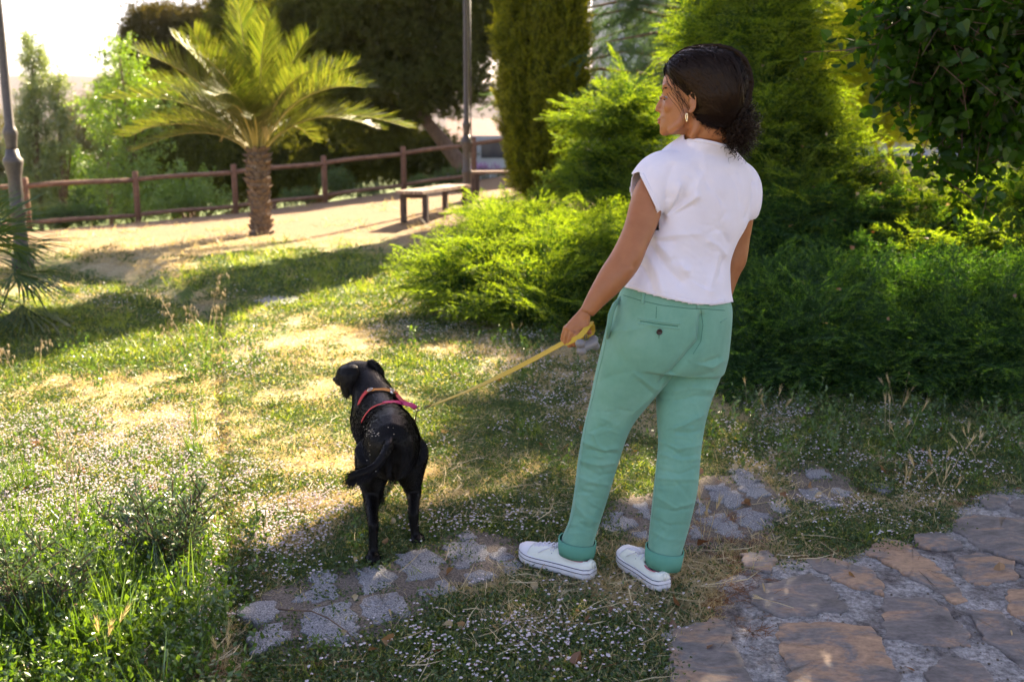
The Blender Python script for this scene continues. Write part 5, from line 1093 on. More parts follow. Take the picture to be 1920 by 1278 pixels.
def conifer_spray(L=.34, nb=18, droop=.25, wid=.36, needle=.020, tipfrom=.55, nl=7, w0=.0026):
    """feathery conifer branchlet along +Z; materials 0 inner, 1 young tips"""
    mb = MB(); st = []
    for i in range(9): t = i / 8; st.append(Vector((0, -droop * L * t * t * 0 + droop * L * t * t, L * t)))
    mb.tube(st, [.0035 * (1 - .8 * i / 8) for i in range(9)], 4, 0)
    for k in range(nb):
        t = .08 + .9 * k / nb; c = Vector((0, droop * L * t * t, L * t)); side = 1 if k % 2 else -1; l_ = L * wid * (1 - t) ** .7 + .03
        d = Vector((side * (.75 + .3 * RNG.random()), RNG.normal() * .35 + droop * .4, .75 + RNG.normal() * .12)).normalized()
        for j in range(nl):
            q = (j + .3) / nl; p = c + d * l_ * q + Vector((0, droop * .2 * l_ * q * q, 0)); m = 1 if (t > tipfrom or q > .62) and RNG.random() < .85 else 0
            for s in (-1, 1):
                dd = (d + Vector((RNG.normal() * .55, RNG.normal() * .55, s * .55 + RNG.normal() * .3))).normalized(); ww = w0 * (.8 + .5 * RNG.random()); ln = needle * (.7 + .6 * RNG.random()); sv = dd.cross(Vector((RNG.normal(), RNG.normal(), RNG.normal()))).normalized() * ww
                mb.add([p - sv, p + sv, p + dd * ln], [(0, 1, 2)], m)
    return mb
def set_of(n_, fn, mats, name): return [fn().mesh('%s_%d' % (name, i), mats, smoothed=False) for i in range(n_)]
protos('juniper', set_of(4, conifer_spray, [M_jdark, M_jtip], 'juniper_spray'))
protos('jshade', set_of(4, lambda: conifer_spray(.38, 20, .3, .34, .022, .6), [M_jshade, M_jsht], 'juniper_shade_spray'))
protos('golden', set_of(3, lambda: conifer_spray(.45, 20, .1, .4, .026), [M_jgold, M_jgold], 'golden_spray'))
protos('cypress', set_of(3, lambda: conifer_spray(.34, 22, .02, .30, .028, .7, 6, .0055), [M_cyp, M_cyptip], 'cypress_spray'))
def bough(L=.62, n_=22, mi=(0, 1), sag=.30, tipf=.5):
    """flat feathery plume along +Z, its plane XZ, arching up (+Y) and nodding at the tip"""
    mb = MB(); ax = [Vector((0, L * (.22 * t - sag * t * t), L * t)) for t in [i / 10 for i in range(11)]]; mb.tube(ax, [.006 * (1 - .85 * i / 10) for i in range(11)], 4, 0)
    for k in range(n_):
        t = .06 + .94 * k / (n_ - 1); f = t * 10; i = min(int(f), 9); c = ax[i].lerp(ax[i + 1], f - i); tg = (ax[i + 1] - ax[i]).normalized(); s = 1 if k % 2 else -1
        if k == n_ - 1: s = 0
        l_ = (.30 * (1 - t) ** .8 + .09) * L / .62 * RNG.uniform(.75, 1.2); d = (tg * (.85 + .3 * t) + Vector((s * .78, RNG.normal() * .16, 0))).normalized()
        for j in range(13):
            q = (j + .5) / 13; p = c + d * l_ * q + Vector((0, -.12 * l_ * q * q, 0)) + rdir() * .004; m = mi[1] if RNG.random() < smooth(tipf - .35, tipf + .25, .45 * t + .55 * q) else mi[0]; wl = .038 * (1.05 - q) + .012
            for e_ in (-1, 1):
                dd = (d * .75 + d.cross(Vector((0, 1, 0))) * e_ * .62 + rdir() * .35).normalized(); ln = wl * RNG.uniform(.7, 1.2); sv = dd.cross(rdir()).normalized() * .0030
                mb.add([p - sv, p + sv, p + dd * ln], [(0, 1, 2)], m)
    return mb
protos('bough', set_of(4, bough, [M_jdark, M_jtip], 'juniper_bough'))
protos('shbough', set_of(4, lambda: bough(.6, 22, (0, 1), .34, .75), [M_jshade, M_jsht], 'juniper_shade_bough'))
protos('goldbough', set_of(3, lambda: bough(.7, 24, (0, 1), .1, .3), [M_jgold, M_jgold], 'golden_bough'))
def boughs(name, key, blobs, n, parent, scl=(.8, 1.3), shell=.6, up=.35, out=1.0, jitter=.25, gmin=None, lift=0, tiers=None):
    P, q = blobpts(blobs, n, shell); D = np.stack([q[:, 0], q[:, 1], q[:, 2] * .45 + up], -1) * np.array([out, out, 1]) + RNG.normal(0, jitter, q.shape) * np.array([1, 1, .4])
    if gmin is not None: g = gz(P[:, 0], P[:, 1]); P[:, 2] = np.maximum(P[:, 2], g + gmin)
    Dn_ = D / np.linalg.norm(D, axis=1)[:, None]; s = RNG.uniform(scl[0], scl[1], n); P = P - Dn_ * (.33 * s)[:, None]
    if gmin is not None: P[:, 2] = np.maximum(P[:, 2], g + gmin * .6)
    return scatter(name, key, P, rot_from_dirs(D, RNG.normal(0, .35, n)), s, parent=parent)
def cedar_spray():
    mb = MB()
    for k in range(60):
        t = RNG.random(); p = Vector((RNG.normal() * .09 * (1 - .3 * t), .35 * .3 * t * t, .55 * t)); 
        for j in range(5): d = rdir(.5, .8); sv = d.cross(rdir()).normalized() * .005; mb.add([p - sv, p + sv, p + d * .05], [(0, 1, 2)], 0)
    return mb
protos('cedar', set_of(3, cedar_spray, [M_ced], 'cedar_spray'))
def pine_puff(m=0, nb=16):
    mb = MB()
    for k in range(nb):
        c = Vector((RNG.normal() * .14, RNG.normal() * .14, RNG.random() * .35)); a = (rdir(.9))
        for j in range(14): d = (a + rdir() * .9).normalized(); sv = d.cross(rdir()).normalized() * .007; mb.add([c - sv, c + sv, c + d * (.10 + .06 * RNG.random())], [(0, 1, 2)], m)
    return mb
protos('pine', set_of(3, pine_puff, [M_pine], 'pine_puff')); protos('pine2', set_of(3, pine_puff, [M_pine2], 'olive_pine_puff'))
def leaf_spray(n_=26, L=.5, ls=.07, lw=.026, hang=0.0):
    mb = MB(); mb.tube([(0, 0, 0), (0, .02, L * .5), (0, .05, L)], [.006, .004, .002], 4, 0)
    for k in range(n_):
        t = .1 + .9 * RNG.random(); p = Vector((RNG.normal() * .06, .05 * t * t + RNG.normal() * .06, L * t)); leafq(mb, p, rdir(-hang, .8) + Vector((0, 0, .3)), ls * (.7 + .6 * RNG.random()), lw * (.7 + .6 * RNG.random()))
    return mb
protos('leafy', set_of(3, leaf_spray, [M_leaf], 'leaf_spray')); protos('poplar', set_of(3, lambda: leaf_spray(34, .5, .06, .03), [M_pop], 'poplar_spray'))
protos('olive', set_of(3, lambda: leaf_spray(40, .5, .08, .016), [leafmat('far_olive_leaf', (.10, .11, .04), (.22, .20, .07), .3, (1.3, 1.2, .6), .05)], 'olive_spray'))
protos('bushy', set_of(3, lambda: leaf_spray(40, .35, .06, .022), [leafmat('bush_leaf', (.035, .075, .010), (.10, .16, .02), .4, (1.5, 1.5, .5), .06)], 'bush_spray'))
def heart_leaf(mb, p, d, s_, m=0):
    d = Vector(d).normalized(); sd = d.cross(rdir()).normalized(); n_ = sd.cross(d); P = Vector(p)
    o = [(0, 0), (.42, -.06), (.58, .25), (.42, .62), (.0, 1.05), (-.42, .62), (-.58, .25), (-.42, -.06)]
    mb.add([P + (sd * x + d * y + n_ * (abs(x) * .25 - .12 * y * y)) * s_ for x, y in o], [(0, 1, 2, 3), (0, 3, 4), (0, 4, 5), (0, 5, 6, 7)], m)
def linden_spray(n_=22, L=.5):
    mb = MB(); mb.tube([(0, 0, 0), (0, .03, L * .5), (0, .10, L)], [.005, .004, .002], 4, 1)
    for k in range(n_): t = .05 + .95 * RNG.random(); heart_leaf(mb, (RNG.normal() * .09, .1 * t * t + RNG.normal() * .09, L * t), rdir(.1, .7) + Vector((0, .3, -.1)), .055 + .03 * RNG.random())
    return mb
protos('linden', set_of(4, linden_spray, [M_lind, M_bark], 'linden_spray'))

def blobpts(blobs, n, shell=.55, low=0.0):
    """points + outward directions in the outer part of pixel-placed ellipsoids: (u, v, D, ru, rv[, depth m])"""
    vol = np.array([b[3] * b[4] * b[2] ** 2 for b in blobs], float) ** .8; k = RNG.choice(len(blobs), n, p=vol / vol.sum()); P, Dn = [], []
    C = [np.array(PX(b[0], b[1], b[2])) for b in blobs]; mp = [mpp(c) for c in C]
    q = RNG.normal(size=(n, 3)); q /= np.linalg.norm(q, axis=1)[:, None]; r_ = shell + (1 - shell) * RNG.random(n) ** .7
    c = np.array([C[i] for i in k]); rad = np.array([[blobs[i][3] * mp[i], (blobs[i][5] if len(blobs[i]) > 5 else blobs[i][3] * mp[i]), blobs[i][4] * mp[i]] for i in k])
    return c + q * r_[:, None] * rad, q
def foliage(name, key, blobs, n, parent, scl=(.8, 1.3), shell=.5, up=.5, droop=0.0, jitter=.5, gmin=None, out=1.0, label=None):
    P, q = blobpts(blobs, n, shell); D = q * out + np.array([0, 0, up]) + RNG.normal(0, jitter, q.shape); D[:, 2] -= droop
    if gmin is not None: g = gz(P[:, 0], P[:, 1]); P[:, 2] = np.maximum(P[:, 2], g + gmin)
    s = RNG.uniform(scl[0], scl[1], n); return scatter(name, key, P, rot_from_dirs(D), s, parent=parent)
def limbs(parent, base, tops, r0, m=M_bark, name='branch', n=7):
    for tp in tops:
        b, tp = Vector(base), Vector(tp); mid = b.lerp(tp, .5) + Vector((RNG.normal() * .08, RNG.normal() * .08, .05)) * (tp - b).length * .6; mb = MB(); pts = [b, b.lerp(mid, .5), mid, mid.lerp(tp, .5), tp]; mb.tube(pts, [r0, r0 * .8, r0 * .55, r0 * .35, r0 * .12], n); mk(mb, name, m, parent)
def gbase(u, D, dz=0):
    x = (u - 960) / FPX * (D * cp + CAMZ * sp); return Vector((x, D, float(gz(x, D)) + dz))

# --- spreading junipers
def shrub(name, label, cat, u, D, key, blobs, n, group=None, nb=6, **kw):
    b = gbase(u, D, -.03); t = thing(name, b, label, cat, group); bk, nbz, bs = kw.pop('bk'), kw.pop('nbz'), kw.pop('bs', (.75, 1.2)); gm_ = kw.get('gmin')
    foliage('inner_foliage', key, [(q[0], q[1] + q[4] * .12, q[2] + .1, q[3] * .78, q[4] * .74) for q in blobs], n, t, **kw); boughs('foliage', bk, blobs, nbz, t, bs, gmin=gm_, up=kw.get('bup', .3) if False else .28)
    tops = [PX(bl[0], bl[1], bl[2]) for bl in blobs][:nb]; limbs(t, b, tops, .035); return t
GJ = 'spreading junipers'
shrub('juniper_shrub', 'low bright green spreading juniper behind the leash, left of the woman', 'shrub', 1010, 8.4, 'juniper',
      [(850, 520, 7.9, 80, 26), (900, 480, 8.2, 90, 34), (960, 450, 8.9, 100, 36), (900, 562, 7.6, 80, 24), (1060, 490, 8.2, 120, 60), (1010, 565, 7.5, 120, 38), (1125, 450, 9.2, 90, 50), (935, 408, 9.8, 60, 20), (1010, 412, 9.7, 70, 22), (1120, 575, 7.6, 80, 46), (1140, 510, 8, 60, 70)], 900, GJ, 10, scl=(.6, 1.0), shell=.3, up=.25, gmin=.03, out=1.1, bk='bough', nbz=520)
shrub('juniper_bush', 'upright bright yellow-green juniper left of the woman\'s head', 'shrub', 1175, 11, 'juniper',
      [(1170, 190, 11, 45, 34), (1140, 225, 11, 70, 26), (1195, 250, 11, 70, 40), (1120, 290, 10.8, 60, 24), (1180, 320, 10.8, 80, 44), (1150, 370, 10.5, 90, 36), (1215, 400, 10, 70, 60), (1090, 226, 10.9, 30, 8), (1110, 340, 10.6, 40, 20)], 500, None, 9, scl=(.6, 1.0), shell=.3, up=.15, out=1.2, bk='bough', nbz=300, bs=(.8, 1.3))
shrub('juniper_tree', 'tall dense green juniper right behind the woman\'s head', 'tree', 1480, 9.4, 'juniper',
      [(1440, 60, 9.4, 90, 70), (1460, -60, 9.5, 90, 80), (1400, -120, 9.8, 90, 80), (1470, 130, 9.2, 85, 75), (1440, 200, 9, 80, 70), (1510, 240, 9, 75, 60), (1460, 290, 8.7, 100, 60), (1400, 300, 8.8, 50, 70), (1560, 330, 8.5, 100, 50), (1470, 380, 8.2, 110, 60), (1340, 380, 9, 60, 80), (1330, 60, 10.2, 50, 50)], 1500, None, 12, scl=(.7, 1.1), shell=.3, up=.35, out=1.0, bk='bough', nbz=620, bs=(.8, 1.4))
shrub('golden_conifer', 'feathery yellow-green conifer behind the tall juniper, top right', 'tree', 1690, 12.5, 'golden',
      [(1640, 60, 12.5, 60, 70), (1700, 10, 12.5, 70, 80), (1640, 160, 12.3, 80, 60), (1720, 130, 12.4, 70, 80), (1660, 230, 12, 80, 45), (1740, 240, 12, 60, 50), (1600, 110, 12.6, 40, 60), (1700, -80, 12.8, 60, 60)], 500, None, 8, scl=(.7, 1.1), shell=.35, up=1.4, out=.6, bk='goldbough', nbz=330, bs=(.9, 1.5))
for i, (lab, u, D, bl, n_) in enumerate((
    ('dark spreading juniper right of the woman\'s hips', 1480, 7.2, [(1420, 450, 7.6, 80, 45), (1500, 430, 7.8, 110, 50), (1450, 530, 7.2, 90, 40), (1600, 430, 8, 100, 50), (1560, 510, 7.4, 100, 35)], 1100),
    ('low dark green juniper spreading over the ground at the right, lit in its middle', 1560, 6.1, [(1420, 570, 6.5, 90, 36), (1520, 580, 6.3, 110, 40), (1620, 560, 6.6, 110, 38), (1480, 640, 5.9, 110, 42), (1590, 640, 6, 110, 42), (1400, 650, 6, 60, 50), (1420, 705, 5.6, 70, 26), (1540, 700, 5.6, 90, 26)], 1700),
    ('dark juniper at the right edge below the linden leaves', 1800, 7.0, [(1740, 420, 8, 90, 50), (1850, 400, 8, 100, 50), (1780, 490, 7.3, 110, 45), (1900, 490, 7.2, 100, 50), (1960, 420, 7.6, 80, 60)], 1200),
    ('low juniper filling the right edge above the dry grass heads', 1800, 5.9, [(1720, 580, 6.4, 100, 40), (1830, 570, 6.3, 110, 42), (1930, 590, 6, 100, 50), (1740, 655, 5.8, 100, 40), (1860, 660, 5.7, 110, 45), (1980, 670, 5.6, 90, 50), (1700, 710, 5.5, 80, 24), (1830, 715, 5.4, 80, 22)], 1800))):
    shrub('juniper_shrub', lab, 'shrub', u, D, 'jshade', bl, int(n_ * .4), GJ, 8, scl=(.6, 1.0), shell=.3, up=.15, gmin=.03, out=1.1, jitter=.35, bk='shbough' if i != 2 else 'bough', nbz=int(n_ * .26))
# dry leaves caught in the junipers
mbl = MB(); 
for k in range(14): heart_leaf(mbl, (0, 0, 0), rdir(), .045 + .01 * k % .02)
protos('dead', [(lambda mb_: (heart_leaf(mb_, (0, 0, 0), (0, .2, 1), .04), mb_)[1])(MB()).mesh('dead_leaf_%d' % i, [leafmat('dead_leaf_%d' % i, a, b_, .25, (1.2, 1, .7), .05)], smoothed=False) for i, (a, b_) in enumerate((((.20, .11, .045), (.32, .19, .08)), ((.13, .06, .025), (.22, .10, .04)), ((.36, .27, .14), (.48, .38, .22))))])
P, q = blobpts([(1500, 460, 7.2, 150, 60), (1480, 600, 6, 120, 60), (1760, 460, 7.4, 160, 60), (1760, 600, 5.9, 160, 70), (1560, 330, 8.2, 140, 60), (1500, 200, 8.8, 90, 120), (1640, 320, 9.5, 90, 50)], 60, .85)
scatter('fallen_leaf_litter', 'dead', P + np.array([0, -.1, .08]), RNG.uniform(0, 6, (60, 3)), RNG.uniform(.4, .8, 60))

# --- columnar cypress
cb = gbase(1018, 17); cyp = thing('columnar_cypress', cb, 'dense yellow-green columnar cypress behind the low juniper', 'tree')
mb = MB(); mb.tube([cb + Vector((0, 0, -.1)), cb + Vector((0, 0, 6.5))], [.13, .05], 10); mk(mb, 'trunk', M_bark, cyp)
P, Dn, Sc = [], [], []
n_ = 7600; top = 8.6; hh = RNG.random(n_) ** .9 * top; an = RNG.uniform(0, 2 * math.pi, n_)
prof = np.interp(hh / top, [0, .05, .2, .4, .6, .8, .93, 1], [.45, .68, .84, .86, .80, .62, .34, .05])
lump = 1 + .42 * (fbm(an * 5, hh * 1.1, 1, 3, 2) - .5) * 2 + .14 * (fbm(np.cos(an) * 3 + 9, hh * 1.6, 1.3, 2, 5) - .5) * 2
rad = prof * .72 * lump * (.78 + .22 * RNG.random(n_)); P = np.stack([cb.x + rad * np.cos(an), cb.y + rad * np.sin(an), cb.z + .12 + hh], -1)
core = MB(); rgc = []  # added solid core, coloured dark, stops light showing through the crown
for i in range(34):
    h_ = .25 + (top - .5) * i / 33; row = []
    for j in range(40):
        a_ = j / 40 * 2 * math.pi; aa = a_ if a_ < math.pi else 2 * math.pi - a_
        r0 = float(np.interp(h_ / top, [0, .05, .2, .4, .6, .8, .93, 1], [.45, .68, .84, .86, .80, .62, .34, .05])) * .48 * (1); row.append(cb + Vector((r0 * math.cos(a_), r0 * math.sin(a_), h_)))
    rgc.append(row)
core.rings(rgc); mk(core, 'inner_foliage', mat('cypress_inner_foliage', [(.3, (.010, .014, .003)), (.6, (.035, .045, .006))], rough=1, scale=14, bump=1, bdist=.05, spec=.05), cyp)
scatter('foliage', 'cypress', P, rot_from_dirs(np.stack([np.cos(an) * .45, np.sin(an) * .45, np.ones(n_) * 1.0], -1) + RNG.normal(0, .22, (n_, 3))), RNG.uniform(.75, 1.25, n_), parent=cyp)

# --- blue-green cedar with drooping tiers
cb = gbase(1300, 19); ced = thing('cedar_tree', cb, 'blue-green cedar with drooping branches behind the woman\'s head', 'tree')
mb = MB(); mb.tube([cb + Vector((0, 0, -.2)), cb + Vector((.1, 0, 3)), cb + Vector((0, .1, 5.6))], [.22, .16, .05], 10); mk(mb, 'trunk', M_bark, ced)
PP, DD = [], []
for k in range(46):
    z = 1.8 + 3.4 * k / 46 + RNG.normal() * .1; a = k * 2.4 + RNG.normal() * .3; L = (3.9 - .8 * (z - 1.8)) * (.75 + .4 * RNG.random()); a0 = cb + Vector((0, 0, z)); e_ = a0 + Vector((math.cos(a) * L, math.sin(a) * L, .35 - .12 * L)); mid = a0.lerp(e_, .5) + Vector((0, 0, .25))
    mb = MB(); mb.tube([a0, mid, e_], [.05, .03, .01], 5); mk(mb, 'branch', M_bark, ced)
    for j in range(64):
        t = .2 + .8 * RNG.random(); p = a0.lerp(mid, min(1, t * 2)) if t < .5 else mid.lerp(e_, t * 2 - 1); side = Vector((-math.sin(a), math.cos(a), 0)); s_ = RNG.normal() * .34 * (.5 + t); PP.append(p + side * s_ + Vector((0, 0, -abs(s_) * .25 - .25 * RNG.random() ** 2))); d = Vector((math.cos(a), math.sin(a), 0)) * .7 + side * math.copysign(.6, s_) + Vector((0, 0, -.55)); DD.append(d + rdir() * .4)
scatter('foliage', 'cedar', [tuple(p) for p in PP], rot_from_dirs([tuple(d) for d in DD]), RNG.uniform(.5, .95, len(PP)), parent=ced)

# --- date palm
pb = GD(490, 14.6); palm = thing('date_palm', pb, 'young date palm with a short rough trunk standing in front of the fence', 'palm tree')
M_ptr = mat('palm_trunk', [(.3, (.10, .065, .042)), (.5, (.20, .14, .095)), (.7, (.33, .25, .175))], rough=.95, scale=16, bump=.8, bscale=50, bdist=.02)
Ht = 1.28
mb = MB(); prof_ = lambda t: .132 * np.interp(t, [0, .04, .12, .5, .85, 1], [1.35, 1.12, .98, 1.0, 1.10, .9])
mb.lathe(pb, [(prof_(t), t * Ht - .05) for t in np.linspace(0, 1, 14)], 20); mk(mb, 'trunk', M_ptr, palm)
sc_me = None
bm_ = MB(); bm_.add([(-.055, 0, 0), (.055, 0, 0), (.04, .035, .05), (0, .055, .085), (-.04, .035, .05), (-.05, -.02, .02), (.05, -.02, .02), (0, 0, .08)], [(0, 1, 2, 3, 4), (1, 0, 5, 6), (4, 3, 7, 5), (3, 2, 6, 7), (5, 7, 6), (0, 4, 5), (1, 6, 2)]); scm = bm_.mesh('leaf_base', M_ptr, smoothed=False)
kk = 0
for r_ in range(15):
    for c_ in range(12):
        a = (c_ + .5 * (r_ % 2)) / 12 * 2 * math.pi; t = (r_ + .5) / 15; o = link('leaf_base', scm, palm); rr_ = prof_(t) - .012; o.location = (rr_ * math.cos(a), rr_ * math.sin(a), t * Ht - .07); o.rotation_euler = (R(-14 + 16 * RNG.random()), R(RNG.normal() * 14), a - math.pi / 2 + RNG.normal() * .08); o.scale = (.8 + .35 * RNG.random(), .6 + .9 * RNG.random() * (.4 + t), .8 + .5 * RNG.random())
def frond(L, droop, nl=92, dry=False, lw=.0075):
    """rachis + paired leaflets; grows along local +Z then arches towards +Y"""
    mb = MB(); pts = []
    for i in range(13):
        t = i / 12; pts.append(Vector((0, L * droop * t ** 2.0, L * (t - .30 * droop * t ** 2.6))))
    mb.tube(pts, [.022 * (1 - .9 * i / 12) + .002 for i in range(13)], 5, 1, flat=.6)
    mb.tube([pts[0] + Vector((0, 0, -.05)), pts[0] + Vector((0, .0, .12))], [.045, .024], 6, 1, flat=.5)
    for k in range(nl):
        t = .22 + .78 * k / nl; f = t * 12; i = min(int(f), 11); c = pts[i].lerp(pts[i + 1], f - i); tg = (pts[min(i + 1, 12)] - pts[max(i - 1, 0)]).normalized(); sx = Vector((1, 0, 0)); up_ = sx.cross(tg).normalized(); up_ = -up_ if up_.y > 0 else up_
        ll = L * .30 * math.sin(math.pi * (.12 + .80 * t)) ** .7 * (.85 + .3 * RNG.random())
        for s in (-1, 1):
            d = (tg * (.75 + .25 * t) + sx * s * (.85 - .3 * t) + up_ * (.35 + RNG.normal() * .12)).normalized(); nrm_ = d.cross(tg).normalized(); w_ = lw * (.8 + .4 * RNG.random()); sag = Vector((0, 0, -.10)) * ll
            a_ = c; b_ = c + d * ll * .5 + sag * .3; e_ = c + d * ll + sag * (1 if not dry else 3); wv = nrm_.cross(d).normalized() * w_
            mb.add([a_ - wv * .5, a_ + wv * .5, b_ + wv, b_ - wv, e_], [(0, 1, 2, 3), (3, 2, 4)], 0)
    return mb.mesh('frond', [M_palmdry if dry else M_palm, M_lime], smoothed=False)
FM = [frond(2.1, .10), frond(2.25, .25), frond(2.3, .45), frond(2.25, .68), frond(2.0, .85)]; FD = frond(.9, .9, 34, True)
ctr = pb + Vector((0, 0, Ht - .06)); fr_n = 0
for k in range(36):
    tt = k / 36; tilt = R(3) + R(34) * tt ** .9 + RNG.normal() * .06; az = k * 2.39996 + RNG.normal() * .2
    o = link('frond', FM[min(4, int(tt * 5))], palm); o.location = Vector((.06 * math.cos(az), .06 * math.sin(az), Ht - .05 - .12 * tt)); o.rotation_euler = (Matrix.Rotation(az - math.pi / 2, 4, 'Z') @ Matrix.Rotation(-tilt, 4, 'X') @ Matrix.Rotation(RNG.normal() * .25, 4, 'Z')).to_euler(); s_ = 1.0 + .12 * RNG.normal(); o.scale = (s_ * .83,) * 3
for k in range(3):
    az = k * 1.7 + .5; o = link('dry_frond', FD, palm); o.scale = (.55, .55, .55); o.location = Vector((.08 * math.cos(az), .08 * math.sin(az), Ht + .25 + .1 * k)); o.rotation_euler = (0, 0, 0); o.rotation_euler = (Matrix.Rotation(az, 4, 'Z') @ Matrix.Rotation(-R(60 + 10 * k), 4, 'X')).to_euler()

# --- fan palm at the left edge
fb = gbase(-92, 7.2); fan = thing('fan_palm', fb, 'dark fan palm leaves entering at the left edge', 'palm')
M_fan = leafmat('fan_leaf', (.035, .075, .02), (.085, .13, .035), .35, (1.6, 1.5, .6), .05, .45)
def fanleaf(L=.75):
    mb = MB(); mb.tube([(0, 0, 0), (0, .06, .35), (0, .16, .62)], [.012, .010, .008], 5, 1)
    for k in range(34):
        a = R(-105) + R(210) * k / 33; d = Vector((math.sin(a), .35 + .1 * RNG.normal(), math.cos(a))).normalized(); p = Vector((0, .16, .62)); ll = L * (.8 + .2 * math.cos(a)); wv = d.cross(Vector((0, 1, 0))).normalized() * .012
        mb.add([p, p + d * ll * .5 + wv + Vector((0, .01, 0)), p + d * ll * .5 - wv + Vector((0, .01, 0)), p + d * ll + Vector((0, .10, -.10)) * ll], [(0, 1, 2), (1, 3, 2)], 0)
    return mb.mesh('fan_leaf', [M_fan, M_lime], smoothed=False)
FL = [fanleaf(), fanleaf(.7), fanleaf(.8)]
for k in range(26):
    tt = k / 26; az = k * 2.4; o = link('fan_leaf', FL[k % 3], fan); o.location = (0, 0, .42); o.rotation_euler = (Matrix.Rotation(az, 4, 'Z') @ Matrix.Rotation(-R(18 + 92 * tt), 4, 'X')).to_euler(); s_ = .74 + .08 * RNG.normal(); o.scale = (s_,) * 3
mb = MB(); mb.tube([fb + Vector((0, 0, -.1)), fb + Vector((0, 0, .3))], [.16, .12], 10); mk(mb, 'trunk', M_ptr, fan)

# --- trees beyond the fence
def tree(name, label, u, D, key, blobs, n, r0=.2, group=None, trunk=None, **kw):
    b = gbase(u, D, -.3); t = thing(name, b, label, 'tree', group); foliage('crown', key, blobs, n, t, **kw)
    top = PX(*trunk[-1]) if trunk else PX(blobs[0][0], blobs[0][1], blobs[0][2]); pts = [b] + [PX(*q) for q in trunk] if trunk else [b, b.lerp(top, .5), top]
    mb = MB(); mb.tube(pts, [r0 * (1 - .7 * i / (len(pts) - 1)) for i in range(len(pts))], 10); mk(mb, 'trunk', M_bark, t)
    f0 = pts[-1] if trunk else pts[1]; limbs(t, f0, [PX(q[0], q[1], q[2]) for q in blobs[:6]], r0 * .4); return t
tree('pine_tree', 'large dark pine with a leaning trunk behind the fence and the lamp post', 892, 29, 'pine', [(700, 60, 29, 120, 70), (820, 70, 29, 100, 80), (760, -20, 29, 160, 60), (620, 20, 29.5, 90, 70), (840, 150, 28.5, 70, 50), (740, 170, 29, 100, 50), (640, 130, 30, 90, 50), (560, 70, 30, 80, 60), (880, 20, 29, 70, 90), (700, 230, 30, 70, 40)], 2700, .30, 'pines behind the fence', [(858, 300, 29), (800, 228, 29), (752, 150, 29)], scl=(.9, 1.6), shell=.35)
tree('pine_tree', 'open round-crowned pine against the sky behind the date palm', 330, 40, 'pine2', [(300, 60, 40, 60, 38), (350, 120, 40, 75, 45), (270, 110, 40, 45, 40), (390, 70, 40, 60, 50), (300, 180, 40, 60, 34), (240, 180, 40, 30, 30), (420, 150, 40, 60, 50)], 1400, .25, 'pines behind the fence', scl=(1.0, 1.8), shell=.4)
tree('pine_tree', 'dark low pine thicket under the date palm crown behind the fence', 380, 33, 'pine', [(330, 260, 33, 70, 45), (400, 300, 32, 80, 50), (330, 330, 32, 70, 50), (460, 330, 31, 80, 50), (290, 310, 33, 40, 60), (540, 320, 31, 60, 50), (430, 240, 33, 60, 40)], 1500, .25, 'pines behind the fence', scl=(.9, 1.6), shell=.3)
tree('pine_tree', 'broad shaded pine between the palm trunk and the leaning trunk', 620, 34, 'pine', [(540, 220, 34, 90, 70), (640, 270, 33, 90, 60), (570, 300, 33, 80, 50), (720, 290, 33, 80, 50), (800, 300, 34, 60, 40), (520, 130, 35, 80, 60), (470, 40, 36, 70, 70), (480, 180, 35, 60, 60)], 2200, .3, 'pines behind the fence', scl=(1.0, 1.7), shell=.3)
for lab, u, vt, vb, w_ in (('taller slender poplar between the left lamp post and the young tree', 62, 92, 400, 36), ('shorter slender poplar just right of the taller one', 105, 150, 400, 20), ('small poplar tip showing right of the poplars by the hill', 196, 165, 300, 12)):
    nb_ = 7; bl = [(u + RNG.normal() * w_ * .25, vt + (vb - vt) * (i + .5) / nb_, 34, w_ * .8 * (.35 + .65 * math.sin(math.pi * (.12 + .75 * (i + .5) / nb_))), (vb - vt) / nb_ * .8) for i in range(nb_)]
    tree('poplar_tree', lab, u, 34, 'poplar', bl, 560 if w_ > 30 else 260, .12, 'slender poplars', scl=(.7, 1.2), shell=.2, up=1.2, out=.5)
for lab, u, D, bl, key, n_ in (('brownish olive-green tree right of the poplars', 165, 48, [(165, 230, 48, 40, 40), (150, 290, 48, 50, 50), (190, 300, 47, 50, 50), (160, 350, 46, 60, 40)], 'olive', 1000),
    ('olive-green tree low behind the left lamp post', 20, 46, [(0, 270, 46, 50, 50), (30, 320, 45, 50, 50), (-40, 330, 45, 60, 60), (20, 370, 44, 60, 40)], 'olive', 900),
    ('dull green tree low between the two poplars and the fence', 110, 42, [(110, 330, 42, 60, 45), (70, 370, 41, 60, 35), (140, 380, 41, 60, 35), (60, 330, 42, 30, 40)], 'bushy', 900),
    ('dark olive tree farther left beyond the frame edge', -120, 44, [(-120, 260, 44, 70, 70), (-160, 330, 44, 80, 60), (-80, 350, 43, 60, 50)], 'olive', 700),
    ('rounded green tree beyond the fence right of the young tree', 250, 40, [(240, 330, 40, 60, 50), (290, 360, 39, 60, 40), (210, 380, 38, 60, 30)], 'bushy', 900)):
    tree('broadleaf_tree', lab, u, D, key, bl, n_, .16, 'mixed trees beyond the fence', scl=(1.0, 1.8), shell=.3)
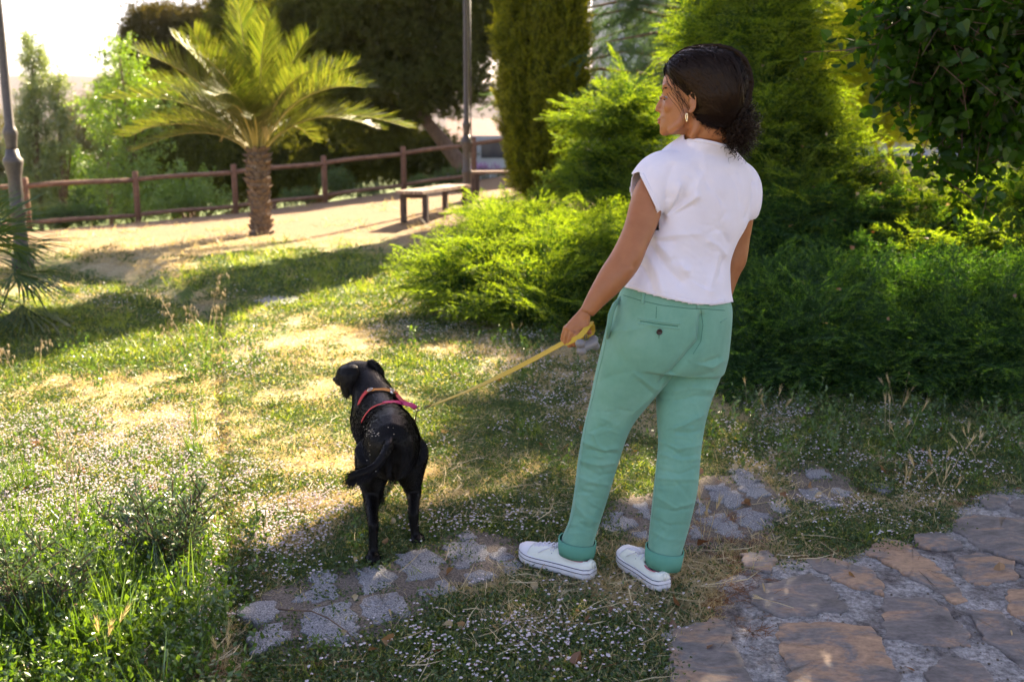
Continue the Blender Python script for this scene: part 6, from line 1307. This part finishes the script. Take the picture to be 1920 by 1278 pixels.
tree('young_tree', 'slim young tree with bright sunlit leaves just beyond the fence', 262, 23.5, 'leafy', [(225, 110, 23.5, 26, 34), (240, 160, 23.5, 34, 34), (190, 190, 23.5, 38, 20), (215, 225, 23.5, 48, 30), (262, 215, 23.5, 45, 34), (310, 185, 23.5, 48, 16), (262, 260, 23.5, 45, 22), (220, 250, 23.6, 34, 20), (240, 310, 23.3, 46, 26), (215, 350, 23, 46, 28), (270, 350, 23, 44, 26), (245, 385, 22.5, 50, 18), (300, 370, 22.8, 60, 22), (350, 340, 23, 36, 20)], 720, .07, scl=(.55, .95), shell=.1)
for i, (lab, u, D, bl, n_) in enumerate((('sunlit weedy bush below the rail right of the young tree', 360, 22.5, [(350, 370, 22.5, 50, 20), (400, 380, 22.3, 40, 14), (310, 390, 22, 40, 12)], 380),
    ('low weeds at the foot of the fence left of the young tree', 110, 20.5, [(100, 410, 20.8, 40, 12), (150, 405, 21, 40, 12)], 240), ('small bush at the fence right of the palm trunk', 640, 23.2, [(630, 345, 23.2, 28, 20), (680, 362, 23.4, 40, 8), (560, 370, 22.6, 30, 8)], 260),
    ('low weeds under the rail near the lamp post', 800, 24, [(800, 345, 24, 40, 8), (850, 335, 24, 30, 10)], 160), ('grey-green bush right of the lamp post beyond the fence', 960, 25.5, [(1000, 322, 26, 30, 20), (960, 330, 25.5, 20, 8)], 260))):
    b = gbase(u, D); t = thing('weedy_bush', b, lab, 'bush', 'bushes along the fence'); foliage('foliage', 'bushy' if i != 0 else 'leafy', bl, n_, t, scl=(.35, .7), shell=.1, gmin=.02)
# lavender by the lamp post
b = GD(905, 24.3); lav = thing('lavender_clump', b, 'purple lavender clump in front of the white van', 'flower clump'); mb = MB()
for k in range(90):
    p = b + Vector((RNG.normal() * .2, RNG.normal() * .15, 0)); d = rdir(3, .6); L = .2 + .18 * RNG.random(); mb.tube([p, p + d * L], [.004, .003], 4, 0); mb.tube([p + d * L * .8, p + d * L * 1.15], [.012, .006], 5, 1)
mk(mb, 'flower_stem', [plain('lavender_stem', (.12, .16, .07), .8), plain('lavender_flower', (.42, .26, .46), .8)], lav, kind='stuff')

# --- linden: its hanging branches top right, its crown, unseen above the picture, is shaped to shade the path
lt = Vector((5.2, 8.2, float(gz(5.2, 8.2)))); lind = thing('linden_tree', lt, 'linden tree with dark heart-shaped leaves hanging in from the top right', 'tree')
mb = MB(); mb.tube([lt + Vector((0, 0, -.2)), lt + Vector((-.05, 0, 1.6)), lt + Vector((-.15, .1, 3.4))], [.26, .20, .15], 12); mk(mb, 'trunk', M_bark, lind)
SH = [(-1.3, -3), (-1.2, 2.4), (-1.12, 3.0), (-1.0, 3.38), (-.54, 3.62), (-.2, 3.95), (.05, 4.05), (.42, 3.95), (.70, 4.0), (.95, 4.9), (.8, 5.4), (.45, 5.3), (.1, 4.95), (-.15, 4.8), (-.12, 5.6), (.15, 6.9), (1.0, 7.6), (2.0, 6.6), (8, 6.0), (8, -3)]  # wanted shade on the ground; unseen crown leaves are laid out from it
n_ = 9000; gxs = RNG.uniform(-1.8, 8, n_); gys = RNG.uniform(-3, 7.7, n_); k_ = inpoly(gxs, gys, SH); gxs, gys = gxs[k_], gys[k_]; sd = segdist(gxs, gys, SH + SH[:1]); k_ = (sd > .09)
gap = fbm(gxs, gys, 1.6, 3, 21); k_ &= ~((gap > .68) & (gys > 1.2)) & ~((gap > .61) & (gxs > 2.4)) & ~((gxs > 1.95) & (gxs < 3.0) & (gys > 2.2) & (gys < 4.2))
for hu, hv, hD, hr in ((1710, 1045, 0, .27), (1500, 1212, 0, .28), (1600, 450, 7.3, .5), (1570, 430, 7.5, .45), (1850, 525, 6.3, .5), (1880, 590, 6.0, .45), (1830, 385, 7.8, .5), (1700, 560, 6.2, .4), (1350, 700, 5.6, .35)):  # openings cut in the unseen crown to let sun spots through
    q_ = GP(hu, hv) if hD == 0 else PX(hu, hv, hD); hx_, hy_ = q_.x - SUN.x / SUN.z * q_.z, q_.y - SUN.y / SUN.z * q_.z; k_ &= np.hypot(gxs - hx_, gys - hy_) > hr
gxs, gys, sd = gxs[k_], gys[k_], sd[k_]
hz = np.where(sd < .35, RNG.uniform(3.9, 4.4, len(gxs)), RNG.uniform(3.8, 5.6, len(gxs))); hz = np.maximum(hz, 1.4 + .19 * (gys + 1.484 * hz)); hz = np.maximum(hz, 1.4 + .19 * (gys + 1.484 * hz))
kx, ky = SUN.x / SUN.z, SUN.y / SUN.z; P = np.stack([gxs + kx * hz, gys + ky * hz, hz], -1)
s_ = np.where(sd < .35, .45, .9) * RNG.uniform(.7, 1.1, len(P)); D_ = RNG.normal(0, 1, P.shape) + np.array([0, 0, -.2]); P = P - D_ / np.linalg.norm(D_, axis=1)[:, None] * (.25 * s_)[:, None]
scatter('crown', 'linden', P, rot_from_dirs(D_), s_, parent=lind)
limbs(lind, lt + Vector((-.15, .1, 3.3)), [(4.5, 12.5, 5.6), (3.2, 9.5, 5.2), (2.2, 8.4, 4.6), (2.6, 11.5, 5.3), (5.5, 9, 6.2), (1.8, 10.5, 4.6), (6.8, 12, 5.6), (7.5, 8, 5.4), (4.0, 7.0, 4.6), (3.3, 6.6, 3.2)], .10)
# hanging branches in view: each leaf its own
lm = []
for i in range(3): mb = MB(); heart_leaf(mb, (0, 0, 0), (0, .1 * i, 1), .075); lm.append(mb.mesh('leaf', M_lind, smoothed=False))
hang = [(1905, -40, 5.6, 1745, 150), (1900, -40, 5.8, 1800, 215), (1880, -60, 5.5, 1760, 60), (1930, -20, 5.9, 1850, 290), (1960, 0, 6.0, 1890, 300), (1940, -60, 5.6, 1800, 120), (1970, 40, 5.8, 1880, 180), (1860, -60, 5.4, 1720, 20), (1900, -60, 5.9, 1830, 330), (1990, 60, 6, 1920, 260)]
cnt = 0; EP, ED = [], []
for (u0, v0, D0, u1, v1) in hang:
    a, b = PX(u0, v0, D0), PX(u1, v1, D0 - .1); mb = MB(); mid = a.lerp(b, .5) + Vector((-.04, 0, .05)); mb.tube([a, mid, b], [.007, .005, .002], 5); mk(mb, 'twig', M_bark, lind)
    for j in range(30):
        t = .08 + .92 * RNG.random(); p = a.lerp(b, t) + Vector((RNG.normal() * .075, RNG.normal() * .09, RNG.normal() * .07)); o = link('leaf', lm[j % 3], lind); o.location = p - lt; o.rotation_euler = rot_from_dirs([tuple(rdir(-.5, .6) + Vector((-.2, -.1, -.35)))])[0]; o.scale = (.55 + .45 * RNG.random(),) * 3
    for j in range(40): t = RNG.random(); EP.append(tuple(a.lerp(b, t) + Vector((RNG.normal() * .10, .10 + RNG.random() * .3, RNG.normal() * .08)))); ED.append(tuple(rdir(-.4, .7)))
scatter('foliage', 'linden', EP, rot_from_dirs(ED), RNG.uniform(.5, .9, len(EP)), parent=lind)
# ------------------------------------------------------------------ turf, flowers, straw, litter
def gpts(u, v):
    """vectorised photo pixel -> ground"""
    a = (u - 960) / FPX; b = (639 - v) / FPX; dy = cp + b * sp; dz = (-sp + b * cp) / dy; dx = a / dy; y = np.clip(-CAMZ / np.minimum(dz, -.02), .5, 40)
    for _ in range(25): z = gz_t(dx * y, y); y = y + .6 * (np.clip((z - CAMZ) / np.minimum(dz, -.012), .5, 45) - y)
    return np.stack([dx * y, y, gz_t(dx * y, y)], -1)
def rand_uv(n, u0=-420, u1=2340, v0=395, v1=1640, pw=1.0):
    return RNG.uniform(u0, u1, n), v0 + (v1 - v0) * RNG.random(n) ** pw
def paved(u, v, grow=0):
    r = np.zeros(u.shape, bool)
    for p in SETT_BANDS + [PAVE]: r |= inpoly(u, v, p)
    if grow:
        ds = np.full(u.shape, 1e9)
        for p in SETT_BANDS + [PAVE]: ds = np.minimum(ds, segdist(u, v, p + p[:1]))
        r &= ds > grow
    return r
c_a, c_b = (.035, .075, .016), (.11, .155, .038)
M_cov = leafmat('creeping_leaf', c_a, c_b, .35, (1.5, 1.5, .5), .05, .5)
M_gra = leafmat('grass_blade', (.10, .17, .016), (.28, .34, .05), .55, (1.5, 1.4, .4), .06, .4)
M_tall = leafmat('tall_grass', (.045, .105, .012), (.12, .20, .025), .45, (1.6, 1.5, .4), .08, .35)
M_dry = leafmat('dry_grass', (.38, .30, .15), (.68, .56, .33), .4, (1.2, 1.1, .7), .06, .5)
M_straw = leafmat('straw', (.42, .32, .16), (.70, .58, .36), .2, (1.1, 1, .8), .03, .5)
M_rust = leafmat('rusty_litter', (.13, .05, .02), (.30, .13, .05), .1, (1, 1, .8), .03, .6)
M_petal = leafmat('pale_pink_petal', (.70, .57, .60), (.85, .78, .77), .35, (1, 1, 1), .02, .6); M_eyef = plain('flower_eye', (.22, .05, .10), .8)
M_yel = leafmat('yellowed_leaf', (.20, .21, .06), (.38, .35, .13), .45, (1.3, 1.2, .5), .04, .5)
def cover_patch(r_=.075, n_=80, size=.0085, h=.018, yellow=.14):
    mb = MB()
    for k in range(n_):
        q = RNG.uniform(0, 6.28); d = r_ * RNG.random() ** .6; p = Vector((d * math.cos(q), d * math.sin(q), h * RNG.random() * (1 - .5 * d / r_))); a = Vector((RNG.normal(), RNG.normal(), .25 + .5 * RNG.random())); leafq(mb, p, a, size * RNG.uniform(.8, 1.9), size * RNG.uniform(.28, .5), 1 if RNG.random() < yellow else 0)
    return mb
protos('cover', set_of(5, cover_patch, [M_cov, M_yel], 'cover_patch'))
def tuft(n_, L, w_, r_, lean, bend, mi=0):
    mb = MB()
    for k in range(n_):
        q = RNG.uniform(0, 6.28); d = r_ * RNG.random() ** .6; blade(mb, (d * math.cos(q), d * math.sin(q), -.004), Vector((RNG.normal() * lean, RNG.normal() * lean, 1)), L * RNG.uniform(.4, 1.2), w_ * RNG.uniform(.7, 1.3), bend * RNG.random(), mi, 2)
    return mb
protos('grass', set_of(4, lambda: tuft(34, .045, .0016, .055, .6, .6), [M_gra], 'grass_tuft'))
protos('drytuft', set_of(4, lambda: tuft(30, .05, .0013, .06, 1.6, .4), [M_dry], 'dry_tuft'))
protos('tall', set_of(4, lambda: tuft(16, .26, .0034, .05, .28, .35), [M_tall], 'tall_tuft'))
def weed():
    mb = MB()
    for k in range(6):
        p = Vector((RNG.normal() * .02, RNG.normal() * .02, 0)); d = rdir(2.2, .8); L = RNG.uniform(.07, .18); mb.tube([p, p + d * L], [.0013, .0008], 3, 0)
        for j in range(9): t = .15 + .85 * j / 9; leafq(mb, p + d * L * t, rdir(.35, .8), RNG.uniform(.014, .03), RNG.uniform(.004, .008), 0)
    return mb
protos('weed', set_of(4, weed, [M_tall], 'leafy_weed'))
def flower_bunch(n_):
    mb = MB()
    for k in range(n_):
        p = Vector((RNG.normal() * .022, RNG.normal() * .022, 0)) if n_ > 1 else Vector((0, 0, 0)); h = RNG.uniform(.016, .036); r_ = RNG.uniform(.0030, .0046); tip = p + Vector((RNG.normal() * .004, RNG.normal() * .004, h)); mb.add([p + Vector((-.0005, 0, 0)), p + Vector((.0005, 0, 0)), tip], [(0, 1, 2)], 2)
        ring = []
        for j in range(7): q = j / 7 * 6.283; rr_ = r_ * RNG.uniform(.8, 1.2); ring.append(tip + Vector((rr_ * math.cos(q), rr_ * math.sin(q), RNG.normal() * .0006)))
        ins = [tip + Vector((r_ * .42 * math.cos(j / 7 * 6.283), r_ * .42 * math.sin(j / 7 * 6.283), r_ * .42)) for j in range(7)]
        mb.add(ring + ins, [(j, (j + 1) % 7, 7 + (j + 1) % 7, 7 + j) for j in range(7)], 0); mb.add(ins, [tuple(range(7))], 1 if RNG.random() < .35 else 0)
    return mb
protos('flower', [flower_bunch(k).mesh('flower_bunch_%d' % k, [M_petal, M_eyef, M_tall], smoothed=False) for k in (2, 3, 4, 5, 3)])
def straws(n_=5):
    mb = MB()
    for k in range(n_):
        q = RNG.uniform(0, 6.28); L = RNG.uniform(.03, .13); p = Vector((RNG.normal() * .03, RNG.normal() * .03, RNG.uniform(.002, .014))); d = Vector((math.cos(q), math.sin(q), RNG.normal() * .10)); mid = p + d * L * .5 + Vector((RNG.normal(), RNG.normal(), .3)) * L * .07; wv = Vector((-d.y, d.x, .6)).normalized() * RNG.uniform(.0006, .0014); e_ = p + d * L
        mb.add([p - wv, p + wv, mid + wv, mid - wv, e_], [(0, 1, 2, 3), (3, 2, 4)], 0)
    return mb
protos('straw', set_of(5, straws, [M_straw], 'straw_bits')); protos('rust', set_of(3, lambda: straws(26), [M_rust], 'rust_bits'))
def barley():
    mb = MB()
    for k in range(3):
        p = Vector((RNG.normal() * .015, RNG.normal() * .015, 0)); d = rdir(2.2, .7); L = RNG.uniform(.07, .16); mb.tube([p, p + d * L * .6, p + d * L + Vector((.01, 0, 0))], [.0011, .0009, .0007], 3, 0)
        e_ = p + d * L
        for j in range(16): t = j / 16; dd = (d + rdir() * .32).normalized(); b0 = e_ + d * .035 * t; sv = dd.cross(rdir()).normalized() * .0014; mb.add([b0 - sv, b0 + sv, b0 + dd * .034], [(0, 1, 2)], 0)
    return mb
protos('barley', set_of(3, barley, [M_dry], 'foxtail'))
def spins(n): r_ = RNG.normal(0, .12, (n, 3)); r_[:, 2] = RNG.uniform(0, 6.28, n); return r_
def field_scatter(name, key, n, dens, size, v0=395, v1=1640, pw=1.0, lift=0.0, u0=-420, u1=2340, grow=1.0, avoid=6):
    u, v = rand_uv(n, u0, u1, v0, v1, pw); P = gpts(u, v); w_ = dens(u, v, P[:, 0], P[:, 1]); k = (RNG.random(n) < w_) & (P[:, 1] < fence_y(P[:, 0]) + 1.0) & (P[:, 1] > 1.3)
    if avoid is not None: k &= ~(paved(u, v, avoid) & (inpoly(u, v, PAVE) | (RNG.random(n) > .13)))
    k &= segdist(u, v, TRENCH) * (P[:, 1] / FPX) > (.012 + .014 * RNG.random(n)) * (1 + np.maximum(P[:, 1] - 6, 0) * .6)
    P = P[k]; s = RNG.uniform(size[0], size[1], len(P)) * np.maximum(1, P[:, 1] / 4.2) ** grow; P[:, 2] += lift
    print(name, len(P)); return scatter(name, key, P, spins(len(P)), s)
G_ = lambda u, v, x, y: fields(u, v, x, y)
near = lambda v: smooth(560, 760, v)
# creeping green cover: everywhere green, thick close by
def d_cover(u, v, x, y):
    g = G_(u, v, x, y); return np.clip(.10 + 1.25 * smooth(.18, .55, g), 0, 1) * (1 - .85 * sum(blob(u, v, *q) for q in ((1390, 1120, 60, 70), (1330, 1010, 60, 30), (330, 1270, 120, 20))).clip(0, 1))
field_scatter('creeping_ground_cover', 'cover', 21000, d_cover, (.8, 1.25), v0=470, pw=.85)
d_grass = lambda u, v, x, y: np.clip(smooth(.42, .75, G_(u, v, x, y)) * (1 - .55 * near(v) * (u > 420)), 0, 1) * (v < 1300)
field_scatter('short_green_grass', 'grass', 21000, d_grass, (.7, 1.2), v0=430)
d_dry = lambda u, v, x, y: np.clip(smooth(.55, .2, G_(u, v, x, y)) * .9 + .12, 0, 1) * (1 - .85 * smooth(12, 15, y))
field_scatter('dry_grass_mat', 'drytuft', 27000, d_dry, (.6, 1.15), v0=372)
def d_tall(u, v, x, y): return (.42 * blob(u, v, 210, 1190, 130, 80) + .10 * blob(u, v, 300, 690, 120, 20) + .10 * blob(u, v, 60, 1000, 100, 80) + .10 * blob(u, v, 385, 760, 20, 140)).clip(0, 1) * (u < 440)
field_scatter('tall_green_grass', 'tall', 5200, d_tall, (.3, .85), v0=600, u1=440, grow=.3)
def d_weed(u, v, x, y): return (.95 * blob(u, v, 200, 1150, 210, 120) + .22 * (u < 400) * smooth(650, 760, v) * vnoise(x, y, 3, 4) + .5 * blob(u, v, 300, 690, 180, 25) + .35 * blob(u, v, 1650, 800, 400, 60) + .3 * blob(u, v, 1020, 660, 140, 40)).clip(0, 1)
field_scatter('leafy_weeds', 'weed', 17000, d_weed, (.45, 1.0), v0=600, grow=.4)
def d_flow(u, v, x, y):
    c = fbm(x, y, 3.2, 3, 31); f = (1.8 * (u < 405) * smooth(750, 830, v) * smooth(1280, 960, v) + .95 * blob(u, v, 465, 800, 50, 150) + .7 * blob(u, v, 500, 940, 120, 50) + .62 * blob(u, v, 560, 1010, 130, 55) + .70 * blob(u, v, 1010, 720, 130, 75) + .38 * blob(u, v, 900, 620, 160, 40) + .5 * blob(u, v, 1500, 800, 250, 60) + .42 * blob(u, v, 1700, 880, 260, 60)
        + .15 * blob(u, v, 1020, 1180, 330, 90) + .25 * blob(u, v, 1650, 960, 160, 40) + .35 * blob(u, v, 860, 980, 160, 50) + .28 * blob(u, v, 640, 850, 200, 90) + .3 * blob(u, v, 230, 560, 160, 20) + .35 * blob(u, v, 390, 1130, 70, 70) + .25 * blob(u, v, 720, 600, 300, 60)).clip(0, 1)
    return f * np.maximum(smooth(.36, .60, c), .8 * (u < 405))
field_scatter('small_pink_white_flowers', 'flower', 80000, d_flow, (.85, 1.25), v0=500, grow=.55, lift=.002)
def d_straw(u, v, x, y):
    return (.07 + .8 * blob(u, v, 1130, 1090, 180, 50) + .9 * blob(u, v, 1420, 1010, 150, 60) + .5 * blob(u, v, 830, 900, 160, 60) + .6 * blob(u, v, 900, 1180, 260, 50) + .8 * blob(u, v, 330, 1265, 160, 26) + .5 * blob(u, v, 1030, 960, 180, 50) + .4 * blob(u, v, 1620, 950, 130, 40) + .25 * blob(u, v, 960, 830, 200, 60)).clip(0, 1)
field_scatter('straw_litter', 'straw', 13000, d_straw, (.6, 1.4), v0=600, grow=.3, avoid=2)
def d_rust(u, v, x, y): return (.95 * blob(u, v, 1385, 1120, 50, 75) + .7 * blob(u, v, 1330, 1000, 60, 45) + .8 * blob(u, v, 330, 1268, 150, 20) + .5 * blob(u, v, 1560, 1040, 120, 16) + .5 * blob(u, v, 1850, 930, 90, 25) + .4 * blob(u, v, 760, 1262, 250, 16) + .3 * blob(u, v, 1480, 1185, 60, 40)).clip(0, 1)
field_scatter('rusty_needle_litter', 'rust', 9000, d_rust, (.35, .7), v0=860, grow=.2, avoid=None, lift=.008)
def d_bar(u, v, x, y): return (.55 * blob(u, v, 1620, 790, 150, 28) + .35 * blob(u, v, 1840, 900, 90, 50) + .25 * blob(u, v, 1380, 1000, 120, 40) + .5 * blob(u, v, 990, 625, 30, 12) + .5 * blob(u, v, 330, 1250, 120, 20) + .15 * blob(u, v, 900, 690, 200, 40)).clip(0, 1)
field_scatter('dry_foxtail_grass', 'barley', 2600, d_bar, (.8, 1.3), v0=600, grow=.1)
def d_dead(u, v, x, y): return (.12 + .5 * blob(u, v, 1650, 880, 260, 70) + .35 * blob(u, v, 1300, 1060, 300, 60) + .3 * blob(u, v, 750, 1200, 400, 60)).clip(0, 1)
u, v = rand_uv(700, -200, 2100, 700, 1400); P = gpts(u, v); k = RNG.random(700) < d_dead(u, v, 0, 0); P = P[k]; P[:, 2] += .022; r_ = RNG.uniform(-.5, .5, (len(P), 3)); r_[:, 0] += 1.5; r_[:, 2] = RNG.uniform(0, 6, len(P)); scatter('dead_leaf_litter', 'dead', P, r_, RNG.uniform(.4, .95, len(P)))
# pebbles and crumbs on the paving joints
pm = MB(); pm.ell((0, 0, 0), (.005, .004, .003), None, 6, 4); protos('pebble', [pm.mesh('pebble', M_mort)])
u, v = rand_uv(6000, 1200, 2200, 930, 1500); P = gpts(u, v); k = inpoly(u, v, PAVE); P = P[k][:900]; P[:, 2] += .016; scatter('grit', 'pebble', P, spins(len(P)), RNG.uniform(.25, 1.0, len(P)) ** 2 * 1.1)

# --- single plants: rosemary bushes, wild oats
M_ros = leafmat('rosemary_leaf', (.04, .085, .03), (.09, .145, .05), .25, (1.4, 1.4, .6), .10, .4)
def rosemary(u, v, hgt, label, seed, lean=(0, 0)):
    b = GP(u, v); t = thing('rosemary_bush', b, label, 'bush', 'small rosemary bushes'); rr = random.Random(seed); st = MB(); lf = MB()
    for k in range(16):
        a = rr.uniform(0, 6.28); sp_ = rr.uniform(.3, 1.2); L = hgt * rr.uniform(.65, 1.05); pts = [b + Vector((0, 0, -.01))]; d = Vector((math.cos(a) * sp_ + lean[0], math.sin(a) * sp_ * .7 + lean[1], 1)).normalized()
        for i in range(7): d = (d + Vector((rr.gauss(0, .10), rr.gauss(0, .10), .06))).normalized(); pts.append(pts[-1] + d * L / 7)
        st.tube(pts, [.0045 * (1 - .8 * i / 7) for i in range(8)], 5)
        tips = [(pts, .42)]
        for q in range(9):
            i = rr.randint(2, 6); dd = (d * .6 + Vector((rr.gauss(0, .7), rr.gauss(0, .6), .25))).normalized(); p0 = pts[i]; pp = [p0 + dd * L * .05 * j for j in range(6)]; st.tube(pp, [.0022] * 6, 4); tips.append((pp, .1))
        for pp, s0 in tips:
            for j in range(46 if s0 > .3 else 26):
                t_ = s0 + (1 - s0) * rr.random() ** .8; f = t_ * (len(pp) - 1); i = min(int(f), len(pp) - 2); c = pp[i].lerp(pp[i + 1], f - i); ax = (pp[i + 1] - pp[i]).normalized(); leafq(lf, c, (ax * .9 + Vector((rr.gauss(0, .6), rr.gauss(0, .6), rr.gauss(0, .5)))), rr.uniform(.015, .026), .0030)
    mk(st, 'stem', M_bark, t); mk(lf, 'leaves', M_ros, t, False, kind='stuff')
rosemary(322, 1075, .33, 'small rosemary bush in the sun, right one of the two at lower left', 1, (.05, 0))
rosemary(75, 1185, .31, 'small dark rosemary bush at the lower left edge', 2, (.05, 0))
rosemary(290, 1010, .15, 'little rosemary shoot just behind the sunny rosemary bush', 3, (-.2, 0))
def oat(u, v, hgt, lean, label, seed):
    b = GP(u, v); t = thing('wild_oat_stalk', b, label, 'grass stalk', 'dry wild oat stalks'); rr = random.Random(seed); d = Vector((lean[0], lean[1], 1)).normalized(); pts = [b + d * hgt * i / 8 + Vector((lean[0], 0, 0)) * .25 * hgt * (i / 8) ** 3 for i in range(9)]
    mb = MB(); mb.tube(pts, [.0028 - .0002 * i for i in range(9)], 5); mk(mb, 'stalk', M_straw, t); mb = MB()
    for k in range(16):
        i = rr.uniform(4.5, 8); p = pts[int(i)].lerp(pts[min(8, int(i) + 1)], i - int(i)); e_ = p + Vector((rr.uniform(-.05, .05) + lean[0] * .05, rr.uniform(-.02, .02), rr.uniform(.0, .03))); mb.tube([p, e_], [.0008, .0006], 3); mb.tube([e_, e_ + Vector((rr.uniform(-.004, .004), 0, -.012)), e_ + Vector((rr.uniform(-.006, .006), 0, -.030))], [.001, .0042, .0008], 5)
    mk(mb, 'seed_heads', M_straw, t, kind='stuff')
for u, v, h, le, lab, sd_ in ((352, 662, .44, (-.35, 0), 'dry oat stalk leaning left over the trench edge', 1), (385, 650, .52, (.22, 0), 'tallest dry oat stalk, leaning right above the trench', 2), (398, 655, .32, (.15, 0), 'short oat stalk at the right of the tallest one', 3), (372, 655, .30, (-.10, 0), 'short oat stalk between the two leaning stalks', 4), (325, 665, .22, (-.1, 0), 'small oat stalk left of the leaning stalks', 5), (30, 720, .22, (-.2, 0), 'lone dry stalk at the left edge', 6), (75, 690, .18, (.15, 0), 'short green-topped stalk near the left edge', 7), (150, 990, .36, (-.05, 0), 'tall thin stalk rising behind the left rosemary', 8)): oat(u, v, h, le, lab, sd_)
# a bent foxtail lying on a flagstone, the curved twig on the setts
b = GP(1425, 1128, .02); t = thing('fallen_foxtail', b, 'single dry foxtail head lying on a grey flagstone', 'grass head'); mb = MB(); e_ = GP(1488, 1146, .022) ; mb.tube([b + Vector((0, 0, .012)), b.lerp(e_, .5) + Vector((0, 0, .014)), e_ + Vector((0, 0, .012))], .0011, 4)
dd = (b - e_).normalized()
for j in range(40): q = (dd + rdir() * .28).normalized(); sv = q.cross(rdir()).normalized() * .0012; c = b + Vector((0, 0, .013)) - dd * .012 * RNG.random(); mb.add([c - sv, c + sv, c + q * .03], [(0, 1, 2)])
mk(mb, 'stalk', M_straw, t, False)
tw = thing('fallen_twig', GP(640, 1165, .01), 'thin curved dark twig lying on the granite setts', 'twig'); mb = MB(); mb.tube([GP(u, v, .012 + .006 * (i % 2)) + Vector((0, 0, .012)) for i, (u, v) in enumerate(((522, 1148), (545, 1150), (585, 1152), (615, 1165), (650, 1190), (668, 1210), (678, 1240)))], [.003, .0026, .0024, .0022, .002, .0018, .001], 6)
mk(mb, 'stem', M_bark, tw)
for j, (u, v) in enumerate(((530, 1143), (540, 1155), (520, 1158))): mb = MB(); leafq(mb, GP(u, v, .012) + Vector((0, 0, .012)), (RNG.normal(), RNG.normal(), .1), .028, .007); mk(mb, 'leaf', M_yel, tw, False)
# ------------------------------------------------------------------ haze over the valley
hz_m = bpy.data.materials.new('haze_air'); t, n, l = nodes_of(hz_m); n.clear(); pv_ = n.new('ShaderNodeVolumePrincipled'); pv_.inputs['Color'].default_value = (.93, .94, 1, 1); pv_.inputs['Density'].default_value = .00011; pv_.inputs['Anisotropy'].default_value = .0
o_ = n.new('ShaderNodeOutputMaterial'); l.new(pv_.outputs[0], o_.inputs['Volume'])
mb = MB(); mb.box((0, 1200, 85), (7000, 2900, 220)); mk(mb, 'haze', hz_m, smoothed=False, kind='stuff')
